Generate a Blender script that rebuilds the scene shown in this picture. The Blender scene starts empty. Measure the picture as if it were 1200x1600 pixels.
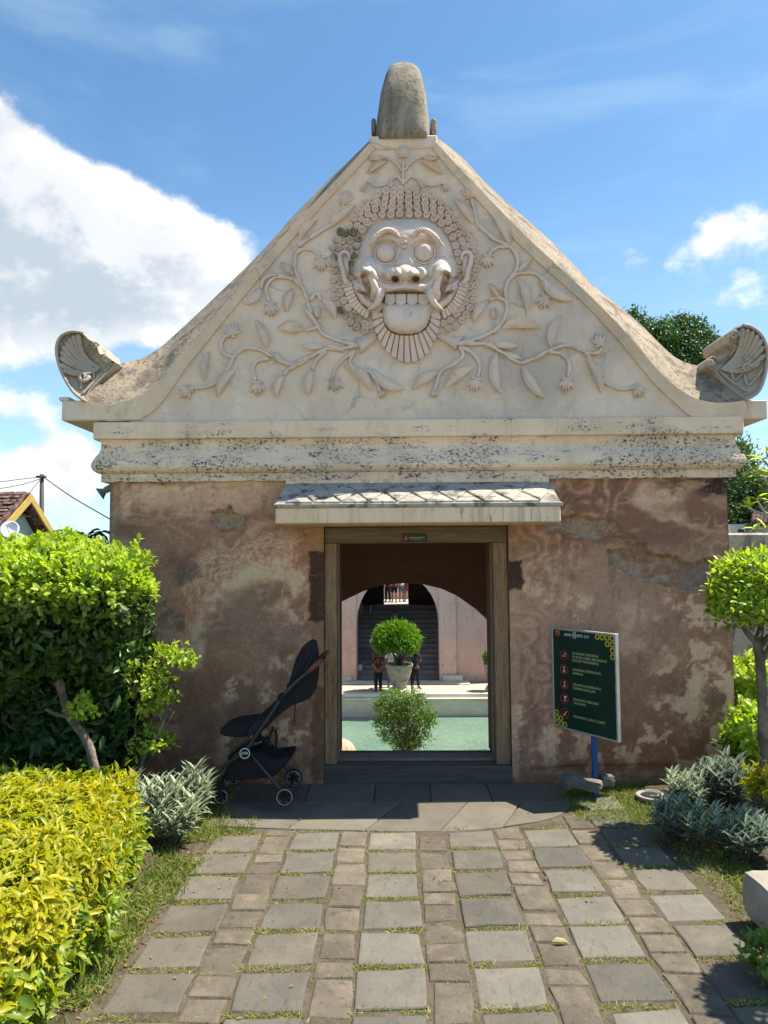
import bpy, bmesh, math, random
import numpy as np
from mathutils import Vector, Matrix
R = math.radians
random.seed(11); rng = np.random.default_rng(11)
sc = bpy.context.scene
COL = sc.collection
# ------------------------------------------------------------------ camera
CAM = Vector((0.0, -5.15, 1.6))
FPX = 1110.0                       # focal length in pixels of a 1200x1600 frame
YAW, PITCH, ROLL = R(0.98), math.atan(70/1110), R(0.35)
_f = Vector((-math.sin(YAW)*math.cos(PITCH), math.cos(YAW)*math.cos(PITCH), math.sin(PITCH)))
_r0 = Vector((math.cos(YAW), math.sin(YAW), 0)); _u0 = _r0.cross(_f)
_r = _r0*math.cos(ROLL) - _u0*math.sin(ROLL); _u = _u0*math.cos(ROLL) + _r0*math.sin(ROLL)
cd = bpy.data.cameras.new('camera'); cam = bpy.data.objects.new('camera', cd); COL.objects.link(cam)
m3 = Matrix((_r, _u, -_f)).transposed(); cam.matrix_world = Matrix.Translation(CAM) @ m3.to_4x4()
cd.sensor_fit = 'VERTICAL'; cd.sensor_height = 34.6; cd.sensor_width = 25.95; cd.lens = 34.6*FPX/1600
cd.clip_start = 0.05; cd.clip_end = 3000
sc.camera = cam
# ------------------------------------------------------------------ sun, sky, exposure
SUN = Vector((0.52, 0.105, 1.0)).normalized()
EL = math.asin(SUN.z); AZ = math.atan2(SUN.x, SUN.y)
sd = bpy.data.lights.new('sun', 'SUN'); sd.energy = 4.0; sd.angle = R(0.5); sd.color = (1.0, 0.93, 0.80)
so = bpy.data.objects.new('sun', sd); COL.objects.link(so)
so.rotation_euler = (-SUN).to_track_quat('-Z', 'Y').to_euler(); so.location = (3, 1, 9)
sc.view_settings.view_transform = 'Standard'; sc.view_settings.look = 'None'
sc.view_settings.gamma = 1; sc.view_settings.use_curve_mapping = False
sc.view_settings.exposure = 1.30
def raydir(px, py):
    return (_f + _r*((px-600)/FPX) + _u*((800-py)/FPX))
def P(px, py, Y):                  # photograph pixel -> point on the plane y = Y
    d = raydir(px, py); t = (Y-CAM.y)/d.y
    return CAM + d*t
def G(px, py, z=0.0):              # photograph pixel -> point on the level z
    d = raydir(px, py); t = (z-CAM.z)/d.z
    return CAM + d*t
W = bpy.data.worlds.new('World'); sc.world = W; W.use_nodes = True
def build_world():
    nt = W.node_tree; nt.nodes.clear(); L = nt.links.new
    def n(t, **k):
        o = nt.nodes.new(t)
        for a, b in k.items(): setattr(o, a, b)
        return o
    def val(sock, v):
        if hasattr(v, 'links') or hasattr(v, 'is_linked'): L(v, sock)
        else: sock.default_value = v
    def math_(op, a, b=0.0, clamp=False):
        o = n('ShaderNodeMath', operation=op, use_clamp=clamp); val(o.inputs[0], a); val(o.inputs[1], b); return o.outputs[0]
    def vmath(op, a, b):
        o = n('ShaderNodeVectorMath', operation=op); val(o.inputs[0], a); val(o.inputs[1], b)
        return o.outputs['Value'] if op == 'DOT_PRODUCT' else o.outputs[0]
    def smooth(x, lo, hi):
        o = n('ShaderNodeMapRange', interpolation_type='SMOOTHSTEP'); val(o.inputs[0], x)
        o.inputs[1].default_value = lo; o.inputs[2].default_value = hi; return o.outputs[0]
    def mix(f, a, b):
        o = n('ShaderNodeMix', data_type='RGBA'); val(o.inputs[0], f); val(o.inputs[6], a); val(o.inputs[7], b); return o.outputs[2]
    sky = n('ShaderNodeTexSky', sky_type='NISHITA'); sky.sun_disc = False
    sky.sun_elevation = EL; sky.sun_rotation = AZ; sky.air_density = 0.8; sky.dust_density = 0.5; sky.ozone_density = 1.5; sky.altitude = 400
    tc = n('ShaderNodeTexCoord'); D = tc.outputs['Generated']
    def noise(vec, scale, det, rough=0.56, dist=0.0):
        o = n('ShaderNodeTexNoise'); val(o.inputs['Vector'], vec); o.inputs['Scale'].default_value = scale
        o.inputs['Detail'].default_value = det; o.inputs['Roughness'].default_value = rough; o.inputs['Distortion'].default_value = dist
        return o.outputs['Fac']
    def sq(vec):                     # flatten the cloud cells a little
        return vmath('MULTIPLY', vec, (1, 1, 1.35))
    v = sq(D); v2 = sq(vmath('ADD', D, tuple(SUN*0.035)))
    big = noise(v, 4.2, 9, 0.58, 0.15); big2 = noise(v2, 4.2, 9, 0.58, 0.15)
    puff = noise(v, 13, 7, 0.62); puff2 = noise(v2, 13, 7, 0.62)
    bias = None
    def blob(px, py, rad, w):        # a cloud bank: direction, angular size in degrees, weight
        nonlocal bias
        d = raydir(px, py).normalized()
        b = math_('MULTIPLY', smooth(vmath('DOT_PRODUCT', D, tuple(d)), math.cos(R(rad)), math.cos(R(rad*0.25))), w)
        bias = b if bias is None else math_('ADD', bias, b)
    for b in [(60, 370, 10, .34), (190, 400, 8, .27), (310, 450, 7, .24), (390, 400, 4, .12), (-80, 400, 12, .32), (240, 520, 8, .13), (60, 520, 9, .12), (-200, 330, 14, .3),
              (40, 715, 6, .26), (110, 760, 5, .18), (1150, 285, 6, .10), (1215, 300, 7, .09), (1060, 480, 7, .11), (1180, 430, 7, .06), (1350, 430, 11, .10),
              (900, 420, 8, .05), (620, -900, 16, .2), (-700, -300, 18, .3), (2200, 200, 18, .3), (-1900, 300, 20, .3)]:
        blob(*b)
    dens0 = math_('ADD', math_('ADD', math_('MULTIPLY', big, 1.0), math_('MULTIPLY', puff, 0.36)), bias)
    dens = smooth(dens0, 0.885, 1.045)
    # wispy veil
    veil = smooth(noise(vmath('MULTIPLY', D, (1.0, 1.0, 3.2)), 2.3, 7, 0.6, 0.6), 0.46, 0.80)
    lit = smooth(math_('ADD', math_('SUBTRACT', big, big2), math_('MULTIPLY', math_('SUBTRACT', puff, puff2), 0.30)), -0.075, 0.085)
    thick = smooth(dens0, 1.04, 1.46)
    shade = math_('ADD', math_('MULTIPLY', lit, 0.55), math_('MULTIPLY', math_('SUBTRACT', 1.0, thick), 0.45), True)
    cc = mix(shade, (2.5, 2.85, 3.25, 1), (5.0, 4.95, 4.85, 1))
    s = n('ShaderNodeSeparateXYZ'); L(D, s.inputs[0])
    up = smooth(s.outputs[2], -0.02, 0.10)
    dens = math_('MULTIPLY', dens, up)
    hz = smooth(s.outputs[2], 0.55, 0.0)
    skc = n('ShaderNodeMix', data_type='RGBA', blend_type='MULTIPLY'); skc.inputs[0].default_value = 1.0; L(sky.outputs[0], skc.inputs[6]); skc.inputs[7].default_value = (.72, .97, 1.0, 1)
    col = mix(math_('MULTIPLY', math_('ADD', math_('MULTIPLY', veil, 0.30), math_('MULTIPLY', hz, 0.46)), 1.0), skc.outputs[2], (3.2, 4.05, 4.45, 1))
    col = mix(math_('MULTIPLY', dens, 0.96), col, cc)
    bg = n('ShaderNodeBackground'); L(col, bg.inputs[0]); bg.inputs[1].default_value = 0.10
    out = n('ShaderNodeOutputWorld'); L(bg.outputs[0], out.inputs[0])
build_world()
# ------------------------------------------------------------------ object helpers
def tag(o, label=None, cat=None, group=None, kind=None):
    if label: o['label'] = label
    if cat: o['category'] = cat
    if group: o['group'] = group
    if kind: o['kind'] = kind
    return o
def thing(name, loc, label, cat, group=None):
    o = bpy.data.objects.new(name, None); o.empty_display_size = 0.1; o.location = loc; COL.objects.link(o)
    return tag(o, label, cat, group)
def wloc(o):
    v = Vector((0, 0, 0))
    while o is not None: v += o.location; o = o.parent
    return v
def link(name, me, mat=None, parent=None, smooth=False):
    o = bpy.data.objects.new(name, me); COL.objects.link(o)
    if parent is not None:
        o.parent = parent; w = wloc(parent)
        if w.length > 1e-9: me.transform(Matrix.Translation(-w))
    if mat: me.materials.append(mat)
    if smooth: me.polygons.foreach_set('use_smooth', [True]*len(me.polygons))
    return o
def inst(name, me, M, mat, parent):          # shares mesh data; M is a world matrix
    o = bpy.data.objects.new(name, me); COL.objects.link(o)
    if parent is not None: o.parent = parent; o.matrix_local = Matrix.Translation(-wloc(parent)) @ M
    else: o.matrix_world = M
    if mat and not me.materials: me.materials.append(mat)
    return o
def copy_tree(o, parent=None, off=None):
    c = o.copy(); COL.objects.link(c); c.parent = parent
    if off is not None: c.location = o.location + off
    for ch in list(o.children): copy_tree(ch, c)
    return c
class MB:
    def __init__(s): s.v = []; s.f = []
    def add(s, vs, fs):
        b = len(s.v); s.v += [tuple(v) for v in vs]; s.f += [tuple(b+i for i in f) for f in fs]; return s
    def box(s, x0, x1, y0, y1, z0, z1):
        return s.add([(x0,y0,z0),(x1,y0,z0),(x1,y1,z0),(x0,y1,z0),(x0,y0,z1),(x1,y0,z1),(x1,y1,z1),(x0,y1,z1)],
                     [(3,2,1,0),(4,5,6,7),(0,1,5,4),(1,2,6,5),(2,3,7,6),(3,0,4,7)])
    def rings(s, rr, closed=True, cap0=True, cap1=True):
        n = len(rr[0]); vs = [p for r in rr for p in r]; fs = []
        for i in range(len(rr)-1):
            for j in range(n if closed else n-1):
                k = (j+1) % n
                fs.append((i*n+j, i*n+k, (i+1)*n+k, (i+1)*n+j))
        if cap0 and closed: fs.append(tuple(reversed(range(n))))
        if cap1 and closed: fs.append(tuple((len(rr)-1)*n+j for j in range(n)))
        return s.add(vs, fs)
    def tube(s, pts, rad, n=8, flat=None):
        pts = [Vector(p) for p in pts]; m = len(pts)
        if not hasattr(rad, '__len__'): rad = [rad]*m
        rr = []; prev = None
        for i in range(m):
            t = (pts[min(i+1, m-1)] - pts[max(i-1, 0)]).normalized()
            if prev is None:
                a = Vector((0, 1, 0)) if abs(t.y) < .9 else Vector((1, 0, 0))
                u = (a - t*a.dot(t)).normalized()
            else: u = (prev - t*prev.dot(t)).normalized()
            prev = u; w = t.cross(u)
            rr.append([pts[i] + (u*math.cos(q*2*math.pi/n)*(flat or 1) + w*math.sin(q*2*math.pi/n))*rad[i] for q in range(n)])
        return s.rings(rr)
    def prism(s, poly, dvec):                 # poly: list of 3D points, extruded by dvec
        d = Vector(dvec); a = [Vector(p) for p in poly]
        return s.rings([a, [p+d for p in a]])
    def lathe(s, c, axis, prof, n=20, cap=True):        # prof: (distance along axis, radius)
        ax = Vector(axis).normalized(); a = Vector((0,0,1)) if abs(ax.z) < .9 else Vector((1,0,0))
        u = (a - ax*a.dot(ax)).normalized(); w = ax.cross(u); c = Vector(c)
        return s.rings([[c + ax*h + (u*math.cos(q*2*math.pi/n) + w*math.sin(q*2*math.pi/n))*max(r, 1e-4) for q in range(n)] for h, r in prof], True, cap, cap)
    def mesh(s, name):
        me = bpy.data.meshes.new(name); me.from_pydata(s.v, [], s.f); me.update(); return me
    def build(s, name, mat, parent=None, smooth=False, bevel=0, seg=1):
        me = s.mesh(name)
        o = link(name, me, mat, parent, smooth)
        if bevel:
            b = o.modifiers.new('bevel', 'BEVEL'); b.width = bevel; b.segments = seg; b.limit_method = 'ANGLE'; b.angle_limit = R(35)
        return o
def spline(pts, n=6):                         # Catmull-Rom through the points
    pts = [Vector(p) for p in pts]; out = []
    for i in range(len(pts)-1):
        p0 = pts[max(i-1, 0)]; p1 = pts[i]; p2 = pts[i+1]; p3 = pts[min(i+2, len(pts)-1)]
        for k in range(n):
            t = k/n
            out.append(0.5*((2*p1) + (p2-p0)*t + (2*p0-5*p1+4*p2-p3)*t*t + (3*p1-p0-3*p2+p3)*t**3))
    out.append(pts[-1]); return out
def lerp_list(a, b, n): return [a+(b-a)*i/(n-1) for i in range(n)]
def mesh_np(name, V, tris, attr=None):
    me = bpy.data.meshes.new(name); nv = len(V); nt_ = len(tris)
    me.vertices.add(nv); me.vertices.foreach_set('co', np.asarray(V, dtype=np.float32).ravel())
    me.loops.add(nt_*3); me.loops.foreach_set('vertex_index', np.asarray(tris, dtype=np.int32).ravel())
    me.polygons.add(nt_); me.polygons.foreach_set('loop_start', np.arange(nt_, dtype=np.int32)*3)
    try: me.polygons.foreach_set('loop_total', np.full(nt_, 3, dtype=np.int32))
    except Exception: pass
    if attr:
        for k, a in attr.items():
            if a.ndim == 1:
                at = me.attributes.new(k, 'FLOAT', 'POINT'); at.data.foreach_set('value', a.astype(np.float32))
            else:
                at = me.attributes.new(k, 'FLOAT_COLOR', 'POINT'); at.data.foreach_set('color', a.astype(np.float32).ravel())
    me.update(); me.validate(); return me
# ------------------------------------------------------------------ numpy noise
def _hash(ix, iy, seed):
    h = (ix*374761393 + iy*668265263 + seed*362437) & 0xffffffff
    h = ((h ^ (h >> 13))*1274126177) & 0xffffffff
    return ((h ^ (h >> 16)) & 0xffff)/65535.0
def vnoise(x, y, seed=0):
    ix = np.floor(x).astype(np.int64); iy = np.floor(y).astype(np.int64); fx = x-ix; fy = y-iy
    fx = fx*fx*(3-2*fx); fy = fy*fy*(3-2*fy)
    a = _hash(ix, iy, seed); b = _hash(ix+1, iy, seed); c = _hash(ix, iy+1, seed); d = _hash(ix+1, iy+1, seed)
    return (a*(1-fx)+b*fx)*(1-fy) + (c*(1-fx)+d*fx)*fy
def fbm(x, y, oct=5, seed=0, g=0.5):
    s = 0; a = 1; t = 0
    for o in range(oct):
        s = s + a*vnoise(x*2**o, y*2**o, seed+o*17); t += a; a *= g
    return s/t
def sstep(a, b, x):
    t = np.clip((x-a)/(b-a), 0, 1); return t*t*(3-2*t)
def poly_sdf(x, y, poly):                     # signed distance, positive inside
    poly = np.asarray(poly, float); d = np.full(x.shape, 1e9); ins = np.zeros(x.shape, bool)
    n = len(poly)
    for i in range(n):
        ax, ay = poly[i]; bx, by = poly[(i+1) % n]; ex, ey = bx-ax, by-ay
        t = np.clip(((x-ax)*ex+(y-ay)*ey)/(ex*ex+ey*ey+1e-12), 0, 1)
        d = np.minimum(d, np.hypot(x-ax-ex*t, y-ay-ey*t))
        c = ((ay > y) != (by > y)) & (x < (bx-ax)*(y-ay)/(by-ay+1e-12)+ax); ins ^= c
    return np.where(ins, d, -d)
def line_d(x, y, pts):
    d = np.full(x.shape, 1e9)
    for (ax, ay), (bx, by) in zip(pts[:-1], pts[1:]):
        ex, ey = bx-ax, by-ay; t = np.clip(((x-ax)*ex+(y-ay)*ey)/(ex*ex+ey*ey+1e-12), 0, 1)
        d = np.minimum(d, np.hypot(x-ax-ex*t, y-ay-ey*t))
    return d
# ------------------------------------------------------------------ materials
class NM:
    def __init__(s, name):
        s.m = bpy.data.materials.new(name); s.m.use_nodes = True; s.nt = s.m.node_tree; s.nt.nodes.clear(); s.L = s.nt.links.new
        s.out = s.n('ShaderNodeOutputMaterial'); s.b = s.n('ShaderNodeBsdfPrincipled'); s.L(s.b.outputs[0], s.out.inputs[0])
    def n(s, t, **k):
        o = s.nt.nodes.new(t)
        for a, b in k.items(): setattr(o, a, b)
        return o
    def val(s, sock, v):
        if hasattr(v, 'is_linked'): s.L(v, sock)
        else: sock.default_value = v
    def pos(s, obj=False):
        return s.n('ShaderNodeTexCoord').outputs['Object'] if obj else s.n('ShaderNodeNewGeometry').outputs['Position']
    def mul(s, v, k):
        o = s.n('ShaderNodeVectorMath', operation='MULTIPLY'); s.L(v, o.inputs[0]); o.inputs[1].default_value = k; return o.outputs[0]
    def add(s, v, k):
        o = s.n('ShaderNodeVectorMath', operation='ADD'); s.L(v, o.inputs[0]); s.val(o.inputs[1], k); return o.outputs[0]
    def noise(s, v, scale, det=6, rough=0.6, dist=0.0):
        o = s.n('ShaderNodeTexNoise'); s.L(v, o.inputs['Vector']); o.inputs['Scale'].default_value = scale; o.inputs['Detail'].default_value = det
        o.inputs['Roughness'].default_value = rough; o.inputs['Distortion'].default_value = dist; return o.outputs['Fac']
    def vor(s, v, scale, feat='DISTANCE_TO_EDGE'):
        o = s.n('ShaderNodeTexVoronoi', feature=feat); s.L(v, o.inputs['Vector']); o.inputs['Scale'].default_value = scale; return o.outputs['Distance']
    def mp(s, x, lo, hi, a=0.0, b=1.0):
        o = s.n('ShaderNodeMapRange', interpolation_type='SMOOTHSTEP'); s.val(o.inputs[0], x)
        o.inputs[1].default_value = lo; o.inputs[2].default_value = hi; o.inputs[3].default_value = a; o.inputs[4].default_value = b; return o.outputs[0]
    def math(s, op, a, b=0.0):
        o = s.n('ShaderNodeMath', operation=op); s.val(o.inputs[0], a); s.val(o.inputs[1], b); return o.outputs[0]
    def mix(s, f, a, b, mode='MIX'):
        o = s.n('ShaderNodeMix', data_type='RGBA', blend_type=mode); s.val(o.inputs[0], f)
        for i, c in ((6, a), (7, b)):
            if hasattr(c, 'is_linked'): s.L(c, o.inputs[i])
            else: o.inputs[i].default_value = tuple(c)+(1,) if len(c) == 3 else c
        return o.outputs[2]
    def attr(s, name, out='Fac'): 
        o = s.n('ShaderNodeAttribute'); o.attribute_name = name; return o.outputs[out]
    def rand(s): return s.n('ShaderNodeObjectInfo').outputs['Random']
    def bump(s, h, strength=0.5, dist=0.01, prev=None):
        o = s.n('ShaderNodeBump'); o.inputs['Strength'].default_value = strength; o.inputs['Distance'].default_value = dist
        s.L(h, o.inputs['Height'])
        if prev is not None: s.L(prev, o.inputs['Normal'])
        return o.outputs[0]
    def fin(s, col, rough=0.8, normal=None, spec=0.3, **k):
        s.val(s.b.inputs['Base Color'], tuple(col)+(1,) if isinstance(col, tuple) and len(col) == 3 else col)
        s.val(s.b.inputs['Roughness'], rough); s.b.inputs['Specular IOR Level'].default_value = spec
        if normal is not None: s.L(normal, s.b.inputs['Normal'])
        for a, b in k.items(): s.val(s.b.inputs[a.replace('_', ' ')], b)
        return s.m
def weather(name, c1, c2, scale=3.0, layers=(), rough=0.85, bump=0.4, bdist=0.006, bscale=40, vary=0.0, cracks=0, obj=False, spec=0.25):
    """layers: (noise scale, lo, hi, colour, amount, stretch xyz)"""
    q = NM(name); p = q.pos(obj)
    if vary or obj:
        r = q.rand(); pv = q.n('ShaderNodeVectorMath', operation='ADD'); q.L(p, pv.inputs[0])
        cv = q.n('ShaderNodeCombineXYZ'); q.L(q.math('MULTIPLY', r, 37.0), cv.inputs[0]); q.L(q.math('MULTIPLY', r, 91.0), cv.inputs[1]); q.L(cv.outputs[0], pv.inputs[1]); p = pv.outputs[0]
    col = q.mix(q.mp(q.noise(p, scale, 7, 0.62, 0.3), 0.3, 0.7), c1, c2)
    for k, (ns, lo, hi, c, amt, st) in enumerate(layers):
        v = q.add(q.mul(p, st), (k*13.1, k*7.7, k*3.3))
        col = q.mix(q.math('MULTIPLY', q.mp(q.noise(v, ns, 8, 0.65, 0.4), lo, hi), amt), col, c)
    if cracks:
        wv = q.n('ShaderNodeTexNoise'); q.L(p, wv.inputs['Vector']); wv.inputs['Scale'].default_value = 6; wv.inputs['Detail'].default_value = 4
        pw = q.n('ShaderNodeVectorMath', operation='MULTIPLY_ADD'); q.L(wv.outputs['Color'], pw.inputs[0]); pw.inputs[1].default_value = (.18,.18,.18); q.L(p, pw.inputs[2])
        e = q.vor(pw.outputs[0], cracks); msk = q.mp(q.noise(p, 1.7, 3), 0.5, 0.62)
        crk = q.math('MULTIPLY', q.mp(e, 0.0, 0.022, 1, 0), msk)
        col = q.mix(q.math('MULTIPLY', crk, 0.4), col, tuple(x*0.25 for x in c1))
    if vary:
        hs = q.n('ShaderNodeHueSaturation'); q.L(col, hs.inputs['Color']); q.L(q.math('ADD', q.math('MULTIPLY', r, vary), 1-vary/2), hs.inputs['Value']); col = hs.outputs[0]
    h = q.noise(p, bscale, 8, 0.7); nrm = q.bump(h, bump, bdist)
    nrm = q.bump(q.noise(p, bscale/7, 5, 0.6), bump*0.7, bdist*4, nrm)
    return q.fin(col, rough, nrm, spec)
def plain(name, col, rough=0.5, spec=0.4, metal=0.0, bump=0.0, bscale=80, vary=0.12):
    q = NM(name); p = q.pos(); n_ = q.noise(p, 9, 6, 0.65)
    c = q.mix(q.mp(n_, 0.3, 0.72), tuple(x*(1-vary) for x in col), tuple(min(1, x*(1+vary)) for x in col))
    nr = q.bump(q.noise(p, bscale, 5), bump, 0.003) if bump else None
    return q.fin(c, q.mp(n_, 0.2, 0.8, rough*0.85, min(1, rough*1.15)), nr, spec, Metallic=metal)
def leafmat(name, cols, transl=0.35, rough=0.42, edge=None):
    q = NM(name); rd = q.attr('rnd'); col = q.mix(q.mp(rd, 0.0, 0.55), cols[0], cols[1])
    if len(cols) > 2: col = q.mix(q.mp(rd, 0.55, 1.0), col, cols[2])
    if edge: col = q.mix(q.mp(q.attr('edge'), 0.35, 0.7), col, edge)
    q.fin(col, rough, None, 0.35)
    tr = q.n('ShaderNodeBsdfTranslucent'); tc_ = q.mix(0.55, col, (0.35, 0.55, 0.05), 'MULTIPLY'); hs = q.n('ShaderNodeHueSaturation'); q.L(col, hs.inputs['Color']); hs.inputs['Value'].default_value = 1.5; hs.inputs['Saturation'].default_value = 1.1
    q.L(hs.outputs[0], tr.inputs[0]); ms = q.n('ShaderNodeMixShader'); ms.inputs[0].default_value = transl
    q.L(q.b.outputs[0], ms.inputs[1]); q.L(tr.outputs[0], ms.inputs[2]); q.L(ms.outputs[0], q.out.inputs[0])
    return q.m
B = (1, 1, 1)
M = {}
M['gable'] = weather('limewash', (0.772,0.63,0.492), (0.649,0.518,0.402), 2.2,
    [(1.3,.5,.72,(0.498,0.387,0.304),.6,(1,1,.7)), (6,.52,.75,(0.772,0.722,0.583),.5,B), (9,.60,.72,(0.413,0.328,0.26),.4,(1,1,.25)), (30,.64,.74,(0.331,0.263,0.214),.5,B), (2.2,.55,.70,(0.404,0.384,0.348),.55,(1,1,.4)), (16,.62,.72,(0.303,0.279,0.253),.5,(1.5,1,.5)), (5,.60,.68,(0.641,0.596,0.525),.5,B), (.9,.50,.66,(0.388,0.356,0.314),.5,(1,1,.6)), (3.6,.54,.66,(0.456,0.419,0.372),.6,B), (45,.62,.70,(0.194,0.175,0.152),.55,B)], 0.9, 0.5, 0.006, 45, cracks=1.6)
M['relief'] = weather('carved_limewash', (0.736,0.606,0.512), (0.619,0.495,0.41), 4.0,
    [(3,.5,.75,(0.515,0.396,0.333),.5,B), (24,.6,.76,(0.425,0.323,0.27),.35,B), (5,.57,.70,(0.236,0.204,0.178),.5,(1,1,.35)), (14,.60,.70,(0.192,0.167,0.145),.45,B)], 0.9, 0.35, 0.004, 60)
M['relief_soot'] = weather('carved_limewash_sooty', (0.728,0.611,0.494), (0.546,0.448,0.364), 4.0, [(7,.45,.6,(0.13,0.111,0.0975),.85,B)], 0.92, 0.35, 0.004, 60)
def mouldy(name, c1, c2, cl_lo, cl_hi, dark, warm):
    q = NM(name); p = q.pos(); col = q.mix(q.mp(q.noise(p, 2.0, 7, .62, .3), .3, .7), c1, c2)
    col = q.mix(q.math('MULTIPLY', q.mp(q.noise(q.mul(p, (1, 1, .5)), 3.0, 6, .6), .48, .70), warm), col, (.46,.37,.25))
    cl = q.mp(q.noise(q.mul(p, (.7, 1, 1.6)), 3.4, 6, .62, .2), cl_lo, cl_hi); cl2 = q.mp(q.noise(q.add(q.mul(p, (.5, 1, 2.2)), (7, 3, 1)), 6.5, 6, .65, .3), cl_lo+.03, cl_hi+.03)
    sp = q.mp(q.noise(q.mul(p, (.8, 1, 1.1)), 52, 7, .72, .3), .50, .60); sp2 = q.mp(q.noise(p, 120, 4, .7), .56, .64)
    f1 = q.math('MULTIPLY', q.math('MAXIMUM', cl, cl2), q.math('MAXIMUM', sp, q.math('MULTIPLY', sp2, .7)))
    col = q.mix(q.math('MULTIPLY', q.math('MAXIMUM', cl, cl2), .10), col, (.34,.32,.32)); col = q.mix(q.math('MULTIPLY', f1, dark), col, (.035,.033,.032))
    far = q.math('MULTIPLY', q.mp(q.noise(p, 38, 6, .7), .66, .70), .85); col = q.mix(far, col, (.06,.055,.05))
    drip = q.math('MULTIPLY', q.mp(q.noise(q.mul(p, (9, 1, .5)), 4, 6, .7), .57, .68), .35); col = q.mix(drip, col, (.28,.24,.18))
    nr = q.bump(q.noise(p, 60, 7, .7), .4, .005, q.bump(q.noise(p, 9, 5, .6), .35, .02)); return q.fin(col, .9, nr, .2)
M['cornice'] = mouldy('mouldy_cornice', (.84,.65,.48), (.74,.565,.41), .465, .56, .98, .45)
M['fascia'] = mouldy('cornice_fascia', (.84,.65,.475), (.74,.565,.405), .53, .64, .96, .5)
M['fillet'] = mouldy('mouldy_fillet', (.82,.64,.48), (.68,.52,.38), .46, .56, .95, .5)
M['coping'] = weather('weathered_coping', (0.378,0.303,0.219), (0.272,0.219,0.161), 3.0,
    [(5,.48,.62,(0.113,0.0954,0.0787),.75,B), (34,.53,.63,(0.0643,0.0564,0.0479),.75,B), (13,.58,.7,(0.454,0.374,0.281),.6,B)], 0.95, 0.8, 0.008, 50, cracks=3.0)
M['finial'] = weather('weathered_finial', (0.343,0.29,0.216), (0.253,0.216,0.167), 3.0,
    [(3.0,.45,.62,(0.0734,0.0694,0.0653),.8,(1,1,.35)), (32,.55,.66,(0.0571,0.053,0.049),.65,B)], 0.95, 0.8, 0.008, 50, cracks=3.5)
M['tile'] = weather('canopy_tile', (0.442,0.399,0.332), (0.34,0.306,0.255), 5.0, [(9,.50,.62,(0.0765,0.0723,0.0723),.85,B), (40,.55,.65,(0.102,0.0935,0.085),.6,B)], 0.95, 0.7, 0.006, 60, obj=False)
M['canopy'] = weather('canopy_plaster', (0.85,0.665,0.455), (0.758,0.546,0.364), 2.0,
    [(5,.48,.66,(0.496,0.344,0.223),.65,(3,1,.25)), (9,.57,.68,(0.175,0.124,0.0907),.75,(2.5,1,.3)), (30,.62,.7,(0.131,0.095,0.0708),.8,B)], 0.9, 0.4, 0.005, 60, cracks=1.5)
M['scroll'] = weather('scroll_limewash', (0.47,0.412,0.336), (0.378,0.328,0.265), 3.0, [(7,.52,.66,(0.185,0.164,0.139),.6,B), (36,.58,.68,(0.101,0.0924,0.0798),.6,B)], 0.95, 0.6, 0.006, 50)
M['wood'] = None
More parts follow.
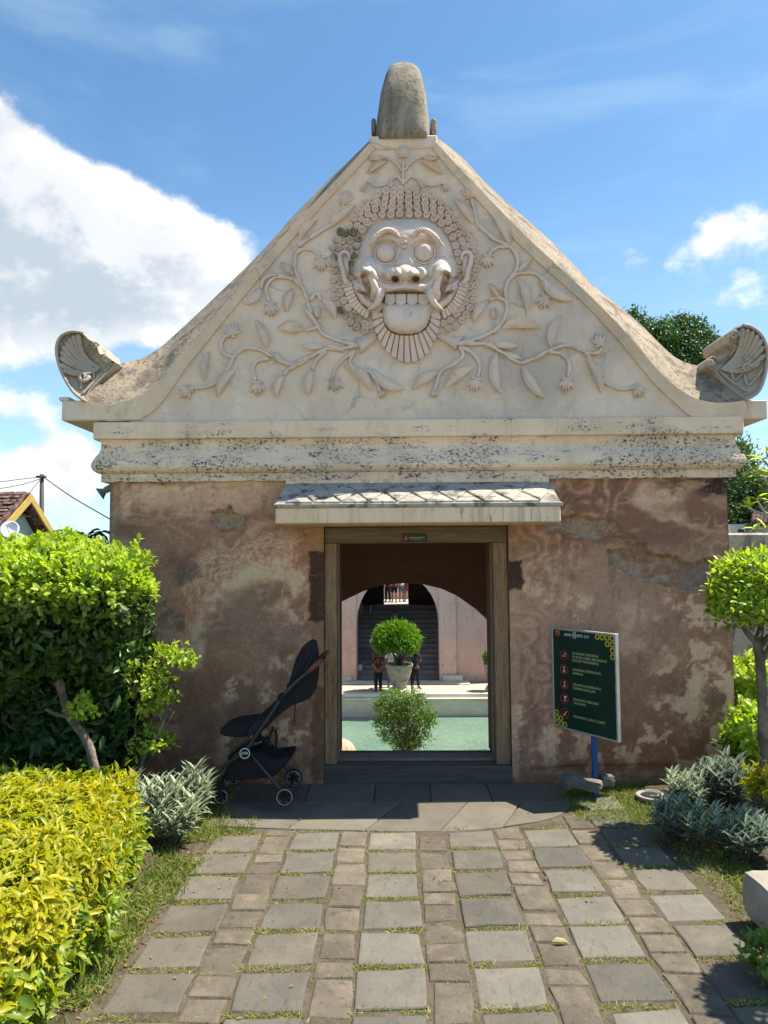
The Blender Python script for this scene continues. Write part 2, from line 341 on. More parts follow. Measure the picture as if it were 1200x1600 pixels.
# ------------------------------------------------------------------ the gate building
def proj(x, y, z):                 # numpy: world -> photograph pixel
    dx, dy, dz = x-CAM.x, y-CAM.y, z-CAM.z
    a = dx*_r.x+dy*_r.y+dz*_r.z; b = dx*_u.x+dy*_u.y+dz*_u.z; c = dx*_f.x+dy*_f.y+dz*_f.z
    return 600+FPX*a/c, 800-FPX*b/c
XL = P(171, 850, 0).x; XR = P(1143, 980, 0).x; ZW = P(650, 749, 0).z; YB = 3.1
DL = P(506, 1000, 0).x; DR = P(797, 1000, 0).x; DZ = P(650, 822, 0).z
gate = thing('gate_building', ((XL+XR)/2, 0, 0), 'weathered stone gate building with carved white gable and brown plaster walls', 'gate')
def wall_paint(px, py):
    wx = px + 26*(fbm(px/60, py/60, 4, 3)-.5)*2 + 10*(fbm(px/14, py/14, 3, 8)-.5)*2
    wy = py + 26*(fbm(px/60, py/60, 4, 5)-.5)*2 + 10*(fbm(px/14, py/14, 3, 9)-.5)*2
    C = np.zeros(px.shape+(3,)) + np.array((.235,.165,.130)); 
    def over(mask, c): 
        nonlocal C
        C = C*(1-mask[..., None]) + np.array(c)*mask[..., None]
    def blob(cx, cy, rx, ry, c, w, hard=.5):
        d = np.hypot((wx-cx)/rx, (wy-cy)/ry); over(sstep(1+hard, 1-hard, d)*w, c)
    # left half
    blob(300, 770, 160, 55, (.345,.262,.205), .85, .25); blob(240, 850, 90, 45, (.17,.105,.085), .85, .2); blob(200, 870, 50, 30, (.23,.19,.18), .8, .4)
    blob(450, 870, 60, 75, (.235,.15,.105), .7, .4); blob(300, 840, 70, 30, (.27,.18,.14), .6)
    # pale sweeping wash
    d = line_d(wx, wy, [(300,1030),(318,965),(345,928),(390,905),(440,898),(475,902)]); over(sstep(24, 8, d + 9*(fbm(px/7, py/7, 3, 33)-.5))*.9, (.43,.35,.285))
    d = line_d(wx, wy, [(296,985),(318,915),(350,878),(400,860),(450,866)]); over(sstep(17, 2, np.abs(((d*.16+2*fbm(px/40, py/40, 3, 35)) % 1)-.5)*30)*sstep(40, 18, d)*.75, (.40,.32,.26))
    blob(400, 965, 72, 55, (.195,.165,.145), .9, .25); blob(290, 905, 22, 16, (.115,.098,.092), .8, .3); blob(268, 966, 21, 17, (.085,.078,.078), .95, .2); blob(288, 945, 30, 14, (.25,.12,.08), .5)
    blob(230, 990, 70, 70, (.265,.205,.165), .6); blob(420, 1040, 90, 60, (.26,.19,.15), .5); blob(330, 1130, 150, 70, (.185,.125,.098), .7, .6)
    # right half
    blob(1000, 800, 150, 62, (.185,.113,.090), .95, .15); blob(1030, 775, 40, 26, (.33,.27,.22), .8, .4); blob(1062, 812, 14, 12, (.33,.25,.2), .7)
    d = line_d(wx, wy, [(215,788),(260,778),(300,768),(350,760),(410,765)]); over(sstep(9, 1, d)*.6, (.44,.36,.29)); d = line_d(wx, wy, [(345,850),(385,838),(430,822)]); over(sstep(8, 1, d)*.8, (.44,.36,.30)); over(sstep(16, 8, d)*.4, (.16,.10,.08))
    d = line_d(wx, wy, [(1000,780),(1040,805),(1075,830)]); over(sstep(9, 2, d)*.6, (.33,.27,.25))
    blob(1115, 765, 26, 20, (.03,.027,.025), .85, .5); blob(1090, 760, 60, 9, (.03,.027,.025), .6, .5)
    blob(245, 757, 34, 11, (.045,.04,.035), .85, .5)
    blob(900, 850, 70, 22, (.20,.115,.09), .8, .3); blob(880, 890, 80, 26, (.27,.20,.165), .7)
    blob(940, 960, 150, 60, (.285,.225,.20), .75, .6); blob(985, 980, 30, 45, (.335,.275,.24), .8, .3); blob(1068, 1010, 18, 32, (.335,.26,.22), .75, .3)
    blob(1090, 1000, 50, 90, (.205,.145,.12), .5); blob(1060, 1080, 45, 25, (.17,.135,.118), .6, .4)
    blob(1000, 1170, 170, 45, (.20,.112,.075), .8, .5); blob(1100, 1130, 70, 50, (.185,.115,.085), .6, .5); blob(850, 1080, 40, 120, (.25,.195,.17), .5)
    blob(840, 850, 20, 22, (.22,.165,.11), .7, .3)
    # swirling edges of old wash coats
    fld = fbm(px/150+2, py/95, 4, 111, .5)+.10*fbm(px/22, py/22, 3, 112); st_ = np.abs((fld*11) % 1-.5)*2; zone = sstep(.42, .6, fbm(px/110, py/110, 3, 113)); over(sstep(.62, .86, st_)*zone*.34, (.40,.315,.25)); over(sstep(.30, .12, st_)*zone*.3, (.13,.085,.065))
    fld2 = fbm(px/60+9, py/34, 4, 115, .55); st2 = np.abs((fld2*9) % 1-.5)*2; over(sstep(.80, .96, st2)*sstep(.5, .62, fbm(px/80+5, py/80, 3, 116))*.25, (.42,.33,.265))
    # flaked pale lace
    n1 = fbm(px/26, py/26, 6, 21, .62); n2 = fbm(px/90, py/90, 3, 31)
    over(sstep(.55, .585, n1)*sstep(.40, .56, n2)*sstep(840, 960, py)*.8, (.39,.315,.265)); over(sstep(.45, .42, n1)*sstep(.42, .55, n2)*sstep(860, 980, py)*.45, (.155,.11,.09))
    n3 = fbm(px/9, py/30, 5, 41, .6); over(sstep(.60, .68, n3)*.3, (.13,.10,.085))
    n4 = fbm(px/45, py/12, 4, 51, .6); over(sstep(.58, .64, n4)*sstep(900, 760, py)*.4, (.38,.30,.24))
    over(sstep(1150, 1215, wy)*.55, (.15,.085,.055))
    # dark strips beside the door frame
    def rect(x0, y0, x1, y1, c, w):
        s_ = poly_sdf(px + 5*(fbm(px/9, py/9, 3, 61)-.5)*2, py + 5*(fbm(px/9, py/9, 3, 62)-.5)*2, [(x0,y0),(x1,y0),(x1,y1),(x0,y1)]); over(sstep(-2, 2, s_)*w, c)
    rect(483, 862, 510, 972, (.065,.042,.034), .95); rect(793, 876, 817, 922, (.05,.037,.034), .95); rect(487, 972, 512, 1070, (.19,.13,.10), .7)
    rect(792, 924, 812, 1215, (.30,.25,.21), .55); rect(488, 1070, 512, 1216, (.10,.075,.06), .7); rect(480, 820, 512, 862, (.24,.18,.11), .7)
    return C
PATCH = [[(862,806),(905,806),(940,813),(958,815),(985,840),(1008,852),(1015,862),(1045,868),(1068,878),(1088,880),(1098,873),(1138,870),(1145,890),(1112,918),(1075,921),(1030,914),(985,898),(953,884),(950,862),(958,858),(977,859),(980,845),(965,836),(935,845),(895,835),(850,832),(848,815)],
         [(326,812),(336,800),(355,793),(372,799),(386,812),(378,824),(355,831),(336,826)], [(171,752),(186,752),(188,800),(184,860),(171,870)]]
def build_front():
    st = 0.0105
    xs = np.arange(XL, XR+st*.5, st); xs[-1] = XR; zs = np.arange(-0.05, ZW+st*.5, st)
    # snap grid lines to the opening
    xs[np.argmin(abs(xs-DL))] = DL; xs[np.argmin(abs(xs-DR))] = DR; zs[np.argmin(abs(zs-DZ))] = DZ
    X, Z = np.meshgrid(xs, zs); px, py = proj(X, 0*X, Z)
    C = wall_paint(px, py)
    jx = px + 7*(fbm(px/10, py/10, 4, 71)-.5)*2; jy = py + 7*(fbm(px/10, py/10, 4, 72)-.5)*2
    ex = np.zeros_like(px); H = np.zeros_like(px)
    for k, pl in enumerate(PATCH):
        s_ = poly_sdf(jx, jy, pl); m = sstep(-1.0, 1.2, s_); ex = np.maximum(ex, m*(1 if k < 2 else .55)); H += .007*sstep(-9, -1.5, s_)*(1-m)*(k < 2)
    edge_n = fbm(px/5, py/5, 4, 77, .6)
    H += 0.010*(fbm(X*1.6, Z*1.6, 3, 81)-.5)*2 + 0.004*(fbm(X*9, Z*9, 4, 82)-.5)*2
    lay = sstep(.52, .535, fbm(px/120+3, py/70, 5, 83, .55)); H += 0.003*lay
    H -= ex*(0.030 + 0.022*edge_n)
    gap = sstep(-4, 0, poly_sdf(px, py, [(830,1203),(900,1198),(1030,1196),(1060,1200),(1060,1206),(900,1206)])); H -= gap*0.02
    agg = np.array((.30,.265,.225))*(0.50+1.0*edge_n[..., None])
    brick = sstep(.62, .66, fbm(px/40, py/12, 3, 91))*0.55; agg = agg*(1-brick[..., None]) + np.array((.30,.13,.065))*brick[..., None]*np.clip(.7+.5*edge_n[..., None], 0, 1)
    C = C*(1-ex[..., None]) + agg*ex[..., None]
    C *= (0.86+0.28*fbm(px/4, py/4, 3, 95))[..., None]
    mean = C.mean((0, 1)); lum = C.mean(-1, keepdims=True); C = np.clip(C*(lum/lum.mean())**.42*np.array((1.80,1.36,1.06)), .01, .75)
    V = np.stack([X, -H, Z], -1).reshape(-1, 3); nx = len(xs); nz = len(zs)
    i, j = np.meshgrid(np.arange(nx-1), np.arange(nz-1)); i = i.ravel(); j = j.ravel()
    cx = (xs[i]+xs[i+1])/2; cz = (zs[j]+zs[j+1])/2
    keep = ~((cx > DL) & (cx < DR) & (cz < DZ)); i = i[keep]; j = j[keep]
    a = j*nx+i; T = np.concatenate([np.stack([a, a+1, a+nx+1], -1), np.stack([a, a+nx+1, a+nx], -1)])
    col = np.concatenate([C.reshape(-1, 3), np.ones((len(V), 1))], 1)
    me = mesh_np('front_wall', V, T, {'paint': col, 'bare': ex.ravel()})
    q = NM('old_plaster'); p = q.pos(); c = q.attr('paint', 'Color'); bare = q.attr('bare')
    fine = q.noise(p, 60, 8, .7); c = q.mix(q.mp(fine, .35, .7, 0, .28), c, (.13,.09,.07), 'MIX')
    c = q.mix(q.math('MULTIPLY', q.mp(q.noise(p, 14, 8, .7, .6), .56, .66), .20), c, (.40,.325,.27))
    grit = q.n('ShaderNodeTexVoronoi'); q.L(p, grit.inputs['Vector']); grit.inputs['Scale'].default_value = 130
    c = q.mix(q.math('MULTIPLY', q.mp(grit.outputs['Distance'], .2, .55), q.math('MULTIPLY', bare, .40)), c, (.10,.088,.075))
    n1 = q.bump(q.noise(p, 90, 6, .7), .25, .004); n2 = q.bump(q.noise(p, 18, 6, .6), .3, .012, n1); n3 = q.bump(q.math('MULTIPLY', grit.outputs['Distance'], bare), .8, .008, n2)
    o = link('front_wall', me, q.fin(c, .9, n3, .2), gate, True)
    return q.m
M['plaster'] = build_front()
for x in (XL, XR): MB().add([(x, -.006, -.05), (x, .05, -.05), (x, .05, ZW), (x, -.006, ZW)], [(0,1,2,3)]).build('wall_edge', weather('edge_plaster_%d' % (x > 0), (.40,.30,.24), (.30,.22,.17), 3, [], .9, .5, .006, 40), gate)
pl2 = weather('side_plaster', (.27,.18,.14), (.20,.13,.10), 2.0, [(4,.5,.65,(.34,.27,.22),.5,B), (20,.58,.68,(.10,.08,.07),.5,B)], .9, .4, .006, 50)
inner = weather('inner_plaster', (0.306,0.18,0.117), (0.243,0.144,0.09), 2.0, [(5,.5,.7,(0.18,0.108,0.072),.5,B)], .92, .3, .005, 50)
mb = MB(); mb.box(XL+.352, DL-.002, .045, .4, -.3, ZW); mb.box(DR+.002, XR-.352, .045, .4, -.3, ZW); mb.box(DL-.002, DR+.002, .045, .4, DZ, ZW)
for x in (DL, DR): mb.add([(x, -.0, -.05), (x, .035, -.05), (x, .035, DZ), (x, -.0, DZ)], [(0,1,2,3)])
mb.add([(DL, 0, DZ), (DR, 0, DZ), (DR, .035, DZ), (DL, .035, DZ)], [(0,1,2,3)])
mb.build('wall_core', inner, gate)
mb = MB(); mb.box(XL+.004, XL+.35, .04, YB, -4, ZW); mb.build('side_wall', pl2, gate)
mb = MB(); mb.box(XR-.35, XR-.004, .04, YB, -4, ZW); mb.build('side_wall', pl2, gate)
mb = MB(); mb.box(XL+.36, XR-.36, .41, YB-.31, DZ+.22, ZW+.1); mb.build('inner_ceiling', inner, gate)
# back wall with the wide arch
AR = [(470,1060),(476,1010),(490,975),(510,952),(534,940),(567,924),(600,913.5),(632,911),(661,913),(689,919.6),(714,931),(744,952),(765,971),(785,995),(797,1030),(802,1070)]
def back_wall():
    mb = MB(); y0, y1 = YB-.3, YB
    a = [P(x, y, y0) for x, y in AR]; zt = ZW+.05
    a = [Vector((a[0].x, 0, -4.2))]+a+[Vector((a[-1].x, 0, -4.2))]
    for y, fl in ((y0, 0), (y1, 1)):
        for p, q in zip(a[:-1], a[1:]):
            if abs(p.x-q.x) < 1e-6: continue
            mb.add([(p.x,y,p.z),(q.x,y,q.z),(q.x,y,zt),(p.x,y,zt)], [(0,1,2,3)])
        mb.add([(XL+.34,y,-4.2),(a[0].x,y,-4.2),(a[0].x,y,zt),(XL+.34,y,zt)], [(0,1,2,3)])
        mb.add([(XR-.34,y,-4.2),(a[-1].x,y,-4.2),(a[-1].x,y,zt),(XR-.34,y,zt)], [(0,1,2,3)])
    for p, q in zip(a[:-1], a[1:]): mb.add([(p.x,y0,p.z),(q.x,y0,q.z),(q.x,y1,q.z),(p.x,y1,p.z)], [(0,1,2,3)])
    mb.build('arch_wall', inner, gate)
back_wall()
# stairs inside, going down to the pool court
stone_dark = weather('step_stone', (.17,.155,.14), (.11,.10,.092), 5, [(12,.5,.65,(.22,.20,.18),.5,B)], .9, .4, .005, 50)
mb = MB(); mb.box(DL+.02, DR-.02, .30, .62, -.3, .06)
mb.build('inner_landing', stone_dark, gate)
for k in range(9):
    mb = MB(); y = .62+k*.27; z = .06-(k+1)*.19; mb.box(DL-.6, DR+.6, y, y+.27+.02, z-.3, z); mb.build('inner_step', stone_dark, gate)
# ------------------------------------------------------------------ cornice
def ringrect(o, z, back=YB): return [(XL-o, -o, z), (XR+o, -o, z), (XR+o, back+o, z), (XL-o, back+o, z)]
def zat(py, o): return P(560, py, -o).z
prof = [(683,.093),(684,.062),(690,.052),(698,.054),(705,.064),(711,.082),(717,.096),(722,.103),(727,.102),(732,.092),(736,.072),(737.5,.05)]
mb = MB(); rr = []
for py, o in reversed(prof): rr.append(ringrect(o, zat(py, o)))
mb.rings(rr); mb.build('cornice_moulding', M['cornice'], gate)
mb = MB(); mb.rings([ringrect(.095, zat(683, .093)+.001), ringrect(.097, zat(656, .093)), ringrect(.02, zat(656,.093)+.001)]); mb.build('cornice_fascia', M['fascia'], gate, bevel=.006)
def fillet():                      # thin, broken-edged course under the roll
    mb = MB(); n = 160; top = zat(737.5, .05)+.001
    a, b = [], []
    for i in range(n+1):
        x = XL-.05 + (XR-XL+.1)*i/n; j = .006*(random.random()-.5) + (.010 if random.random() < .06 else 0)
        a.append((x, -.05+.003*random.random(), top)); b.append((x, -.05+.004*random.random(), zat(750,.05)+j))
    c = [(p[0], .01, p[2]) for p in b]; mb.rings([a, b, c], closed=False)
    for x in (XL-.05, XR+.05): mb.box(x-.0 if x > 0 else x, x+.05 if x < 0 else x, -.045, YB, zat(750,.05), top)
    mb.build('cornice_fillet', M['fillet'], gate)
fillet()
# ------------------------------------------------------------------ gable
YG = -.04
WL = [(577,224),(540,265),(500,307),(453,357),(383,438),(347,480),(307,527),(267,570),(247,597),(220,617),(193,628),(160,634),(133,627)]
OL = [(583,214),(550,246),(507,287),(453,343),(400,402),(333,467),(273,523),(240,550),(210,563),(192,567),(183,568),(172,574),(160,584)]
FL = [(586,232),(550,272),(510,313),(464,365),(395,446),(360,488),(321,536),(284,583),(262,616),(234,646),(206,656),(160,657),(128,645)]
WR = [(683,224),(718,262),(753,299),(803,350),(851,397),(921,461),(973,514),(998,543),(1041,591),(1079,619),(1114,628.6),(1138,629),(1165,625)]
OR_ = [(680,213),(722,246),(760,286.5),(815,336),(865,381),(928,447),(958,470),(1001,507),(1052,556),(1084,570),(1103,573),(1112,578),(1128,590)]
FR = [(676,232),(708,270),(742,307),(791,360),(839,407),(909,470),(960,523),(984,552),(1024,600),(1060,634),(1085,652),(1138,654),(1167,650)]
def rs(pts, n):                    # smooth, even resampling
    s_ = spline([Vector((x, y, 0)) for x, y in pts], 8); L_ = [0]
    for a, b in zip(s_[:-1], s_[1:]): L_.append(L_[-1]+(b-a).length)
    out = []; k = 0
    for i in range(n):
        t = L_[-1]*i/(n-1)
        while k < len(L_)-2 and L_[k+1] < t: k += 1
        f_ = (t-L_[k])/max(L_[k+1]-L_[k], 1e-9); out.append(s_[k].lerp(s_[k+1], min(max(f_, 0), 1)))
    return [(p.x, p.y) for p in out]
NP = 70
poly = [P(x, y, YG) for x, y in rs(FL, 40)] 
def gable_face():
    left = [(x, min(y, 658)) for x, y in rs(FL[:-2], 40)]; right = [(x, min(y, 658)) for x, y in rs(FR[:-2], 40)]
    mb = MB(); a = [P(x-3, y-2, YG) for x, y in left]; b = [P(x+3, y-2, YG) for x, y in right]
    # horizontal strips, gently uneven
    nrow = 90; ncol = 150; zb = zat(657, .09)-.01; zt = a[0].z
    def xat(lst, z):
        best = None
        for p, q in zip(lst[:-1], lst[1:]):
            if (p.z-z)*(q.z-z) <= 0: 
                t = (z-p.z)/((q.z-p.z) or 1e-9); return p.x+(q.x-p.x)*t
        return lst[0].x if z > lst[0].z else lst[-1].x
    rows = []
    for r in range(nrow+1):
        z = zb+(zt-zb)*r/nrow; x0, x1 = xat(a, z), xat(b, z)
        xs = np.linspace(x0, x1, ncol+1); h = .012*(fbm(xs*1.5+9, np.full_like(xs, z*1.5), 3, 5)-.5) + .005*(fbm(xs*8, np.full_like(xs, z*8), 4, 6)-.5)
        rows.append([(float(x), YG-float(q), z) for x, q in zip(xs, h)])
    mb.rings(rows, closed=False); mb.build('gable_face', M['gable'], gate, True)
gable_face()
def coping(Wp, Op, Fp, name):
    w, o, f_ = rs(Wp, NP), rs(Op, NP), rs(Fp, NP); mb = MB(); YF = -.105
    jit = [.004*(random.random()-.5) for _ in w]
    A = [P(x, y, .42 if i < NP*.78 else .42-.36*(i-NP*.78)/(NP*.22)) for i, (x, y) in enumerate(o)]
    Bv = [P(x, y, YF) for x, y in w]; Cv = [P(x, y, YG-.022) for x, y in f_]; Dv = [Vector((p.x, YG+.03, p.z)) for p in Cv]
    mid = []
    for p, q, j in zip(A, Bv, jit):
        m_ = p.lerp(q, .55); n_ = Vector((0, -.3, .8)); mid.append(m_ + n_*(.012+j))
    mb.rings([A, mid, Bv], closed=False); ob = mb.build(name, M['coping'], gate, True)
    m2 = MB(); m2.rings([Bv, Cv, Dv], closed=False); m2.build('coping_fascia', M['gable'], gate)
    return A
AL = coping(WL, OL, FL, 'coping'); AR_ = coping(WR, OR_, FR, 'coping')
# solid roof body behind the coping, following the same sweep
def roof_body():
    top = list(reversed(AL))+AR_; zb = zat(656, .09)-.005; mb = MB()
    ring0 = [Vector((p.x, .42, p.z)) for p in top]; ring1 = [Vector((p.x, YB+.1, p.z)) for p in top]
    lo0 = [Vector((p.x, .42, zb)) for p in top]; lo1 = [Vector((p.x, YB+.1, zb)) for p in top]
    mb.rings([lo0, ring0, ring1, lo1], closed=False); mb.build('roof_body', M['coping'], gate, False)
roof_body()
# side eaves
zl0, zl1 = P(103, 660, .0).z, P(103, 629, 0).z; xl = P(103, 645, 0).x; zr0, zr1 = P(1195, 656, 0).z, P(1195, 627, 0).z; xr = P(1194, 640, 0).x
mb = MB(); mb.box(xl, XL+.25, -.07, YB+.1, zl0, zl1); mb.box(xl-.03, xl+.05, -.06, YB+.1, zl1+.001, zl1+.03); mb.build('side_eave', M['gable'], gate, bevel=.008)
mb = MB(); mb.box(XR-.25, xr, -.05, YB+.1, zr0, zr1); mb.build('side_eave', M['gable'], gate, bevel=.008)
# ------------------------------------------------------------------ scroll ornaments at the eave ends
def scroll(outline, hub, ribs, bow, knobs, bars, rim):
    rimx = rs(rim, 40)
    def YS(x, y, off=0.0):         # the panel leans back from its rim, like the coping it grows out of
        d = min(math.hypot(x-a, y-b) for a, b in rimx); return -.105+.14*min(1, d/62)-off
    mb = MB(); n = len(outline)
    cx = sum(p[0] for p in outline)/n; cy = sum(p[1] for p in outline)/n
    sm = rs(outline+[outline[0]], 72)[:-1]
    def ring(k, off): return [P(cx+(x-cx)*k, cy+(y-cy)*k, YS(cx+(x-cx)*k, cy+(y-cy)*k, off)) for x, y in sm]
    f0 = ring(1, 0); bk = [Vector((p.x, max(p.y+.12, .40), p.z)) for p in f0]
    mb.rings([bk, f0, ring(.94, .012), ring(.90, -.020), ring(.6, -.020), ring(.3, -.020), ring(.02, -.020)]); base = mb.build('scroll_ornament', M['scroll'], gate, False)
    def Z(x, y, off): return P(x, y, YS(x, y, off))
    for k, (ex, ey) in enumerate(ribs):
        hx, hy = hub; dx, dy = ex-hx, ey-hy; sg = 1 if bow > 0 else -1; pts = []
        for t in np.linspace(0, 1, 15):
            b_ = sg*.15*math.sin(math.pi*t); pts.append(Z(hx+dx*t-dy*b_*1.0, hy+dy*t+dx*b_*1.0, .008))
        m_ = len(pts); MB().tube(pts, [.004+.0175*(i/(m_-1))**.8*(1 if i < m_-1 else .5) for i in range(m_)], 8).build('shell_rib', M['scroll'], base, True)
    for kx, ky, kr, turn in knobs:
        pts = []
        for i in range(22):
            a = turn*i/21*R(430); r_ = kr*(1-i/21*.85); pts.append(Z(kx+math.cos(a)*r_, ky+math.sin(a)*r_, .014+.001*i))
        MB().tube(pts, lerp_list(.016, .008, 22), 7).build('volute', M['scroll'], base, True)
    for b_ in bars:
        q = rs(b_, 12) if len(b_) > 2 else [(b_[0][0]+(b_[1][0]-b_[0][0])*t/8, b_[0][1]+(b_[1][1]-b_[0][1])*t/8) for t in range(9)]
        MB().tube([Z(x, y, .003) for x, y in q], .009, 6).build('border_strip', M['scroll'], base, True)
    MB().tube([Z(x, y, .008) for x, y in rimx], .011, 7).build('rim', M['scroll'], base, True)
CL = [(133,627),(116,614),(102,593),(92,570),(88,548),(91,532),(100,522),(114,518),(130,520),(138,528),(148,534),(154,545),(158,553),(167,553),(174,562),(183,568),(160,590),(140,612)]
scroll(CL, (157,575), [(98,578),(93,569),(94,558),(95,549),(98,541),(103,533),(108,528),(115,524),(122,522)], -1, [(166,560,6,1),(148,540,5,-1),(130,588,9,1)], [[(127,618),(150,592),(172,572)],[(127,608),(129,594),(147,592)],[(147,592),(146,577)]],
       [(133,627),(116,614),(102,593),(92,570),(88,548),(91,532),(100,522),(114,518),(130,520)])
CR_ = [(1165,625),(1184,613),(1193,595),(1198,573),(1199,550),(1195,532),(1185,518),(1172,510),(1160,508),(1148,512),(1140,521),(1140,532),(1148,537),(1152,541),(1146,551),(1136,560),(1124,568),(1117,560),(1110,557),(1102,570),(1118,582),(1138,605)]
scroll(CR_, (1126,577), [(1187,566),(1195,554),(1193,541),(1190,530),(1184,523),(1176,517),(1168,514),(1160,513)], 1, [(1148,524,7,-1),(1167,575,8,-1),(1111,566,5,1)], [[(1124,580),(1145,597),(1168,612)],[(1142,575),(1147,594),(1160,584)],[(1163,584),(1170,602),(1192,577)]],
       [(1165,625),(1184,613),(1193,595),(1198,573),(1199,550),(1195,532),(1185,518),(1172,510),(1160,508)])
# ------------------------------------------------------------------ finial
def finial():
    px0 = [(214,585,674,-.10),(200,585.5,673.5,-.10),(175,587,672,-.095),(155,590,669.5,-.085),(135,593,667,-.07),(120,597.5,663,-.045),(109,601,659.5,-.01),(103,604.5,656,.03),(99.5,610,650,.08),(98.5,620,640,.16)]
    mb = MB(); rr = []
    for py, a, b, yf in px0:
        pa, pb = P(a, py, yf+.01), P(b, py, yf+.01); z = pa.z; cx = (pa.x+pb.x)/2; w = (pb.x-pa.x)/2; yb = .55-.1*(px0[0][0]-py)/110; cy = (yf+yb)/2; dy = (yb-yf)/2
        ring = []
        for k in range(28):
            t = k/28*2*math.pi; c_, s_ = math.cos(t), math.sin(t); e = .42
            ring.append((cx+w*math.copysign(abs(c_)**e, c_), cy+dy*math.copysign(abs(s_)**e, s_), z+.004*(random.random()-.5)))
        rr.append(ring)
    mb.rings(rr); o = mb.build('finial', M['finial'], gate, True)
    for a, b in ((581, 588), (672, 681)):
        p0, p1 = P(a, 216, .15), P(b, 199, .15); MB().box(p0.x, p1.x, .02, .5, p0.z-.03, p1.z).build('finial_block', M['finial'], gate, bevel=.02, seg=2)
    pa, pb = P(577, 222, YG), P(683, 222, YG); MB().box(pa.x, pb.x, -.06, .5, pa.z-.06, P(630, 211, -.06).z).build('finial_base', M['gable'], gate, bevel=.01)
finial()
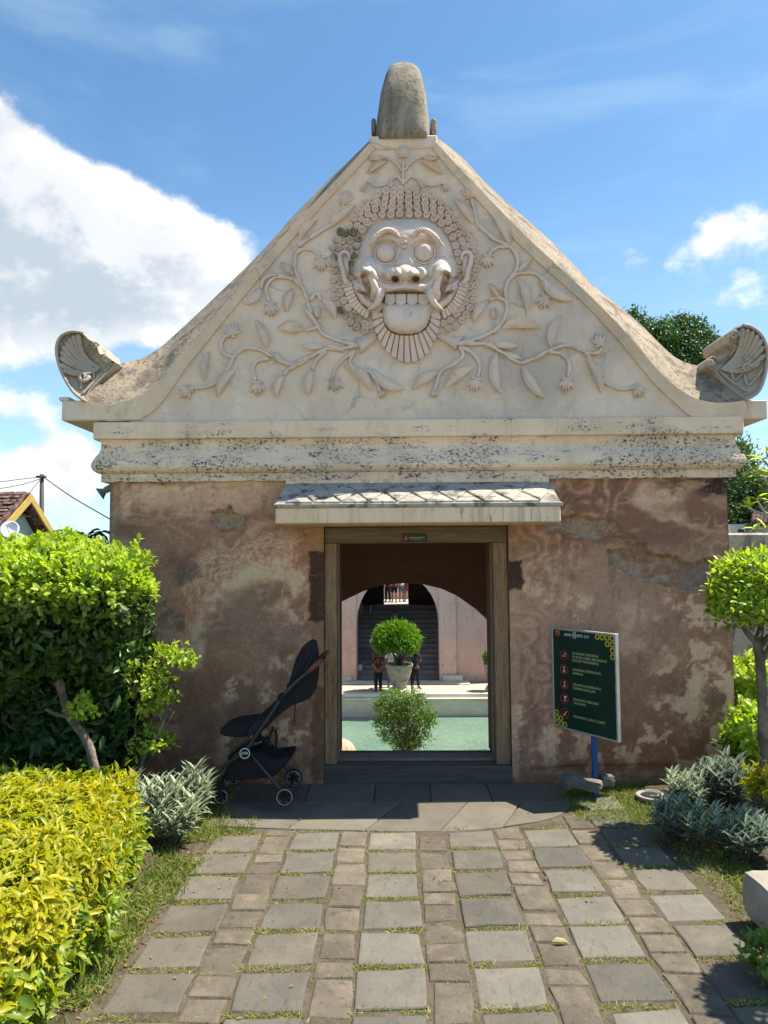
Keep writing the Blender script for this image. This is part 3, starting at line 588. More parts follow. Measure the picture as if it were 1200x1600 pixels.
# ------------------------------------------------------------------ carved mask on the gable
def z1(x, y): return 480+x/4.0, 270+y/4.0          # tracing frame of the mask
SZ = 0.00116                                        # metres per tracing unit
def Q(x, y, h=0.0): a, b = z1(x, y); return P(a, b, YG-h*SZ*1.25)
def mask():
    X, Y_ = np.meshgrid(np.arange(262, 978, 4.0), np.arange(288, 985, 4.0))
    out = [(318,520),(338,440),(372,370),(425,318),(500,296),(612,292),(720,296),(790,316),(840,352),(882,410),(908,470),(918,530),(940,590),(952,660),(938,740),(900,820),(840,880),(780,930),(700,965),(615,975),(530,965),(450,930),(395,880),(335,820),(292,740),(280,660),(295,585)]
    s_ = poly_sdf(X, Y_, out); H = np.where(s_ > 0, 46*(1-np.exp(-np.maximum(s_, 0)/26)), np.maximum(s_, -8)*1.0)
    def dome(cx, cy, rx, ry, h, p=.5):
        return h*np.clip(1-((X-cx)/rx)**2-((Y_-cy)/ry)**2, 0, 1)**p
    def ridge(pts, r, h): return h*np.sqrt(np.clip(1-(line_d(X, Y_, pts)/r)**2, 0, 1))
    H += dome(614, 560, 330, 330, 32, 1.0)
    H += dome(614, 375, 250, 95, 26, .9)
    for sg in (-1, 1):
        cx = 614+sg*122; H -= dome(cx, 500, 104, 88, 30, .8)
        H = np.maximum(H, 40+dome(614+sg*242, 606, 108, 88, 62, .55)*1.0)*(s_ > -6) + H*(s_ <= -6) if False else H
        H += dome(614+sg*240, 606, 108, 86, 40, .6)
        mir = lambda pts: [(614+sg*(x-614), y) for x, y in pts]
        # grooves and folds of the grin
        H += ridge(mir([(845,616),(870,600),(880,620)]), 15, 20)
        H -= ridge(mir([(872,640),(905,665),(945,655)]), 10, 26)
        H -= ridge(mir([(868,640),(842,720),(800,770)]), 26, 40)
        H += ridge(mir([(860,730),(905,715),(945,690)]), 26, 34)
        H += ridge(mir([(815,835),(880,800),(925,730)]), 26, 34)
        H -= ridge(mir([(820,780),(860,758),(905,742)]), 11, 34)
        H += ridge(mir([(880,520),(920,560)]), 12, 10)
    # nose
    H += ridge([(612,470),(614,560),(614,620)], 62, 36)*sstep(440, 570, Y_)
    H += dome(614, 628, 96, 62, 50, .6)
    for sg in (-1, 1): H += dome(614+sg*84, 628, 60, 50, 42, .6)
    for sg in (-1, 1): H -= dome(614+sg*62, 662, 27, 22, 110, .8)
    # upper lip
    lip = [(362,612),(385,600),(405,620),(430,672),(470,712),(540,718),(614,708),(690,718),(760,708),(800,668),(826,618),(846,600),(868,610)]
    H += ridge(lip, 30, 46)
    H -= dome(614, 790, 150, 66, 62, .4); H -= dome(614, 900, 165, 100, 40, .4)
    H += ridge([(490,748),(614,742),(740,748)], 14, 22)
    # drop faces outside
    nx = X.shape[1]; nz = X.shape[0]; ok = s_ > -8
    V = np.array([Q(x, y, h) for x, y, h in zip(X.ravel(), Y_.ravel(), H.ravel())])
    i, j = np.meshgrid(np.arange(nx-1), np.arange(nz-1)); i = i.ravel(); j = j.ravel(); a = j*nx+i
    k = ok.ravel(); kp = k[a] & k[a+1] & k[a+nx] & k[a+nx+1]; a = a[kp]
    T = np.concatenate([np.stack([a, a+nx+1, a+1], -1), np.stack([a, a+nx, a+nx+1], -1)])
    face = link('mask_relief', mesh_np('mask_relief', V, T), M['relief'], gate, True)
    tag(face, 'carved grinning guardian face with round eyes and tusks')
    Hf = lambda x, y: float(H[int(round((y-288)/4)), int(round((x-262)/4))])
    rm = M['relief']
    for cx, cy in ((491, 505), (729, 500)):
        c = Q(cx, cy, 62); ax = Vector((0, -1, 0)); r_ = 60*SZ
        MB().lathe(Q(cx, cy, 58), ax, [(-.01, r_*1.02), (.0, r_*1.02), (.018, r_*.97), (.032, r_*.85), (.044, r_*.62), (.051, r_*.32), (.053, .002)], 28).build('eye', rm, face, True)
        pts = [Q(cx+math.cos(t)*68, cy+math.sin(t)*66, 66) for t in np.linspace(0, 2*math.pi, 33)]
        MB().tube(pts, 6*SZ, 7).build('eyelid', rm, face, True)
    for sg in (-1, 1):
        mir = lambda pts: [(614+sg*(x-614), y) for x, y in pts]
        c = spline([Q(x, y, 100) for x, y in mir([(838,452),(800,400),(745,362),(690,366),(652,402)])], 6)
        eb = MB(); eb.tube(c, [8*SZ+10*SZ*math.sin(math.pi*min(1, .1+.9*i/(len(c)-1))) for i in range(len(c))], 8)
        for t in np.linspace(.04, .86, 11):
            p = c[int(t*(len(c)-1))]; d = Vector((sg*.9, -.1, -.62)).normalized()
            eb.tube([p+Vector((-sg*.012, -.014, .014)), p+d*.012+Vector((0, -.018, 0)), p+d*.032+Vector((0, -.008, 0))], [.004, .006, .002], 6)
        eb.build('eyebrow', rm, face, True)
        up = spline([Q(x, y, h) for (x, y), h in zip(mir([(806,778),(803,735),(818,680),(850,622)]), (70, 118, 128, 118))], 5)
        MB().tube(up, [SZ*r for r in np.interp(np.linspace(0, 1, len(up)), [0, .3, .75, 1], [28, 28, 17, 2])], 10).build('tusk', rm, face, True)
        dn = spline([Q(x, y, h) for (x, y), h in zip(mir([(768,718),(772,765),(798,820),(858,862)]), (80, 128, 134, 104))], 5)
        MB().tube(dn, [SZ*r for r in np.interp(np.linspace(0, 1, len(dn)), [0, .25, .7, 1], [27, 27, 17, 2])], 10).build('tusk', rm, face, True)
        ear = spline([Q(x, y, h) for (x, y), h in zip(mir([(966,548),(970,508),(1000,494),(1024,512),(1022,560),(1006,610),(998,655),(985,682),(962,690)]), (20,44,52,52,46,46,50,46,24))], 5)
        ea = MB(); ea.tube(ear, [SZ*r for r in np.interp(np.linspace(0, 1, len(ear)), [0, .4, .75, .9, 1], [8, 14, 17, 19, 10])], 8)
        inner_ = [Q(x, y, 14) for x, y in mir([(972,540),(985,512),(1006,512),(1010,560),(996,610),(985,650),(970,670),(968,600)])]; ea.rings([inner_, [p+Vector((0, -.028, 0)) for p in inner_]])
        ea.build('ear', rm, face, True)
        # cheek whiskers
        n_ = 10
        for k in range(n_):
            t0, t1 = k/n_, (k+.9)/n_
            ia, ib = [np.array((950, 690))+(np.array((838, 872))-np.array((950, 690)))*t+np.array((18, 14))*math.sin(math.pi*t) for t in (t0, t1)]
            oa, ob_ = [np.array((1010, 700))+(np.array((852, 920))-np.array((1010, 700)))*t+np.array((26, 20))*math.sin(math.pi*t) for t in (t0, t1)]
            pl = [Q(*mir([tuple(p)])[0], h) for p, h in ((ia, 30), (oa, 12), (ob_, 12), (ib, 30))]; m_ = MB(); tp = [p+Vector((0, -.018-.004*random.random(), 0)) for p in pl]
            m_.rings([[p+Vector((0, .03, 0)) for p in pl], tp]); m_.build('beard_ray', rm, face, bevel=.003)
    for k, (x0, x1) in enumerate(((487, 548), (552, 618), (624, 690), (694, 758))):
        yo = 4*math.cos((k-1.5)*.9); tp = [Q(x0, 758, 70), Q(x1, 758, 70), Q(x1+1, 812, 88), Q((x0+x1)/2, 832+yo, 90), Q(x0-1, 812, 88)]
        MB().rings([[p+Vector((0, .06, 0)) for p in tp], [p+Vector((0, -.012, 0)) for p in tp]]).build('tooth', rm, face, bevel=.008, seg=2)
    # tongue
    tx, ty = np.meshgrid(np.linspace(470, 776, 40), np.linspace(812, 1012, 30)); oy = [(474,812),(472,880),(486,940),(520,985),(570,1006),(640,1010),(700,998),(745,960),(768,900),(774,812)]
    sd_ = poly_sdf(tx, ty, oy); hh = np.where(sd_ > 0, 60+48*(1-np.exp(-sd_/14))+10*np.sin((ty-812)/200*3.1), 40+sd_*1.5); hh -= 7*np.exp(-((tx-622)/7)**2)*(sd_ > 20)
    V = np.array([Q(x, y, h) for x, y, h in zip(tx.ravel(), ty.ravel(), hh.ravel())]); i, j = np.meshgrid(np.arange(39), np.arange(29)); a = (j*40+i).ravel(); kk = (sd_ > -9).ravel(); a = a[kk[a] & kk[a+1] & kk[a+40] & kk[a+41]]
    link('tongue', mesh_np('tongue', V, np.concatenate([np.stack([a, a+41, a+1], -1), np.stack([a, a+40, a+41], -1)])), rm, face, True)
    # beard rays round the tongue
    inn = rs([(474,872),(476,925),(500,975),(550,1008),(622,1016),(696,1004),(748,970),(770,920),(776,872)], 18)
    otr = rs([(408,872),(420,950),(450,1040),(520,1130),(630,1186),(728,1145),(795,1050),(824,960),(830,872)], 18)
    for k in range(17):
        a0, a1 = inn[k], inn[k+1]; b0, b1 = otr[k], otr[k+1]; s0 = .06
        f_ = lambda p, q, t: (p[0]+(q[0]-p[0])*t, p[1]+(q[1]-p[1])*t)
        c0, c1 = f_(a0, a1, s0), f_(a0, a1, 1-s0); d0, d1 = f_(b0, b1, s0), f_(b0, b1, 1-s0); dm = f_(b0, b1, .5); cxx = (dm[0]-622)*.025; 
        pl = [Q(*c0, 58), Q(*d0, 26), Q(dm[0]+cxx, dm[1]+6, 26), Q(*d1, 20), Q(*c1, 52)]
        MB().rings([[Vector((p.x, YG+.01, p.z)) for p in pl], pl]).build('beard_ray', rm, face, bevel=.004)
    for yy, w in ((402, 22), (432, 24), (462, 16)):
        pts = [Q(606+(t*w), yy+10*t*t, 92) for t in (-1, -.5, 0, .5, 1)]; MB().tube(pts, [4*SZ, 10*SZ, 13*SZ, 10*SZ, 4*SZ], 8).build('forehead_drop', rm, face, True)
    # curls
    n = 12; prf = [(0, 1.0, .0), (.55, 1.02, .0), (.95, .86, .0), (.98, .66, .0), (.55, .50, .0), (.5, .34, .3), (.95, .22, .3), (1.0, .05, .3)]
    V = []; F = []
    for h, r_, off in prf:
        for k in range(n): t = k/n*2*math.pi; V.append((math.cos(t)*r_+off*.35, -h*.85, math.sin(t)*r_+off*.2))
    for a in range(len(prf)-1):
        for k in range(n): F.append((a*n+k, a*n+(k+1) % n, (a+1)*n+(k+1) % n, (a+1)*n+k))
    cm = bpy.data.meshes.new('hair_curl'); cm.from_pydata(V, [], F); cm.update(); cm.polygons.foreach_set('use_smooth', [True]*len(F)); cm.materials.append(rm)
    cs = cm.copy(); cs.materials.clear(); cs.materials.append(M['relief_soot'])
    pts = [(523,272),(578,266),(637,266),(692,268),(745,272),(793,292),(838,325),(878,370),(908,412),(925,465),(938,510),(950,556),(950,605),(470,272),(418,285),(375,322),(345,365),(320,415),(305,465),(290,520),(278,572),(275,614),
     (530,228),(580,225),(635,222),(685,225),(737,232),(785,250),(832,280),(880,312),(912,352),(942,393),(965,433),(985,470),(478,228),(425,240),(380,268),(340,300),(315,340),(288,378),(270,430),(247,478),
     (535,188),(583,185),(632,183),(683,187),(735,197),(785,215),(835,240),(878,270),(922,295),(955,338),(982,375),(1010,415),(1025,458),(485,193),(420,210),(375,235),(330,258),(297,295),(265,338),(240,382),(220,430),(197,475),(440,200),
     (540,152),(582,155),(633,152),(683,155),(735,165),(788,175),(835,192),(875,222),(490,162),(430,175),(378,190),(338,225),
     (540,125),(585,120),(633,118),(680,122),(728,135),(770,147),(493,128),(448,142),
     (160,470),(182,420),(208,372),(165,530),(172,572),(163,618),(165,672),(168,725),(175,780),(185,828),(212,862),(237,897),(268,937),(308,968),(362,990),(205,612),(200,572),(205,662),(208,710),(208,757),(230,803),(258,848),(288,888),(322,925),(358,945),(395,958),
     (1018,385),(1043,430),(1050,490),(1048,550),(1058,605),(1050,655),(1048,708),(1042,760),(1033,803),(1015,848),(992,892),(962,928),(925,962),(882,978),(1022,622),(1040,580),(1015,670),(1012,718),(1000,765),(985,812),(960,850),(930,888),(893,925),(852,945)]
    for x, y in pts:
        r_ = 25*SZ*random.uniform(.88, 1.06); sg = 1 if x > 614 else -1; y0 = YG+.012
        inn_ = 26 if (abs(x-614) < 330 and y < 560) else 6
        soot = (x < 330 and 340 < y < 640) or (x < 345 and y > 850)
        p = Q(x, y, 0); p.y = y0-SZ*random.uniform(inn_*.7, inn_*1.2)*.5
        Mx = Matrix.Translation(p) @ Matrix.Rotation(random.uniform(-.5, .5)+(2.6 if sg > 0 else .4), 4, 'Y') @ Matrix.Diagonal((r_, r_*(1.45+.5*random.random()), r_, 1))
        inst('hair_curl', cs if soot else cm, Mx, None, face)
mask()
# ------------------------------------------------------------------ vines
def vines():
    stems = MB(); rm = M['relief']; base = None
    fL = lambda p: (240+p[0]/3, 220+p[1]/3); fR = lambda p: (620+p[0]/2.857, 220+p[1]/2.857); fT = lambda p: (500+p[0]/4.615, 80+p[1]/4.615)
    def stem(f_, pts, r0=.0142, r1=.0105):
        c = spline([P(*f_(p), YG-.017) for p in pts], 5); m_ = len(c); ph = random.random()*9
        c = [p+Vector((random.uniform(-.0022, .0022), random.uniform(-.003, .003), random.uniform(-.0022, .0022))) for p in c]; stems.tube(c, [(r0+(r1-r0)*i/(m_-1))*(1+.16*math.sin(i*1.1+ph)+random.uniform(-.09, .09)) for i in range(m_)], 8)
        # pointed sheath at the joints
    def sheath(f_, p, q):
        a, b = P(*f_(p), YG-.012), P(*f_(q), YG-.034); stems.tube([a, a.lerp(b, .6), b], [.016, .019, .003], 7)
    leaves_, flowers = [], []
    L_ = lambda a, b, bow, w=13: leaves_.append((fL(a), fL(b), bow, w)); RL = lambda a, b, bow, w=13: leaves_.append((fR(a), fR(b), bow, w)); TL = lambda a, b, bow, w=10: leaves_.append((fT(a), fT(b), bow, w))
    FLo = lambda c, ang, s=1.0: flowers.append((fL(c), ang, s)); FRo = lambda c, ang, s=1.0: flowers.append((fR(c), ang, s))
    for s_ in [[(1010,935),(960,955),(880,975),(810,975),(740,1010),(670,1050),(600,1035),(540,1000),(480,975),(420,975),(375,1015),(350,1070),(310,1120),(270,1145),(220,1160),(165,1155)],
               [(960,955),(880,940),(800,910),(770,870),(735,800),(715,730),(690,670),(665,610),(665,545),(690,510),(740,510),(780,540)],
               [(690,660),(620,640),(570,640),(540,665),(527,705),(545,755)], [(620,640),(560,628),(515,652),(505,690)], [(770,870),(735,885),(705,885)],
               [(375,1015),(330,998),(315,960),(328,925),(355,912)], [(540,1020),(490,1030),(465,1065),(478,1125)], [(665,1055),(625,1075),(615,1100)], [(810,985),(765,1025),(745,1072)],
               [(940,985),(885,1030),(850,1070),(842,1112)], [(940,985),(920,1040),(950,1075),(1010,1080),(1040,1120),(1062,1170)], [(735,745),(765,715),(785,745)],
               [(680,490),(740,450),(800,412),(850,385),(885,330),(890,290)]]: stem(fL, s_)
    for s_ in [[(180,870),(270,905),(340,905),(410,910),(480,950),(550,990),(610,970),(680,935),(750,915),(810,930),(850,950),(880,1010),(910,1060),(960,1095),(1010,1110),(1065,1095)],
               [(270,905),(350,885),(430,850),(470,810),(490,760),(490,720),(485,660),(510,610),(560,590),(620,595),(660,630),(670,685)], [(490,720),(450,698),(415,712)],
               [(510,605),(540,560),(530,500),(490,465),(440,440),(390,400),(360,370),(345,310),(332,255)], [(500,470),(450,475),(410,505)], [(680,940),(740,955),(770,1000),(765,1055)],
               [(850,950),(900,945),(915,925)], [(290,920),(340,950),(370,1000),(362,1055)], [(280,920),(295,960),(250,1000),(200,1025),(180,1070),(170,1110)]]: stem(fR, s_)
    for s_ in [[(600,960),(598,870),(600,790)], [(592,862),(540,800),(480,765),(430,760)], [(604,860),(660,800),(720,765),(780,755)], [(600,950),(560,905),(520,920),(490,960),(400,968),(350,942),(300,985)], [(600,950),(650,905),(700,920),(740,950),(820,970),(880,950),(908,980)]]: stem(fT, s_, .010, .007)
    for a, b in [((1045,920),(960,960)), ((960,965),(880,935)), ((890,985),(805,955)), ((740,1010),(660,1040)), ((620,1040),(545,990)), ((780,880),(700,770)), ((700,690),(650,640))]: sheath(fL, a, b)
    for a, b in [((180,865),(285,915)), ((290,905),(350,895)), ((400,915),(430,905)), ((480,945),(560,975)), ((610,975),(680,935)), ((850,950),(845,945)), ((430,860),(465,815))]: sheath(fR, a, b)
    # knots beside the beard
    for f_, pl in ((fL, [(945,925),(965,935),(1000,915),(1040,905),(1045,935),(1010,965),(975,1000),(965,975)]), (fR, [(183,862),(215,878),(265,885),(302,878),(272,905),(262,940),(232,915),(190,890)])):
        a = [P(*f_(p), YG+.01) for p in pl]; stems.rings([a, [p+Vector((0, -.045, 0)) for p in a]])
    base = stems.build('vine_relief', rm, gate, True)
    for args in [((700,890),(580,885),-.42,20), ((505,690),(420,762),.3,14), ((890,1050),(1025,1172),.32,17), ((1030,1075),(1175,1162),-.35,17), ((530,972),(478,838),-.22,15), ((385,1072),(300,1202),-.38,16), ((240,1125),(262,985),.3,12), ((655,690),(625,805),-.35,15),
                 ((780,735),(850,836),.38,14), ((660,630),(597,565),.1,9), ((800,965),(692,958),.06,12), ((685,465),(770,368),.42,14), ((825,402),(945,300),.25,16), ((615,1095),(577,1205),-.42,14), ((745,1070),(727,1192),-.3,16), ((770,835),(772,770),.0,11)]: L_(*args)
    for args in [((505,470),(405,300),-.28,17), ((345,372),(255,258),-.25,16), ((540,612),(578,765),.35,16), ((530,590),(606,525),-.1,9), ((640,600),(790,712),-.32,17), ((470,835),(645,838),.4,20), ((430,910),(545,916),-.05,11), ((688,925),(736,775),.28,15), ((845,965),(912,1130),.33,16),
                 ((560,1000),(662,1150),-.2,16), ((445,945),(468,1130),-.3,17), ((190,1030),(70,1112),-.3,17), ((345,1005),(210,1107),-.22,17), ((412,712),(345,812),-.38,14), ((470,705),(415,635),-.08,10), ((440,800),(437,742),0,10)]: RL(*args)
    for args in [((470,762),(345,775),.05,9), ((490,790),(340,885),-.3,11), ((730,762),(860,770),.05,9), ((715,790),(880,890),.3,11), ((330,950),(295,1010),.1,7), ((880,955),(920,1010),-.1,7), ((700,920),(760,1015),.3,9), ((520,920),(500,1000),-.2,8)]: TL(*args)
    def leaf(a, b, bow, w):
        a = np.array(a); b = np.array(b); d = b-a; l_ = np.hypot(*d); nrm = np.array((d[1], -d[0]))/l_; c = (a+b)/2+nrm*bow*l_
        n_ = 9; rows = []
        for i in range(n_+1):
            t = i/n_; p = (1-t)**2*a+2*t*(1-t)*c+t*t*b; tg = 2*(1-t)*(c-a)+2*t*(b-c); tg /= np.hypot(*tg); nn = np.array((tg[1], -tg[0]))
            ww = w*.98*max(.05, math.sin(math.pi*min(1, t*.93+.05))**.85); asym = .25*(1 if bow > 0 else -1)
            l0 = p+nn*ww*(.5-asym*.5); r0 = p-nn*ww*(.5+asym*.5); e = max(.10, math.sin(math.pi*t)**.5)
            mid = p*.75+(l0 if bow > 0 else r0)*.25
            rows.append([P(*l0, YG+.006), P(*l0, YG-.044*e), P(*mid, YG-.022*e), P(*(mid-nn*ww*.07), YG-.018*e), P(*r0, YG-.047*e), P(*r0, YG+.006)])
        MB().rings(rows, closed=False).build('leaf', rm, base, True)
    for l_ in leaves_: leaf(*l_)
    FLo((545,760),80,1.1); FLo((360,910),-60,1.0); FLo((484,1130),85,1.05); FLo((845,1115),80,1.05); FLo((170,1158),135,1.0); FLo((783,545),85,1.15); FLo((892,290),-70,1.0)
    FRo((665,690),110,1.1); FRo((760,1060),95,1.05); FRo((908,915),-105,1.0); FRo((357,1060),105,1.05); FRo((1065,1095),50,1.0); FRo((407,510),95,1.0); FRo((330,250),-110,1.0)
    flowers.append((fT((600,760)), -90, .95)); flowers.append((fL((1064,1172)), 65, .6)); flowers.append((fR((170,1112)), 105, .6))
    for c, ang, s_ in flowers:
        m_ = MB(); c = np.array(c); L0 = 19*s_
        for k, (da, ll, ww, hh) in enumerate([(-38,1.0,6.2,.020), (38,1.0,6.2,.020), (-13,.98,7.2,.032), (14,1.0,7.2,.030), (-85,.48,5,.026), (85,.48,5,.026), (0,1.16,5,.020)]):
            an = R(ang+da); d = np.array((math.cos(an), math.sin(an))); nn = np.array((-d[1], d[0])); rows = []
            hh *= 1.6
            for i in range(6):
                t = i/5; p = c+d*L0*ll*t; w = ww*s_*max(.06, math.sin(math.pi*(.12+.88*t))**.8)*.5
                rows.append([P(*(p+nn*w), YG+.005), P(*(p+nn*w), YG-hh*.5), P(*p, YG-hh*(.85 if t < .9 else .6)), P(*(p-nn*w), YG-hh*.5), P(*(p-nn*w), YG+.005)])
            m_.rings(rows, closed=False)
        m_.build('flower', rm, base, True)
vines()
# ------------------------------------------------------------------ canopy over the door
def canopy():
    YF = -.50; YW = -.05
    a = P(427, 818, YF); b = P(880, 813, YF); x0, x1, z0 = a.x, b.x, a.z; zm = P(650, 787, YF).z; zt = P(650, 755, YW).z; xm = (x0+x1)/2
    xt0, xt1 = P(446, 757, YW).x, P(858, 752, YW).x
    mb = MB(); mb.box(x0+.012, x1-.012, YF+.012, .05, z0, zm-.02)
    ob = mb.build('door_canopy', M['canopy'], gate, bevel=.006)
    ed = MB(); ed.box(x0, x1, YF, .04, zm-.022, zm+.008); ed.build('canopy_edge', M['tile'], ob, bevel=.006)
    sl = MB(); e = .012; sl.add([(x0+e, YF+e, zm+.008), (x1-e, YF+e, zm+.008), (xt1, YW, zt), (xt0, YW, zt), (x1-e, YW, zm+.008), (x0+e, YW, zm+.008)], [(0,1,2,3), (1,4,2), (5,0,3)]); sl.build('canopy_slope', M['tile'], ob)
    mb = MB(); mb.box(xt0-.0, xt1+.0, -.047, .02, zt-.02, zat(737.5,.05)-.004); mb.build('upstand', M['canopy'], gate, bevel=.004)
    # diamond tiles in two staggered rows
    def S(u, v, h):                # u along, v up the slope
        lo = Vector((x0+e+(x1-x0-2*e)*u, YF+e, zm+.008)); hi = Vector((xt0+(xt1-xt0)*u, YW, zt)); nrm = Vector((0, -(zt-zm), (YW-YF))).normalized()
        return lo.lerp(hi, v)+nrm*h
    nt_ = 10
    for row, (v0, v1, off) in enumerate(((.03, .99, 0), (.50, 1.0, .5), (.0, .48, .5))):
        for k in range(nt_+ (1 if row == 0 else 0)):
            u = (k+.5+ (off if row else 0))/nt_ - (0 if row else 0) - .02; hw = .5/nt_*.97; j = lambda: random.uniform(-.004, .004)
            if u-hw < 0 or u+hw > 1.0: continue
            h = .012+.004*random.random()
            if row == 0: q = [(u, v0, h+.004), (u+hw, (v0+v1)/2, h*.6), (u, v1, .006), (u-hw, (v0+v1)/2, h*.6)]
            elif row == 1: q = [(u, v0+.03, .012), (u+hw, v1, .006), (u-hw, v1, .006)]
            else: q = [(u-hw, v0, .014), (u+hw, v0, .014), (u, v1-.03, .006)]
            tp = [S(a_+j(), b_+j()*2, c_) for a_, b_, c_ in q]; m_ = MB(); m_.rings([[p-Vector((0, 0, .02)) for p in tp], tp]); m_.build('roof_tile', M['tile'], ob, bevel=.004)
canopy()
# ------------------------------------------------------------------ wooden door frame
def wood(name, c1, c2, c3):
    q = NM(name); p = q.pos(); v = q.mul(p, (9, 9, .7)); g = q.noise(v, 5, 8, .7, .8); g2 = q.noise(q.mul(p, (26, 26, 1.6)), 5, 5, .7)
    col = q.mix(q.mp(g, .3, .7), c1, c2); col = q.mix(q.math('MULTIPLY', q.mp(g2, .5, .66), .7), col, c3); col = q.mix(q.math('MULTIPLY', q.mp(q.noise(p, 3, 5), .5, .7), .5), col, (.21,.18,.14))
    return q.fin(col, .8, q.bump(g2, .7, .006, q.bump(g, .6, .008)), .25)
M['wood'] = wood('old_timber', (0.396,0.247,0.125), (0.225,0.139,0.0767), (0.0791,0.0495,0.0323)); M['wood2'] = wood('grey_timber', (0.343,0.26,0.193), (0.199,0.148,0.114), (0.0791,0.0585,0.0444)); M['leafwood'] = wood('door_boards', (0.199,0.0787,0.0404), (0.132,0.054,0.0282), (0.0528,0.0269,0.0162))
def wood_h(name, a=(.24,.165,.085), b=(.12,.085,.048)):
    q = NM(name); p = q.pos(); v = q.mul(p, (.8, 9, 9)); g = q.noise(v, 5, 8, .7, .8); col = q.mix(q.mp(g, .3, .7), a, b)
    return q.fin(col, .8, q.bump(g, .7, .008), .25)
M['wood2h'] = wood_h('sill_timber', (.12,.105,.085), (.07,.06,.05))
def door():
    y0 = .03; lx0 = P(526, 1000, y0).x; rx0 = P(773, 1000, y0).x; zl = P(650, 848, y0).z; zs = P(650, 1196, 0).z
    mb = MB(); mb.box(DL+.002, DR-.002, y0, .17, zl, DZ-.002); fr = mb.build('door_frame', wood_h('old_lintel'), gate, bevel=.006)
    for a, b in ((DL+.003, lx0), (rx0, DR-.003)):
        m_ = MB(); rr = []
        for i in range(22):
            z = .01+(zl-.012)*i/21; j = lambda: random.uniform(-.003, .003)
            rr.append([(a, y0+.004+j(), z), (b+j(), y0+.004+j(), z), (b+j(), .165, z), (a, .165, z)])
        m_.rings(rr); m_.build('jamb', M['wood'], fr, bevel=.004)
        w = .012; xa = b if a < 0 else a-w
        MB().box(xa+.001, xa+w-.001, .10, .18, zs+.005, zl-.002).build('inner_jamb', M['wood2'], fr, bevel=.003)
    MB().box(DL+.001, DR-.001, -.012, .12, -.04, zs).build('threshold', M['wood2h'], fr, bevel=.008, seg=2)
    zt = P(650, 1178, .26).z; MB().box(lx0-.06, rx0+.06, .14, .30, -.04, zt).build('threshold', M['wood2'], fr, bevel=.006)
    for x in (lx0-.010, rx0-.010):
        for k in range(1): MB().box(x+.002*k*0, x+.020, .185+k*.2, .40+k*.2, zt+.01, zl+.02).build('door_board', M['leafwood'], gate, bevel=.004)
    # plastered soffit under the canopy
door()
# ------------------------------------------------------------------ ground
def ground_mat():
    q = NM('garden_soil'); p = q.pos(); a = q.noise(p, 3.5, 8, .65); b = q.noise(p, 26, 8, .7)
    col = q.mix(q.mp(b, .3, .7), (.055,.040,.028), (.12,.092,.066)); col = q.mix(q.math('MULTIPLY', q.mp(a, .48, .62), .5), col, (.085,.095,.035))
    col = q.mix(q.mp(q.noise(p, 70, 4, .7), .6, .7), col, (.20,.165,.12))
    return q.fin(col, .95, q.bump(b, .9, .02, q.bump(q.noise(p, 120, 4), .6, .006)), .15)
soil = ground_mat()
HX0, HX1, HY0, HY1 = -5.6, 6.2, YB-.02, 40.0
def ground():
    mb = MB(); z = -.022
    def quad(x0, x1, y0, y1): mb.add([(x0,y0,z),(x1,y0,z),(x1,y1,z),(x0,y1,z)], [(0,1,2,3)])
    F = 900
    quad(-F, F, -F, -.0); quad(-F, XL+.1, 0, HY0); quad(XR-.1, F, 0, HY0); quad(-F, HX0, HY0, HY1); quad(HX1, F, HY0, HY1); quad(-F, F, HY1, F)
    tag(mb.build('ground', soil), kind='structure')
    for a, b in ((XL+.1, HX0), (HX1, XR-.1)): pass
ground()
pave = weather('bounce_court_paving', (0.448,0.392,0.314), (0.358,0.314,0.252), 1.2, [(7,.5,.66,(0.291,0.258,0.207),.6,B)], .9, .3, .006, 30)
tag(MB().box(-16, 16, -30, -5.02, -.1, -.008).build('bounce_court', pave), kind='structure')  # unseen paving added behind the camera, pale to bounce light onto the gate
# gentle raised bed on the right, under the sign and the shrubs
def bed(name, pts, h, label):
    pts = [Vector(p) for p in pts]; c = sum(pts, Vector())/len(pts); mb = MB()
    r0 = [p for p in pts]; sm = []
    for p in pts: sm.append(p)
    rr = [[Vector((p.x, p.y, -.03)) for p in sm], [Vector((c.x+(p.x-c.x)*.93, c.y+(p.y-c.y)*.93, h*.6)) for p in sm], [Vector((c.x+(p.x-c.x)*.75, c.y+(p.y-c.y)*.75, h+random.uniform(-.01, .01))) for p in sm], [Vector((c.x+(p.x-c.x)*.4, c.y+(p.y-c.y)*.4, h+random.uniform(-.015, .015))) for p in sm]]
    mb.rings(rr); o = mb.build(name, soil, None, True); tag(o, kind='structure'); return o
bed('flower_bed', [(x, y, 0) for x, y in ((1.62,-.05),(1.72,-.45),(1.70,-.85),(1.78,-1.3),(1.95,-1.75),(2.3,-2.0),(3.4,-2.2),(4.5,-1.6),(4.6,-.2),(2.6,-.03))], .035, '')
bed('flower_bed', [(x, y, 0) for x, y in ((-1.15,-4.6),(-1.10,-3.2),(-1.22,-2.2),(-1.25,-1.2),(-1.3,-.5),(-1.5,-.06),(-4.2,-.06),(-4.4,-2.0),(-4.2,-4.6))], .03, '')
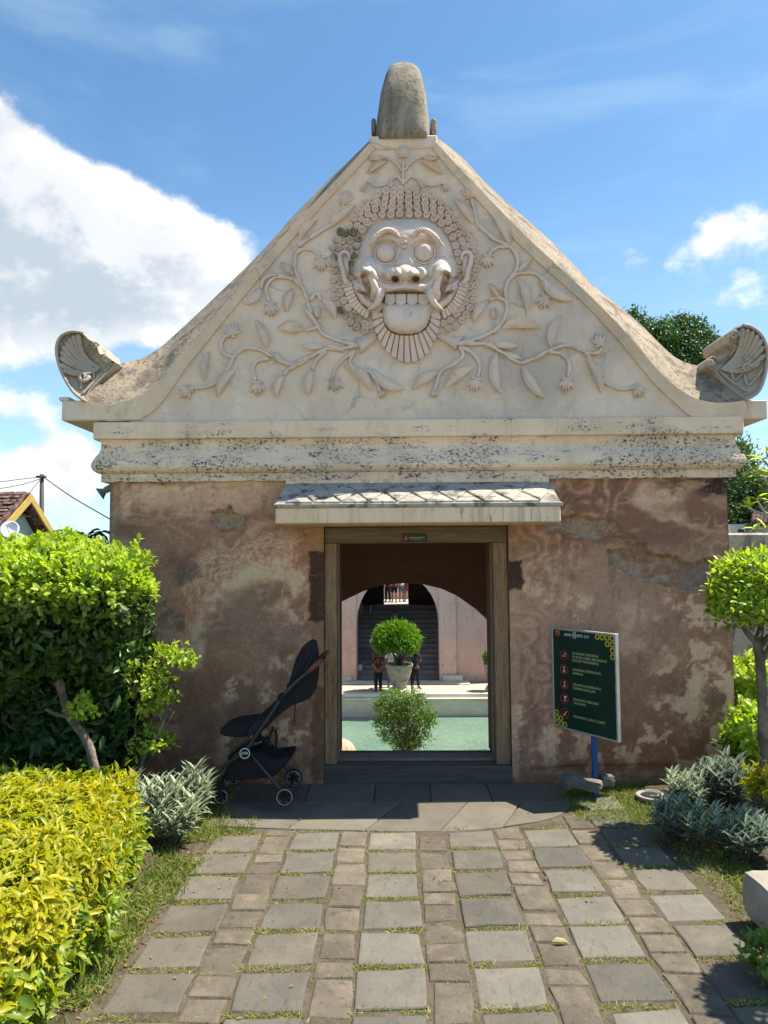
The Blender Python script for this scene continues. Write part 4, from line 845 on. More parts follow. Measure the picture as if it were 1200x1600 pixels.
# ------------------------------------------------------------------ stone path
def stone_mats():
    grey = weather('grey_slate', (0.14,0.127,0.103), (0.107,0.0997,0.0844), 7, [(3,.5,.7,(0.174,0.153,0.119),.85,B), (18,.55,.68,(0.0797,0.075,0.0654),.8,(3,1,1)), (60,.62,.7,(0.207,0.186,0.148),.75,B)], .78, .6, .006, 45, vary=.6, obj=True, spec=.35)
    tan = weather('grey_tan_stone', (0.131,0.115,0.093), (0.104,0.0925,0.074), 7, [(3,.5,.7,(0.163,0.142,0.11),.85,B), (22,.55,.68,(0.0752,0.0671,0.0547),.75,B), (60,.62,.7,(0.192,0.17,0.137),.75,B)], .85, .7, .006, 45, vary=.36, obj=True)
    brown = weather('brown_andesite', (0.151,0.127,0.0945), (0.108,0.0907,0.0683), 9, [(5,.5,.66,(0.215,0.174,0.127),.6,B), (24,.54,.66,(0.075,0.0605,0.0468),.6,B), (70,.6,.7,(0.243,0.207,0.155),.75,B)], .9, .8, .008, 45, vary=.4, obj=True)
    dark = weather('dark_apron_stone', (0.17,0.147,0.114), (0.129,0.112,0.0886), 5, [(4,.5,.66,(0.175,0.154,0.122),.5,B), (30,.58,.68,(0.0721,0.0666,0.0572),.5,B)], .85, .35, .005, 50, vary=.3, obj=True)
    return grey, tan, brown, dark
SG, ST, SB, SD = stone_mats()
bedm = weather('path_bed_soil', (.075,.058,.042), (.12,.095,.07), 12, [(30,.5,.66,(.16,.13,.10),.6,B), (6,.5,.62,(.075,.085,.03),.6,B)], .95, .8, .012, 50)
MB().add([(-1.13,-5.0,-.007),(1.62,-5.0,-.007),(1.62,-.75,-.007),(1.3,-.0,-.007),(-1.2,-.0,-.007),(-1.13,-.8,-.007)], [(0,1,2,3,4,5)]).build('path', bedm)
path = bpy.data.objects['path']; tag(path, kind='structure')
ARC = [(-1.4,4.33),(-1.1,4.34),(-.6,4.30),(-.1,4.265),(.3,4.27),(.6,4.32),(.85,4.42),(1.02,4.53),(1.12,4.7),(1.2,5.1)]
def arc_d(x): return float(np.interp(x, [a for a, b in ARC], [b for a, b in ARC]))
GAPS = []                                     # grassy joints
def stone(poly, zt, name, mat, parent, th=.05, ch=.006, rough=.0045):
    """irregular slab: poly of (x, y), bevelled top edge"""
    pts = []; n = len(poly)
    for i in range(n):
        a = Vector(poly[i]+(0,)); b = Vector(poly[(i+1) % n]+(0,)); k = max(1, int((b-a).length/.09))
        d = (b-a); nn = Vector((-d.y, d.x, 0)).normalized() if d.length > 0 else Vector()
        for j in range(k):
            pts.append(a+d*j/k + (nn*random.uniform(-rough, rough) if j else Vector((random.uniform(-rough, rough), random.uniform(-rough, rough), 0))))
    c = sum(pts, Vector())/len(pts)
    if rough > .003:
        for _ in range(random.choice((0, 1, 1, 2))):          # a worn or chipped corner
            p = random.choice(pts); p += (c-p)*random.uniform(.03, .11)
    tx, ty = random.uniform(-.012, .012), random.uniform(-.012, .012)
    def ring(s_, z): return [Vector((p.x-(p.x-c.x)/max((p-c).length, 1e-6)*s_, p.y-(p.y-c.y)/max((p-c).length, 1e-6)*s_, z + (p.x-c.x)*tx+(p.y-c.y)*ty)) for p in pts]
    mb = MB(); mb.rings([[p-c for p in r] for r in (ring(0, -th), ring(0, zt-ch), ring(ch*.8, zt-ch*.2), ring(ch*2.2, zt))])
    me = mb.mesh(name); o = bpy.data.objects.new(name, me); COL.objects.link(o); o.location = c; o.parent = parent; me.materials.append(mat)
    return o
def path_stones():
    for k in range(-2, 4):
        xc = -.032+.446*k; w = .262
        for r_ in range(-5, 8):
            top = 2.874+.277*r_+.02*k+random.uniform(-.008, .008); bot = top-.238+random.uniform(-.008, .008); x0, x1 = xc-w/2+random.uniform(-.006, .006), xc+w/2+random.uniform(-.006, .006)
            lim0, lim1 = arc_d(x0)-.02, arc_d(x1)-.02
            if bot > min(lim0, lim1)-.07: continue
            y0 = bot-5.15; ya = min(top, lim0)-5.15; yb = min(top, lim1)-5.15; rot = .012
            m_ = SG if random.random() < (.62 if k > -2 else .25) else ST
            stone([(x0, y0-rot), (x1, y0+rot*.2), (x1, yb+rot*.2), (x0, ya-rot)], random.uniform(-.003, .004), 'paving_stone', m_, path)
            GAPS.append((x0-.01, x1+.01, max(ya, yb)-.002, max(ya, yb)+.036, 1.0))
    for k in range(-2, 3):
        xc = -.032+.446*(k+.5); w = .158; d = 1.6
        while d < 4.6:
            ln = random.choice((.11, .13, .15, .2, .24)); x0, x1 = xc-w/2+random.uniform(-.007, .007), xc+w/2+random.uniform(-.007, .007); t = d+ln
            lim0, lim1 = arc_d(x0)-.02, arc_d(x1)-.02
            if d < min(lim0, lim1)-.05:
                j = lambda: random.uniform(-.007, .007)
                stone([(x0, d-5.15+j()), (x1, d-5.15+j()), (x1+j(), min(t, lim1)-5.15), (x0+j(), min(t, lim0)-5.15)], random.uniform(-.006, .003), 'paving_stone', SB, path, .05, .008, .006)
                GAPS.append((x0, x1, t-5.15-.002, t-5.15+.012, .35)); GAPS.append((x0-.022, x0-.004, d-5.15, t-5.15, .22)); GAPS.append((x1+.004, x1+.022, d-5.15, t-5.15, .22))
            d = t+.013
path_stones()
def apron():
    """dark fan-shaped landing of irregular slabs in front of the door"""
    fan = [(-1.12,0.0),(-1.12,-.40),(-.62,-.42),(-.16,-.44),(.22,-.42),(.6,-.40),(1.0,-.36),(1.12,0.0)]
    back = [-1.14,-.62,-.16,.22,.62,1.14]; e = .004
    frontx = [-1.16,-.66,-.2,.24,.62,1.08]
    midx = [-1.15,-.5,.02,.45,.8,1.12]
    def yf(x): return arc_d(x)-5.15
    for i in range(5):
        ym = -.40
        stone([(back[i]+e, ym+e), (back[i+1]-e, ym+e), (back[i+1]-e, -.02), (back[i]+e, -.02)], .0, 'apron_slab', SD, path, .05, .004, .002)
    for i in range(5):
        x0, x1 = midx[i]+e, midx[i+1]-e; f0, f1 = frontx[i]+e, frontx[i+1]-e
        fx = np.linspace(f0, f1, 5); stone([(float(x), yf(x)) for x in fx]+[(x1, -.40-e), (x0, -.40-e)], .001, 'apron_slab', SD, path, .05, .004, .002)
apron()
# ------------------------------------------------------------------ leaf and blade clouds
TPL = {
 'lance': (np.array([(0,0,0),(.32,0,-.02),(.68,0,-.10),(1,0,-.26),(.30,.5,.07),(.66,.38,-.01),(.30,-.5,.07),(.66,-.38,-.01)]), np.array([(0,1,4),(1,2,5),(1,5,4),(2,3,5),(0,6,1),(1,7,2),(1,6,7),(2,7,3)])),
 'diamond': (np.array([(0,0,0),(.45,.5,.10),(1,0,-.12),(.45,-.5,.10)]), np.array([(0,2,1),(0,3,2)])),
 'oval': (np.array([(0,0,0),(.25,.42,.06),(.7,.42,.02),(1,0,-.10),(.7,-.42,.02),(.25,-.42,.06),(.5,0,-.03)]), np.array([(0,6,1),(1,6,2),(2,6,3),(3,6,4),(4,6,5),(5,6,0)])),
 'blade': (np.array([(0,.5,0),(0,-.5,0),(.5,.36,.04),(.5,-.36,.04),(1,0,-.10)]), np.array([(0,1,3),(0,3,2),(2,3,4)])),
}
def unit(v): return v/np.maximum(np.linalg.norm(v, axis=-1, keepdims=True), 1e-9)
def leaves(name, mat, parent, pos, axis, up, L, Wd, tpl='lance', rnd=None, curl=1.0):
    V, T = TPL[tpl]; n = len(pos); axis = unit(axis); side = unit(np.cross(axis, up)); nrm = np.cross(side, axis)
    L = np.broadcast_to(L, (n,)); Wd = np.broadcast_to(Wd, (n,)); cu = np.broadcast_to(curl, (n,))
    vv = pos[:, None]+axis[:, None]*(V[None, :, 0:1]*L[:, None, None])+side[:, None]*(V[None, :, 1:2]*Wd[:, None, None])+nrm[:, None]*(V[None, :, 2:3]*(L*cu)[:, None, None])
    tt = T[None]+np.arange(n)[:, None, None]*len(V)
    rnd = rng.random(n) if rnd is None else rnd
    at = {'rnd': np.repeat(rnd, len(V)), 'edge': np.tile(np.abs(V[:, 1])*2, n)}
    return link(name, mesh_np(name, vv.reshape(-1, 3), tt.reshape(-1, 3), at), mat, parent)
def sph(n): return unit(rng.normal(size=(n, 3)))
def shell(blobs, n, thick=.3, low=-.6, noise_amp=.12):
    """points and outward normals in the outer shell of a union of ellipsoids"""
    out_p, out_n = [], []; areas = np.array([b[1][0]*b[1][2]+b[1][0]*b[1][1] for b in blobs]); pr = areas/areas.sum(); need = n
    for b, k in zip(blobs, rng.multinomial(int(n*1.9), pr)):
        c, r_ = np.array(b[0]), np.array(b[1]); d = sph(k); d = d[d[:, 2] > low]
        rad = 1-thick*rng.random(len(d))**2.0 + noise_amp*(fbm(d[:, 0]*3+c[0]*5+9, d[:, 2]*3+d[:, 1]*2+c[2]*5, 3, 7)-.5)*2
        p = c+d*r_*rad[:, None]; ok = np.ones(len(p), bool)
        for b2 in blobs:
            if b2 is b: continue
            ok &= (((p-np.array(b2[0]))/np.array(b2[1]))**2).sum(1) > .62
        out_p.append(p[ok]); out_n.append(unit(d[ok]/r_))
    p = np.concatenate(out_p); q = np.concatenate(out_n); s_ = rng.permutation(len(p))[:n]
    return p[s_], q[s_]
def rosettes(p, nr, per, spread, outb=.7, upb=.5, jit=.9):
    """several leaves around each twig tip"""
    n = len(p); P_ = np.repeat(p, per, 0)+rng.normal(size=(n*per, 3))*spread; N_ = np.repeat(nr, per, 0)
    ax = unit(sph(n*per)*jit+N_*outb+np.array((0, 0, upb))*.5); up = unit(N_*.8+np.array((0, 0, 1.0))*upb+sph(n*per)*.45)
    r_ = np.repeat(rng.random(n), per)*.55+rng.random(n*per)*.45
    return P_, ax, up, r_
def foliage(name, mat, parent, blobs, ncl, per, L, Wd, tpl='lance', thick=.35, low=-.6, spread=.02, outb=.7, upb=.5, jit=.9, curl=1.0, noise_amp=.12):
    p, nr = shell(blobs, ncl, thick, low, noise_amp); a, b, c, r_ = rosettes(p, nr, per, spread, outb, upb, jit); s_ = rng.uniform(.7, 1.2, len(a))
    return leaves(name, mat, parent, a, b, c, L*s_, Wd*s_, tpl, r_, curl)
# ------------------------------------------------------------------ grass
gm = leafmat('grass_blade', [(.16,.20,.04), (.27,.29,.07), (.46,.42,.16)], .35, .6)
gm2 = leafmat('lawn_blade', [(.09,.14,.025), (.19,.24,.045), (.40,.37,.13)], .35, .6)
def grass_mesh(name, mat, P_, hmin, hmax, lean=.9, w=.006, label=None):
    n = len(P_); ax = unit(np.stack([rng.normal(size=n)*lean, rng.normal(size=n)*lean, np.full(n, .75)], -1)); up = unit(np.stack([rng.normal(size=n), rng.normal(size=n), np.zeros(n)+.3], -1))
    o = leaves(name, mat, None, P_, ax, up, rng.uniform(hmin, hmax, n), w*rng.uniform(.7, 1.3, n), 'blade', None, 1.5); tag(o, label, 'grass', kind='stuff'); return o
pts = []
for x0, x1, y0, y1, dn in GAPS:
    area = abs(x1-x0)*abs(y1-y0); tuft = random.random()**.7; k = int(area*dn*30000*(.35+.9*tuft))
    if k <= 0: continue
    xs = rng.uniform(x0, x1, k); ys = rng.uniform(y0, y1, k); keep = vnoise(xs*9+3, ys*9, 4) > (.26 if dn > .9 else .52); pts.append(np.stack([xs, ys, np.full(k, -.012)], -1)[keep])
grass_mesh('joint_grass', gm, np.concatenate(pts), .014, .036, 1.2, .0048, 'short grass growing in the joints between the paving stones')
def lawn(n, regions, thr=.3, seed=3):
    out = []
    for (x0, x1, y0, y1, k) in regions:
        xs = rng.uniform(x0, x1, k); ys = rng.uniform(y0, y1, k); keep = fbm(xs*3.5, ys*3.5, 3, seed) > thr
        out.append(np.stack([xs, ys, np.full(k, -.02)], -1)[keep])
    return np.concatenate(out)
L1 = lawn(0, [(-1.38,-1.03,-1.75,-.55,8200), (-1.32,-1.10,-3.6,-1.75,6500), (-1.75,-1.1,-1.0,-.1,5200), (-2.6,-1.7,-1.2,-.1,1500), (-1.1,-.85,-.95,-.70,500)], .36)
grass_mesh('lawn_grass', gm2, L1, .03, .075, .9, .0065, 'green grass and weeds between the yellow hedge and the path')
L2 = lawn(0, [(1.10,1.85,-.75,-.03,20000), (1.50,1.82,-2.7,-.75,9000), (1.78,2.1,-1.6,-.8,900), (1.62,2.4,-3.6,-2.2,4500), (1.9,3.0,-.4,-.03,1500)], .30, 9)
grass_mesh('lawn_grass', gm2, L2, .02, .055, .9, .0065, 'sunlit grass beside the sign and along the right path edge')
# crumbs, fallen leaves and pebbles
dl = leafmat('dry_leaf', [(.16,.08,.03), (.26,.15,.05), (.20,.19,.05)], .2, .7)
n = 420; xs = np.concatenate([rng.uniform(-1.3, -.98, 190), rng.uniform(1.5, 2.2, 170), rng.uniform(-1, 1.5, 60)]); ys = rng.uniform(-3.2, -.5, n)
o = leaves('leaf_litter', dl, None, np.stack([xs, ys, np.where(np.abs(xs-.3) < 1.25, .006, .0)], -1), np.stack([rng.normal(size=n), rng.normal(size=n), rng.normal(size=n)*.12], -1), np.stack([rng.normal(size=n)*.2, rng.normal(size=n)*.2, np.ones(n)], -1), rng.uniform(.012, .035, n), rng.uniform(.006, .014, n), 'lance'); tag(o, 'dry leaf crumbs scattered along the path edges', 'leaf litter', kind='stuff')
o = leaves('fallen_leaf', leafmat('fallen_leaf_green', [(.20,.20,.06), (.24,.22,.07)], .2, .5), None, np.array([G(862, 1471, .012)]), np.array([(1, .1, .05)]), np.array([(0, -.15, 1.0)]), np.array([.085]), np.array([.032]), 'lance'); tag(o, 'single yellow green leaf fallen on the paving', 'leaf')
# ------------------------------------------------------------------ pool court below, seen through the door
ZF = -3.6; ZWAT = -4.42
court = weather('court_paving', (.46,.41,.34), (.37,.33,.27), 1.5, [(6,.5,.68,(.30,.26,.21),.6,B), (25,.6,.7,(.22,.19,.16),.5,B)], .9, .3, .006, 30)
poolwall = weather('pool_plaster', (0.812,0.731,0.602), (0.683,0.617,0.504), 1.5, [(4,.5,.66,(0.537,0.471,0.374),.6,(.4,1,2)), (18,.58,.68,(0.26,0.227,0.195),.6,(.5,1,1.5))], .85, .3, .006, 30)
PY0, PY1 = 9.0, 22.2                         # pool from near edge to far edge
mb = MB(); mb.box(HX0, HX1, PY1, 36, ZF-.9, ZF); mb.box(HX0, HX1, YB+.02, PY0, ZF-.9, ZF); mb.box(HX0, HX0+1.2, PY0, PY1, ZF-.9, ZF); mb.box(HX1-1.2, HX1, PY0, PY1, ZF-.9, ZF)
tag(mb.build('court_floor', court), kind='structure')
mb = MB(); x0, x1 = HX0+1.2, HX1-1.2
mb.box(x0, x1, PY1-.12, PY1-.002, ZF-.9, ZF-.22); mb.box(x0, x1, PY1-.20, PY1-.003, ZF-.215, ZF-.12); mb.box(x0, x1, PY1-.10, PY1+.3, ZF-.118, ZF+.03)
mb.box(x0, x1, PY1-.9, PY1-.122, ZF-1.2, ZWAT-.05)
tag(mb.build('pool_edge', poolwall, None, bevel=.02), kind='structure')
mb = MB(); mb.box(HX0-.3, HX0, YB, HY1, -4.6, 0); mb.box(HX1, HX1+.3, YB, HY1, -4.6, 0); mb.box(HX0, HX1, HY1-.2, HY1, -4.6, 0); mb.box(HX0, XL+.1, YB-.3, YB, -4.6, -.03); mb.box(XR-.1, HX1, YB-.3, YB, -4.6, -.03)
tag(mb.build('retaining_wall', pl2), kind='structure')
def water():
    q = NM('pool_water'); p = q.pos(); a = q.noise(q.mul(p, (1, .55, 1)), 7, 5, .6, .5); b = q.noise(q.mul(p, (1, .5, 1)), 26, 4, .6)
    col = q.mix(q.mp(q.noise(p, .6, 4), .35, .65), (.125,.21,.155), (.155,.245,.18)); col = q.mix(q.mp(a, .52, .64, 0, .45), col, (.24,.34,.265))
    q.fin(col, .07, q.bump(b, .25, .02, q.bump(a, .35, .05)), .5)
    o = MB().add([(x0,PY0,ZWAT),(x1,PY0,ZWAT),(x1,PY1-.05,ZWAT),(x0,PY1-.05,ZWAT)], [(0,1,2,3)]).build('pool_water', q.m); tag(o, kind='structure')
water()
# scalloped stone fountain head in the pool
def fountain():
    c = P(533, 1176, 11.5); zc = P(540, 1156, 11.5).z; t = thing('fountain', (c.x, 11.5, ZWAT), 'scalloped stone fountain head in the pool, at the left door jamb', 'fountain')
    r_ = P(556, 1170, 11.5).x-c.x; m_ = MB(); m_.lathe((c.x, 11.5, 0), (0,0,1), [(ZWAT-.1, r_*.3), (c.z-.12, r_*.3), (c.z-.06, r_*.7)], 20); m_.build('stem', poolwall, t, True)
    m_ = MB(); rr = []
    for k in range(8):
        a = k/7*math.pi/2; ring = []
        for j in range(56):
            th = j/56*2*math.pi; rad = r_*math.cos(a)*(1+.07*math.cos(14*th)*math.cos(a)); ring.append((c.x+rad*math.cos(th), 11.5+rad*math.sin(th), c.z-.05+(zc-c.z+.07)*math.sin(a)))
        rr.append(ring)
    m_.rings(rr); m_.build('scalloped_cap', weather('orange_stone', (.55,.36,.24), (.45,.30,.20), 6, [(9,.5,.66,(.62,.50,.40),.6,B)], .85, .4, .006, 40), t, True)
fountain()
# ------------------------------------------------------------------ stair pavilion across the pool
far = weather('far_plaster', (0.85,0.582,0.458), (0.726,0.469,0.368), .8, [(1.6,.5,.66,(0.617,0.363,0.277),.6,(1,1,.5)), (5,.54,.66,(0.508,0.31,0.236),.6,(2,1,.4)), (7,.56,.68,(0.85,0.74,0.596),.6,B), (20,.6,.7,(0.273,0.181,0.139),.5,B)], .9, .4, .01, 14)
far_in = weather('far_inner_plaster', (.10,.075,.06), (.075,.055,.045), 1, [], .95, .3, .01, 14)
step_m = weather('far_step_stone', (0.285,0.237,0.209), (0.199,0.171,0.152), 2, [(8,.5,.66,(0.38,0.323,0.285),.6,B)], .9, .4, .01, 18, vary=.25, obj=True)
def pavilion():
    YP = 24.9; t = thing('stair_pavilion', (P(620, 1070, YP).x, YP, ZF), 'pinkish plastered pavilion with a dark arched stairway across the pool', 'building')
    X = lambda px, Y=YP: P(px, 1000, Y).x; Z = lambda py, Y=YP: P(620, py, Y).z
    zt = Z(800)
    xa, xb = X(557.5), X(686); xc = (xa+xb)/2; zs = Z(972); rad = (xb-xa)/2; top = Z(897)
    arch = [(xa, ZF)]+[(xc-rad*math.cos(a), zs+(top-zs)*math.sin(a)) for a in np.linspace(0, math.pi, 17)]+[(xb, ZF)]
    mb = MB()
    for y in (YP, YP+.6):
        for (p, q) in zip(arch[:-1], arch[1:]):
            if abs(p[0]-q[0]) < 1e-6: continue
            mb.add([(p[0],y,p[1]),(q[0],y,q[1]),(q[0],y,zt),(p[0],y,zt)], [(0,1,2,3)])
        mb.add([(HX0+.02,y,ZF),(xa,y,ZF),(xa,y,zt),(HX0+.02,y,zt)], [(0,1,2,3)]); mb.add([(xb,y,ZF),(HX1-.02,y,ZF),(HX1-.02,y,zt),(xb,y,zt)], [(0,1,2,3)])
    for p, q in zip(arch[:-1], arch[1:]): mb.add([(p[0],YP,p[1]),(q[0],YP,q[1]),(q[0],YP+.6,q[1]),(p[0],YP+.6,p[1])], [(0,1,2,3)])
    mb.build('wall', far, t)
    # pilasters beside the arch, with a chamfered soffit of the opening
    for a, b, yy in ((535, 556.5, .10), (687, 713, .16)):
        m_ = MB(); m_.box(X(a, YP-yy)-.02, X(b, YP-yy), YP-yy, YP+.002, ZF, zt-.02); m_.build('pilaster', far, t, bevel=.015)
    for a, b, pt, w in ((531, 557, 1056, .35), (689, 731, 1054, .45)):
        m_ = MB(); m_.box(X(a, YP-w), X(b, YP-w), YP-w, YP-.0, ZF+.001, Z(1068)); m_.box(X(a+2, YP-w), X(b-8, YP-w), YP-w+.1, YP-.001, Z(1068)+.001, Z(pt)); m_.build('plinth', poolwall, t, bevel=.03)
    m_ = MB(); m_.box(X(500), X(731), YP-.75, YP+.0, ZF+.002, Z(1068, YP-.75)); m_.build('platform', poolwall, t, bevel=.02)
    n = 15; y = YP+.25; z = Z(1066); dz = (Z(946, YP+5.0)-z)/n; dy = 4.6/n
    for k in range(n):
        m_ = MB(); m_.box(xa-.3 if k > 1 else xa+.002, xb+.3 if k > 1 else xb-.002, y+k*dy+(.35 if k > 1 else 0)*0, y+(k+1)*dy+.06, z+(k-1)*dz, z+(k+1)*dz-.004*k*0); m_.build('step', step_m, t, bevel=.012)
    # dark stair hall
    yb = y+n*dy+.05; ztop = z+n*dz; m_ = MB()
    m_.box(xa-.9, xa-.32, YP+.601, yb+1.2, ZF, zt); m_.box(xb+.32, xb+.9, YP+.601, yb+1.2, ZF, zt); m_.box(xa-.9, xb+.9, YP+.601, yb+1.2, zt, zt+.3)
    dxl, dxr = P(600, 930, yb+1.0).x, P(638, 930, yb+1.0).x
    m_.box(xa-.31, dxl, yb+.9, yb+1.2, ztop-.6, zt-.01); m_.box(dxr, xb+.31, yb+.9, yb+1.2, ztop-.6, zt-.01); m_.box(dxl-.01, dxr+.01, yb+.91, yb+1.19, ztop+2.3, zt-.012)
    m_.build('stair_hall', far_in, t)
    m_ = MB(); m_.box(xa-.3, xb+.3, yb-.04, yb+1.25, ztop-.8, ztop+.001); m_.build('upper_landing', step_m, t)
    m_ = MB(); m_.box(HX0+.3, HX1-.3, yb+1.26, yb+9, ztop-.9, ztop); o = m_.build('upper_terrace', court); tag(o, kind='structure')
    m_ = MB(); m_.box(dxl-3, dxr+3, yb+5.5, yb+5.8, ztop+.001, ztop+2.6); m_.build('upper_parapet', far, t)
    m_ = MB(); m_.box(HX0+.02, HX1-.02, YP-.1, YP+.7, zt, zt+.25); m_.build('parapet_coping', poolwall, t)
    return YP, y, z, dy, dz, yb, ztop
PV = pavilion()
# ------------------------------------------------------------------ people
skin_m = plain('skin', (.25,.13,.085), .55); hair_m = plain('black_hair', (.012,.011,.011), .5); shoe_m = plain('shoe', (.03,.028,.027), .6)
def batik():
    q = NM('batik_cloth'); p = q.pos(); v = q.vor(p, 17, 'F1'); col = q.mix(q.mp(v, .25, .42), (.42,.22,.06), (.045,.014,.010)); col = q.mix(q.mp(q.noise(p, 40, 3), .55, .62), col, (.20,.05,.03)); return q.fin(col, .85, None, .2)
CL_ = {'batik': batik(), 'black': plain('black_cloth', (.012,.012,.014), .9), 'white': plain('white_cloth', (.75,.75,.74), .9), 'navy': plain('navy_cloth', (.016,.022,.055), .9), 'denim': plain('denim_cloth', (.10,.15,.22), .9), 'red': plain('red_cloth', (.30,.06,.07), .9), 'grey': plain('grey_cloth', (.14,.14,.15), .9)}
def skinmesh(name, nodes, edges, mat, parent, sub=1):
    """nodes: (x,y,z,radius); grown with a Skin modifier"""
    me = bpy.data.meshes.new(name); me.from_pydata([n_[:3] for n_ in nodes], edges, []); o = bpy.data.objects.new(name, me); COL.objects.link(o); o.parent = parent; me.materials.append(mat)
    s_ = o.modifiers.new('skin', 'SKIN'); s_.use_smooth_shade = True
    ly = me.skin_vertices[0] if me.skin_vertices else None
    if ly is None:
        bm = bmesh.new(); bm.from_mesh(me); bm.verts.layers.skin.verify(); bm.to_mesh(me); bm.free(); ly = me.skin_vertices[0]
    for i, n_ in enumerate(nodes):
        r_ = n_[3]; ly.data[i].radius = r_ if hasattr(r_, '__len__') else (r_, r_)
    ly.data[0].use_root = True
    u = o.modifiers.new('sub', 'SUBSURF'); u.levels = sub; u.render_levels = sub
    return o
def person(loc, height, face, shirt, pants, label, pose='stand', shorts=False, group=None):
    t = thing('person', loc, label, 'person', group); t.rotation_euler = (0, 0, face); s_ = height/1.72; t.scale = (s_, s_, s_)
    # faces -Y at rotation 0
    arms = {'stand': [((.215,.02,1.16),(.225,-.04,.92)), ((-.215,.02,1.16),(-.225,-.04,.92))],
            'behind': [((.235,.07,1.17),(.06,.15,.98)), ((-.235,.07,1.17),(-.04,.16,.96))],
            'reach': [((.26,-.02,1.17),(.34,.02,.95)), ((-.21,-.10,1.17),(-.12,-.26,1.20))],
            'carry': [((.22,-.02,1.17),(.16,-.20,1.10)), ((-.22,-.02,1.17),(-.16,-.20,1.08))]}[pose]
    st = .10 if pose == 'reach' else .03
    J = [(0,0,.93,.125),(0,.005,1.12,.115),(0,.005,1.33,.135),(0,.01,1.46,.058),(0,-.008,1.54,.062),(0,-.012,1.61,.092),(0,-.005,1.675,.072),(0,-.10,1.595,.014)]
    E = [(0,1),(1,2),(2,3),(3,4),(4,5),(5,6),(5,7)]
    def addn(n_, par): J.append(n_); E.append((par, len(J)-1)); return len(J)-1
    for sg in (1, -1): addn((sg*.085, 0, 1.60, .014), 5)                    # ears
    for sg, (el, wr) in zip((1, -1), arms):
        sh = addn((sg*.165, .01, 1.41, .062), 2); e_ = addn(el+(.042,), sh); w_ = addn(wr+(.029,), e_); d = (Vector(wr)-Vector(el)).normalized(); wv = Vector(wr)
        h_ = addn(tuple(wv+d*.07)+((.034, .018),), w_); sd = d.cross(Vector((0, 1, .2))).normalized()
        for k, ln in enumerate((.066, .076, .072, .056)):
            b_ = wv+d*.095+sd*(k-1.5)*.018; f1 = addn(tuple(b_)+(.010,), h_); addn(tuple(b_+d*ln*.6+Vector((0, -.008, 0)))+(.009,), f1)
        th = addn(tuple(wv+d*.045+sd*.036)+(.011,), h_); addn(tuple(wv+d*.09+sd*.05)+(.009,), th)
    for sg in (1, -1):
        a = addn((sg*.09, 0, .86, .095), 0); k = addn((sg*.098, -.02+sg*st*.4, .49, .062), a); an = addn((sg*.10, .03+sg*st, .09, .040), k); addn((sg*.115, -.10+sg*st, .035, .034), an)
    skinmesh('body', J, E, skin_m, t)
    N = [(0,.005,1.18,.155),(0,.005,1.36,.160),(0,.005,1.445,.085),(0,0,.95,.155),(0,0,.86,.150)]; ED = [(0,1),(1,2),(0,3),(3,4)]
    for sg, (el, wr) in zip((1, -1), arms):
        i = len(N); N += [(sg*.165,.01,1.405,.085), tuple(Vector((sg*.165,.01,1.40)).lerp(Vector(el), .85))+(.066,)]; ED += [(1, i), (i, i+1)]
    skinmesh('shirt', N, ED, shirt, t)
    N = [(0,0,.93,.142)]; ED = []
    for sg in (1, -1):
        i = len(N); N += [(sg*.09,0,.82,.112), (sg*.098,-.02+sg*st*.4,.49,.084)]; ED += [(0, i), (i, i+1)]
        if not shorts: N.append((sg*.10,.03+sg*st,.10,.066)); ED.append((i+1, i+2))
    skinmesh('trousers', N, ED, pants, t)
    rr = []
    for a, r_ in ((-.02, .101), (.02, .108), (.06, .102), (.095, .07), (.112, .02)):
        rr.append([(r_*math.cos(q/14*2*math.pi)*.92, .012+r_*math.sin(q/14*2*math.pi)*1.02 + (.012 if a < .03 else 0), 1.61+a+(.028 if math.sin(q/14*2*math.pi) < -.3 and a < .03 else (-.05 if math.sin(q/14*2*math.pi) > .1 and a < .0 else 0))) for q in range(14)])
    me = MB().rings(rr).mesh('hair'); o = bpy.data.objects.new('hair', me); COL.objects.link(o); o.parent = t; me.materials.append(hair_m); me.polygons.foreach_set('use_smooth', [True]*len(me.polygons))
    for sg in (1, -1):
        me = MB().rings([[(sg*.11+.045*math.cos(q/12*2*math.pi), -.035+sg*st+.12*math.sin(q/12*2*math.pi), z) for q in range(12)] for z in (.0, .05)]+[[(sg*.108+.034*math.cos(q/12*2*math.pi), -.0+sg*st+.08*math.sin(q/12*2*math.pi), .085) for q in range(12)]]).mesh('shoe'); o = bpy.data.objects.new('shoe', me); COL.objects.link(o); o.parent = t; me.materials.append(shoe_m)
    return t
def stand(px, py_foot, z, h, **k):
    p = G(px, py_foot, z); return person((p.x, p.y, z), h, **k)
stand(591, 1081, ZF, 1.56, face=math.pi+.1, shirt=CL_['batik'], pants=CL_['black'], pose='behind', label='man in brown batik shirt with his hands clasped behind his back')
stand(649, 1076, ZF, 1.62, face=math.pi-.5, shirt=CL_['navy'], pants=CL_['black'], pose='reach', label='person in navy shirt and black trousers right of the big pot')
stand(611, 1074, ZF, 1.60, face=math.pi, shirt=CL_['white'], pants=CL_['grey'], pose='stand', label='person in white shirt standing half hidden behind the big pot')
p_ = PV; stz = p_[2]+2*p_[4]; q_ = P(586, 1040, p_[1]+2.4*p_[3])
person((q_.x, q_.y, stz), 1.62, math.pi, CL_['white'], CL_['grey'], 'person in white shirt on the lower steps behind the batik shirt man', 'stand')
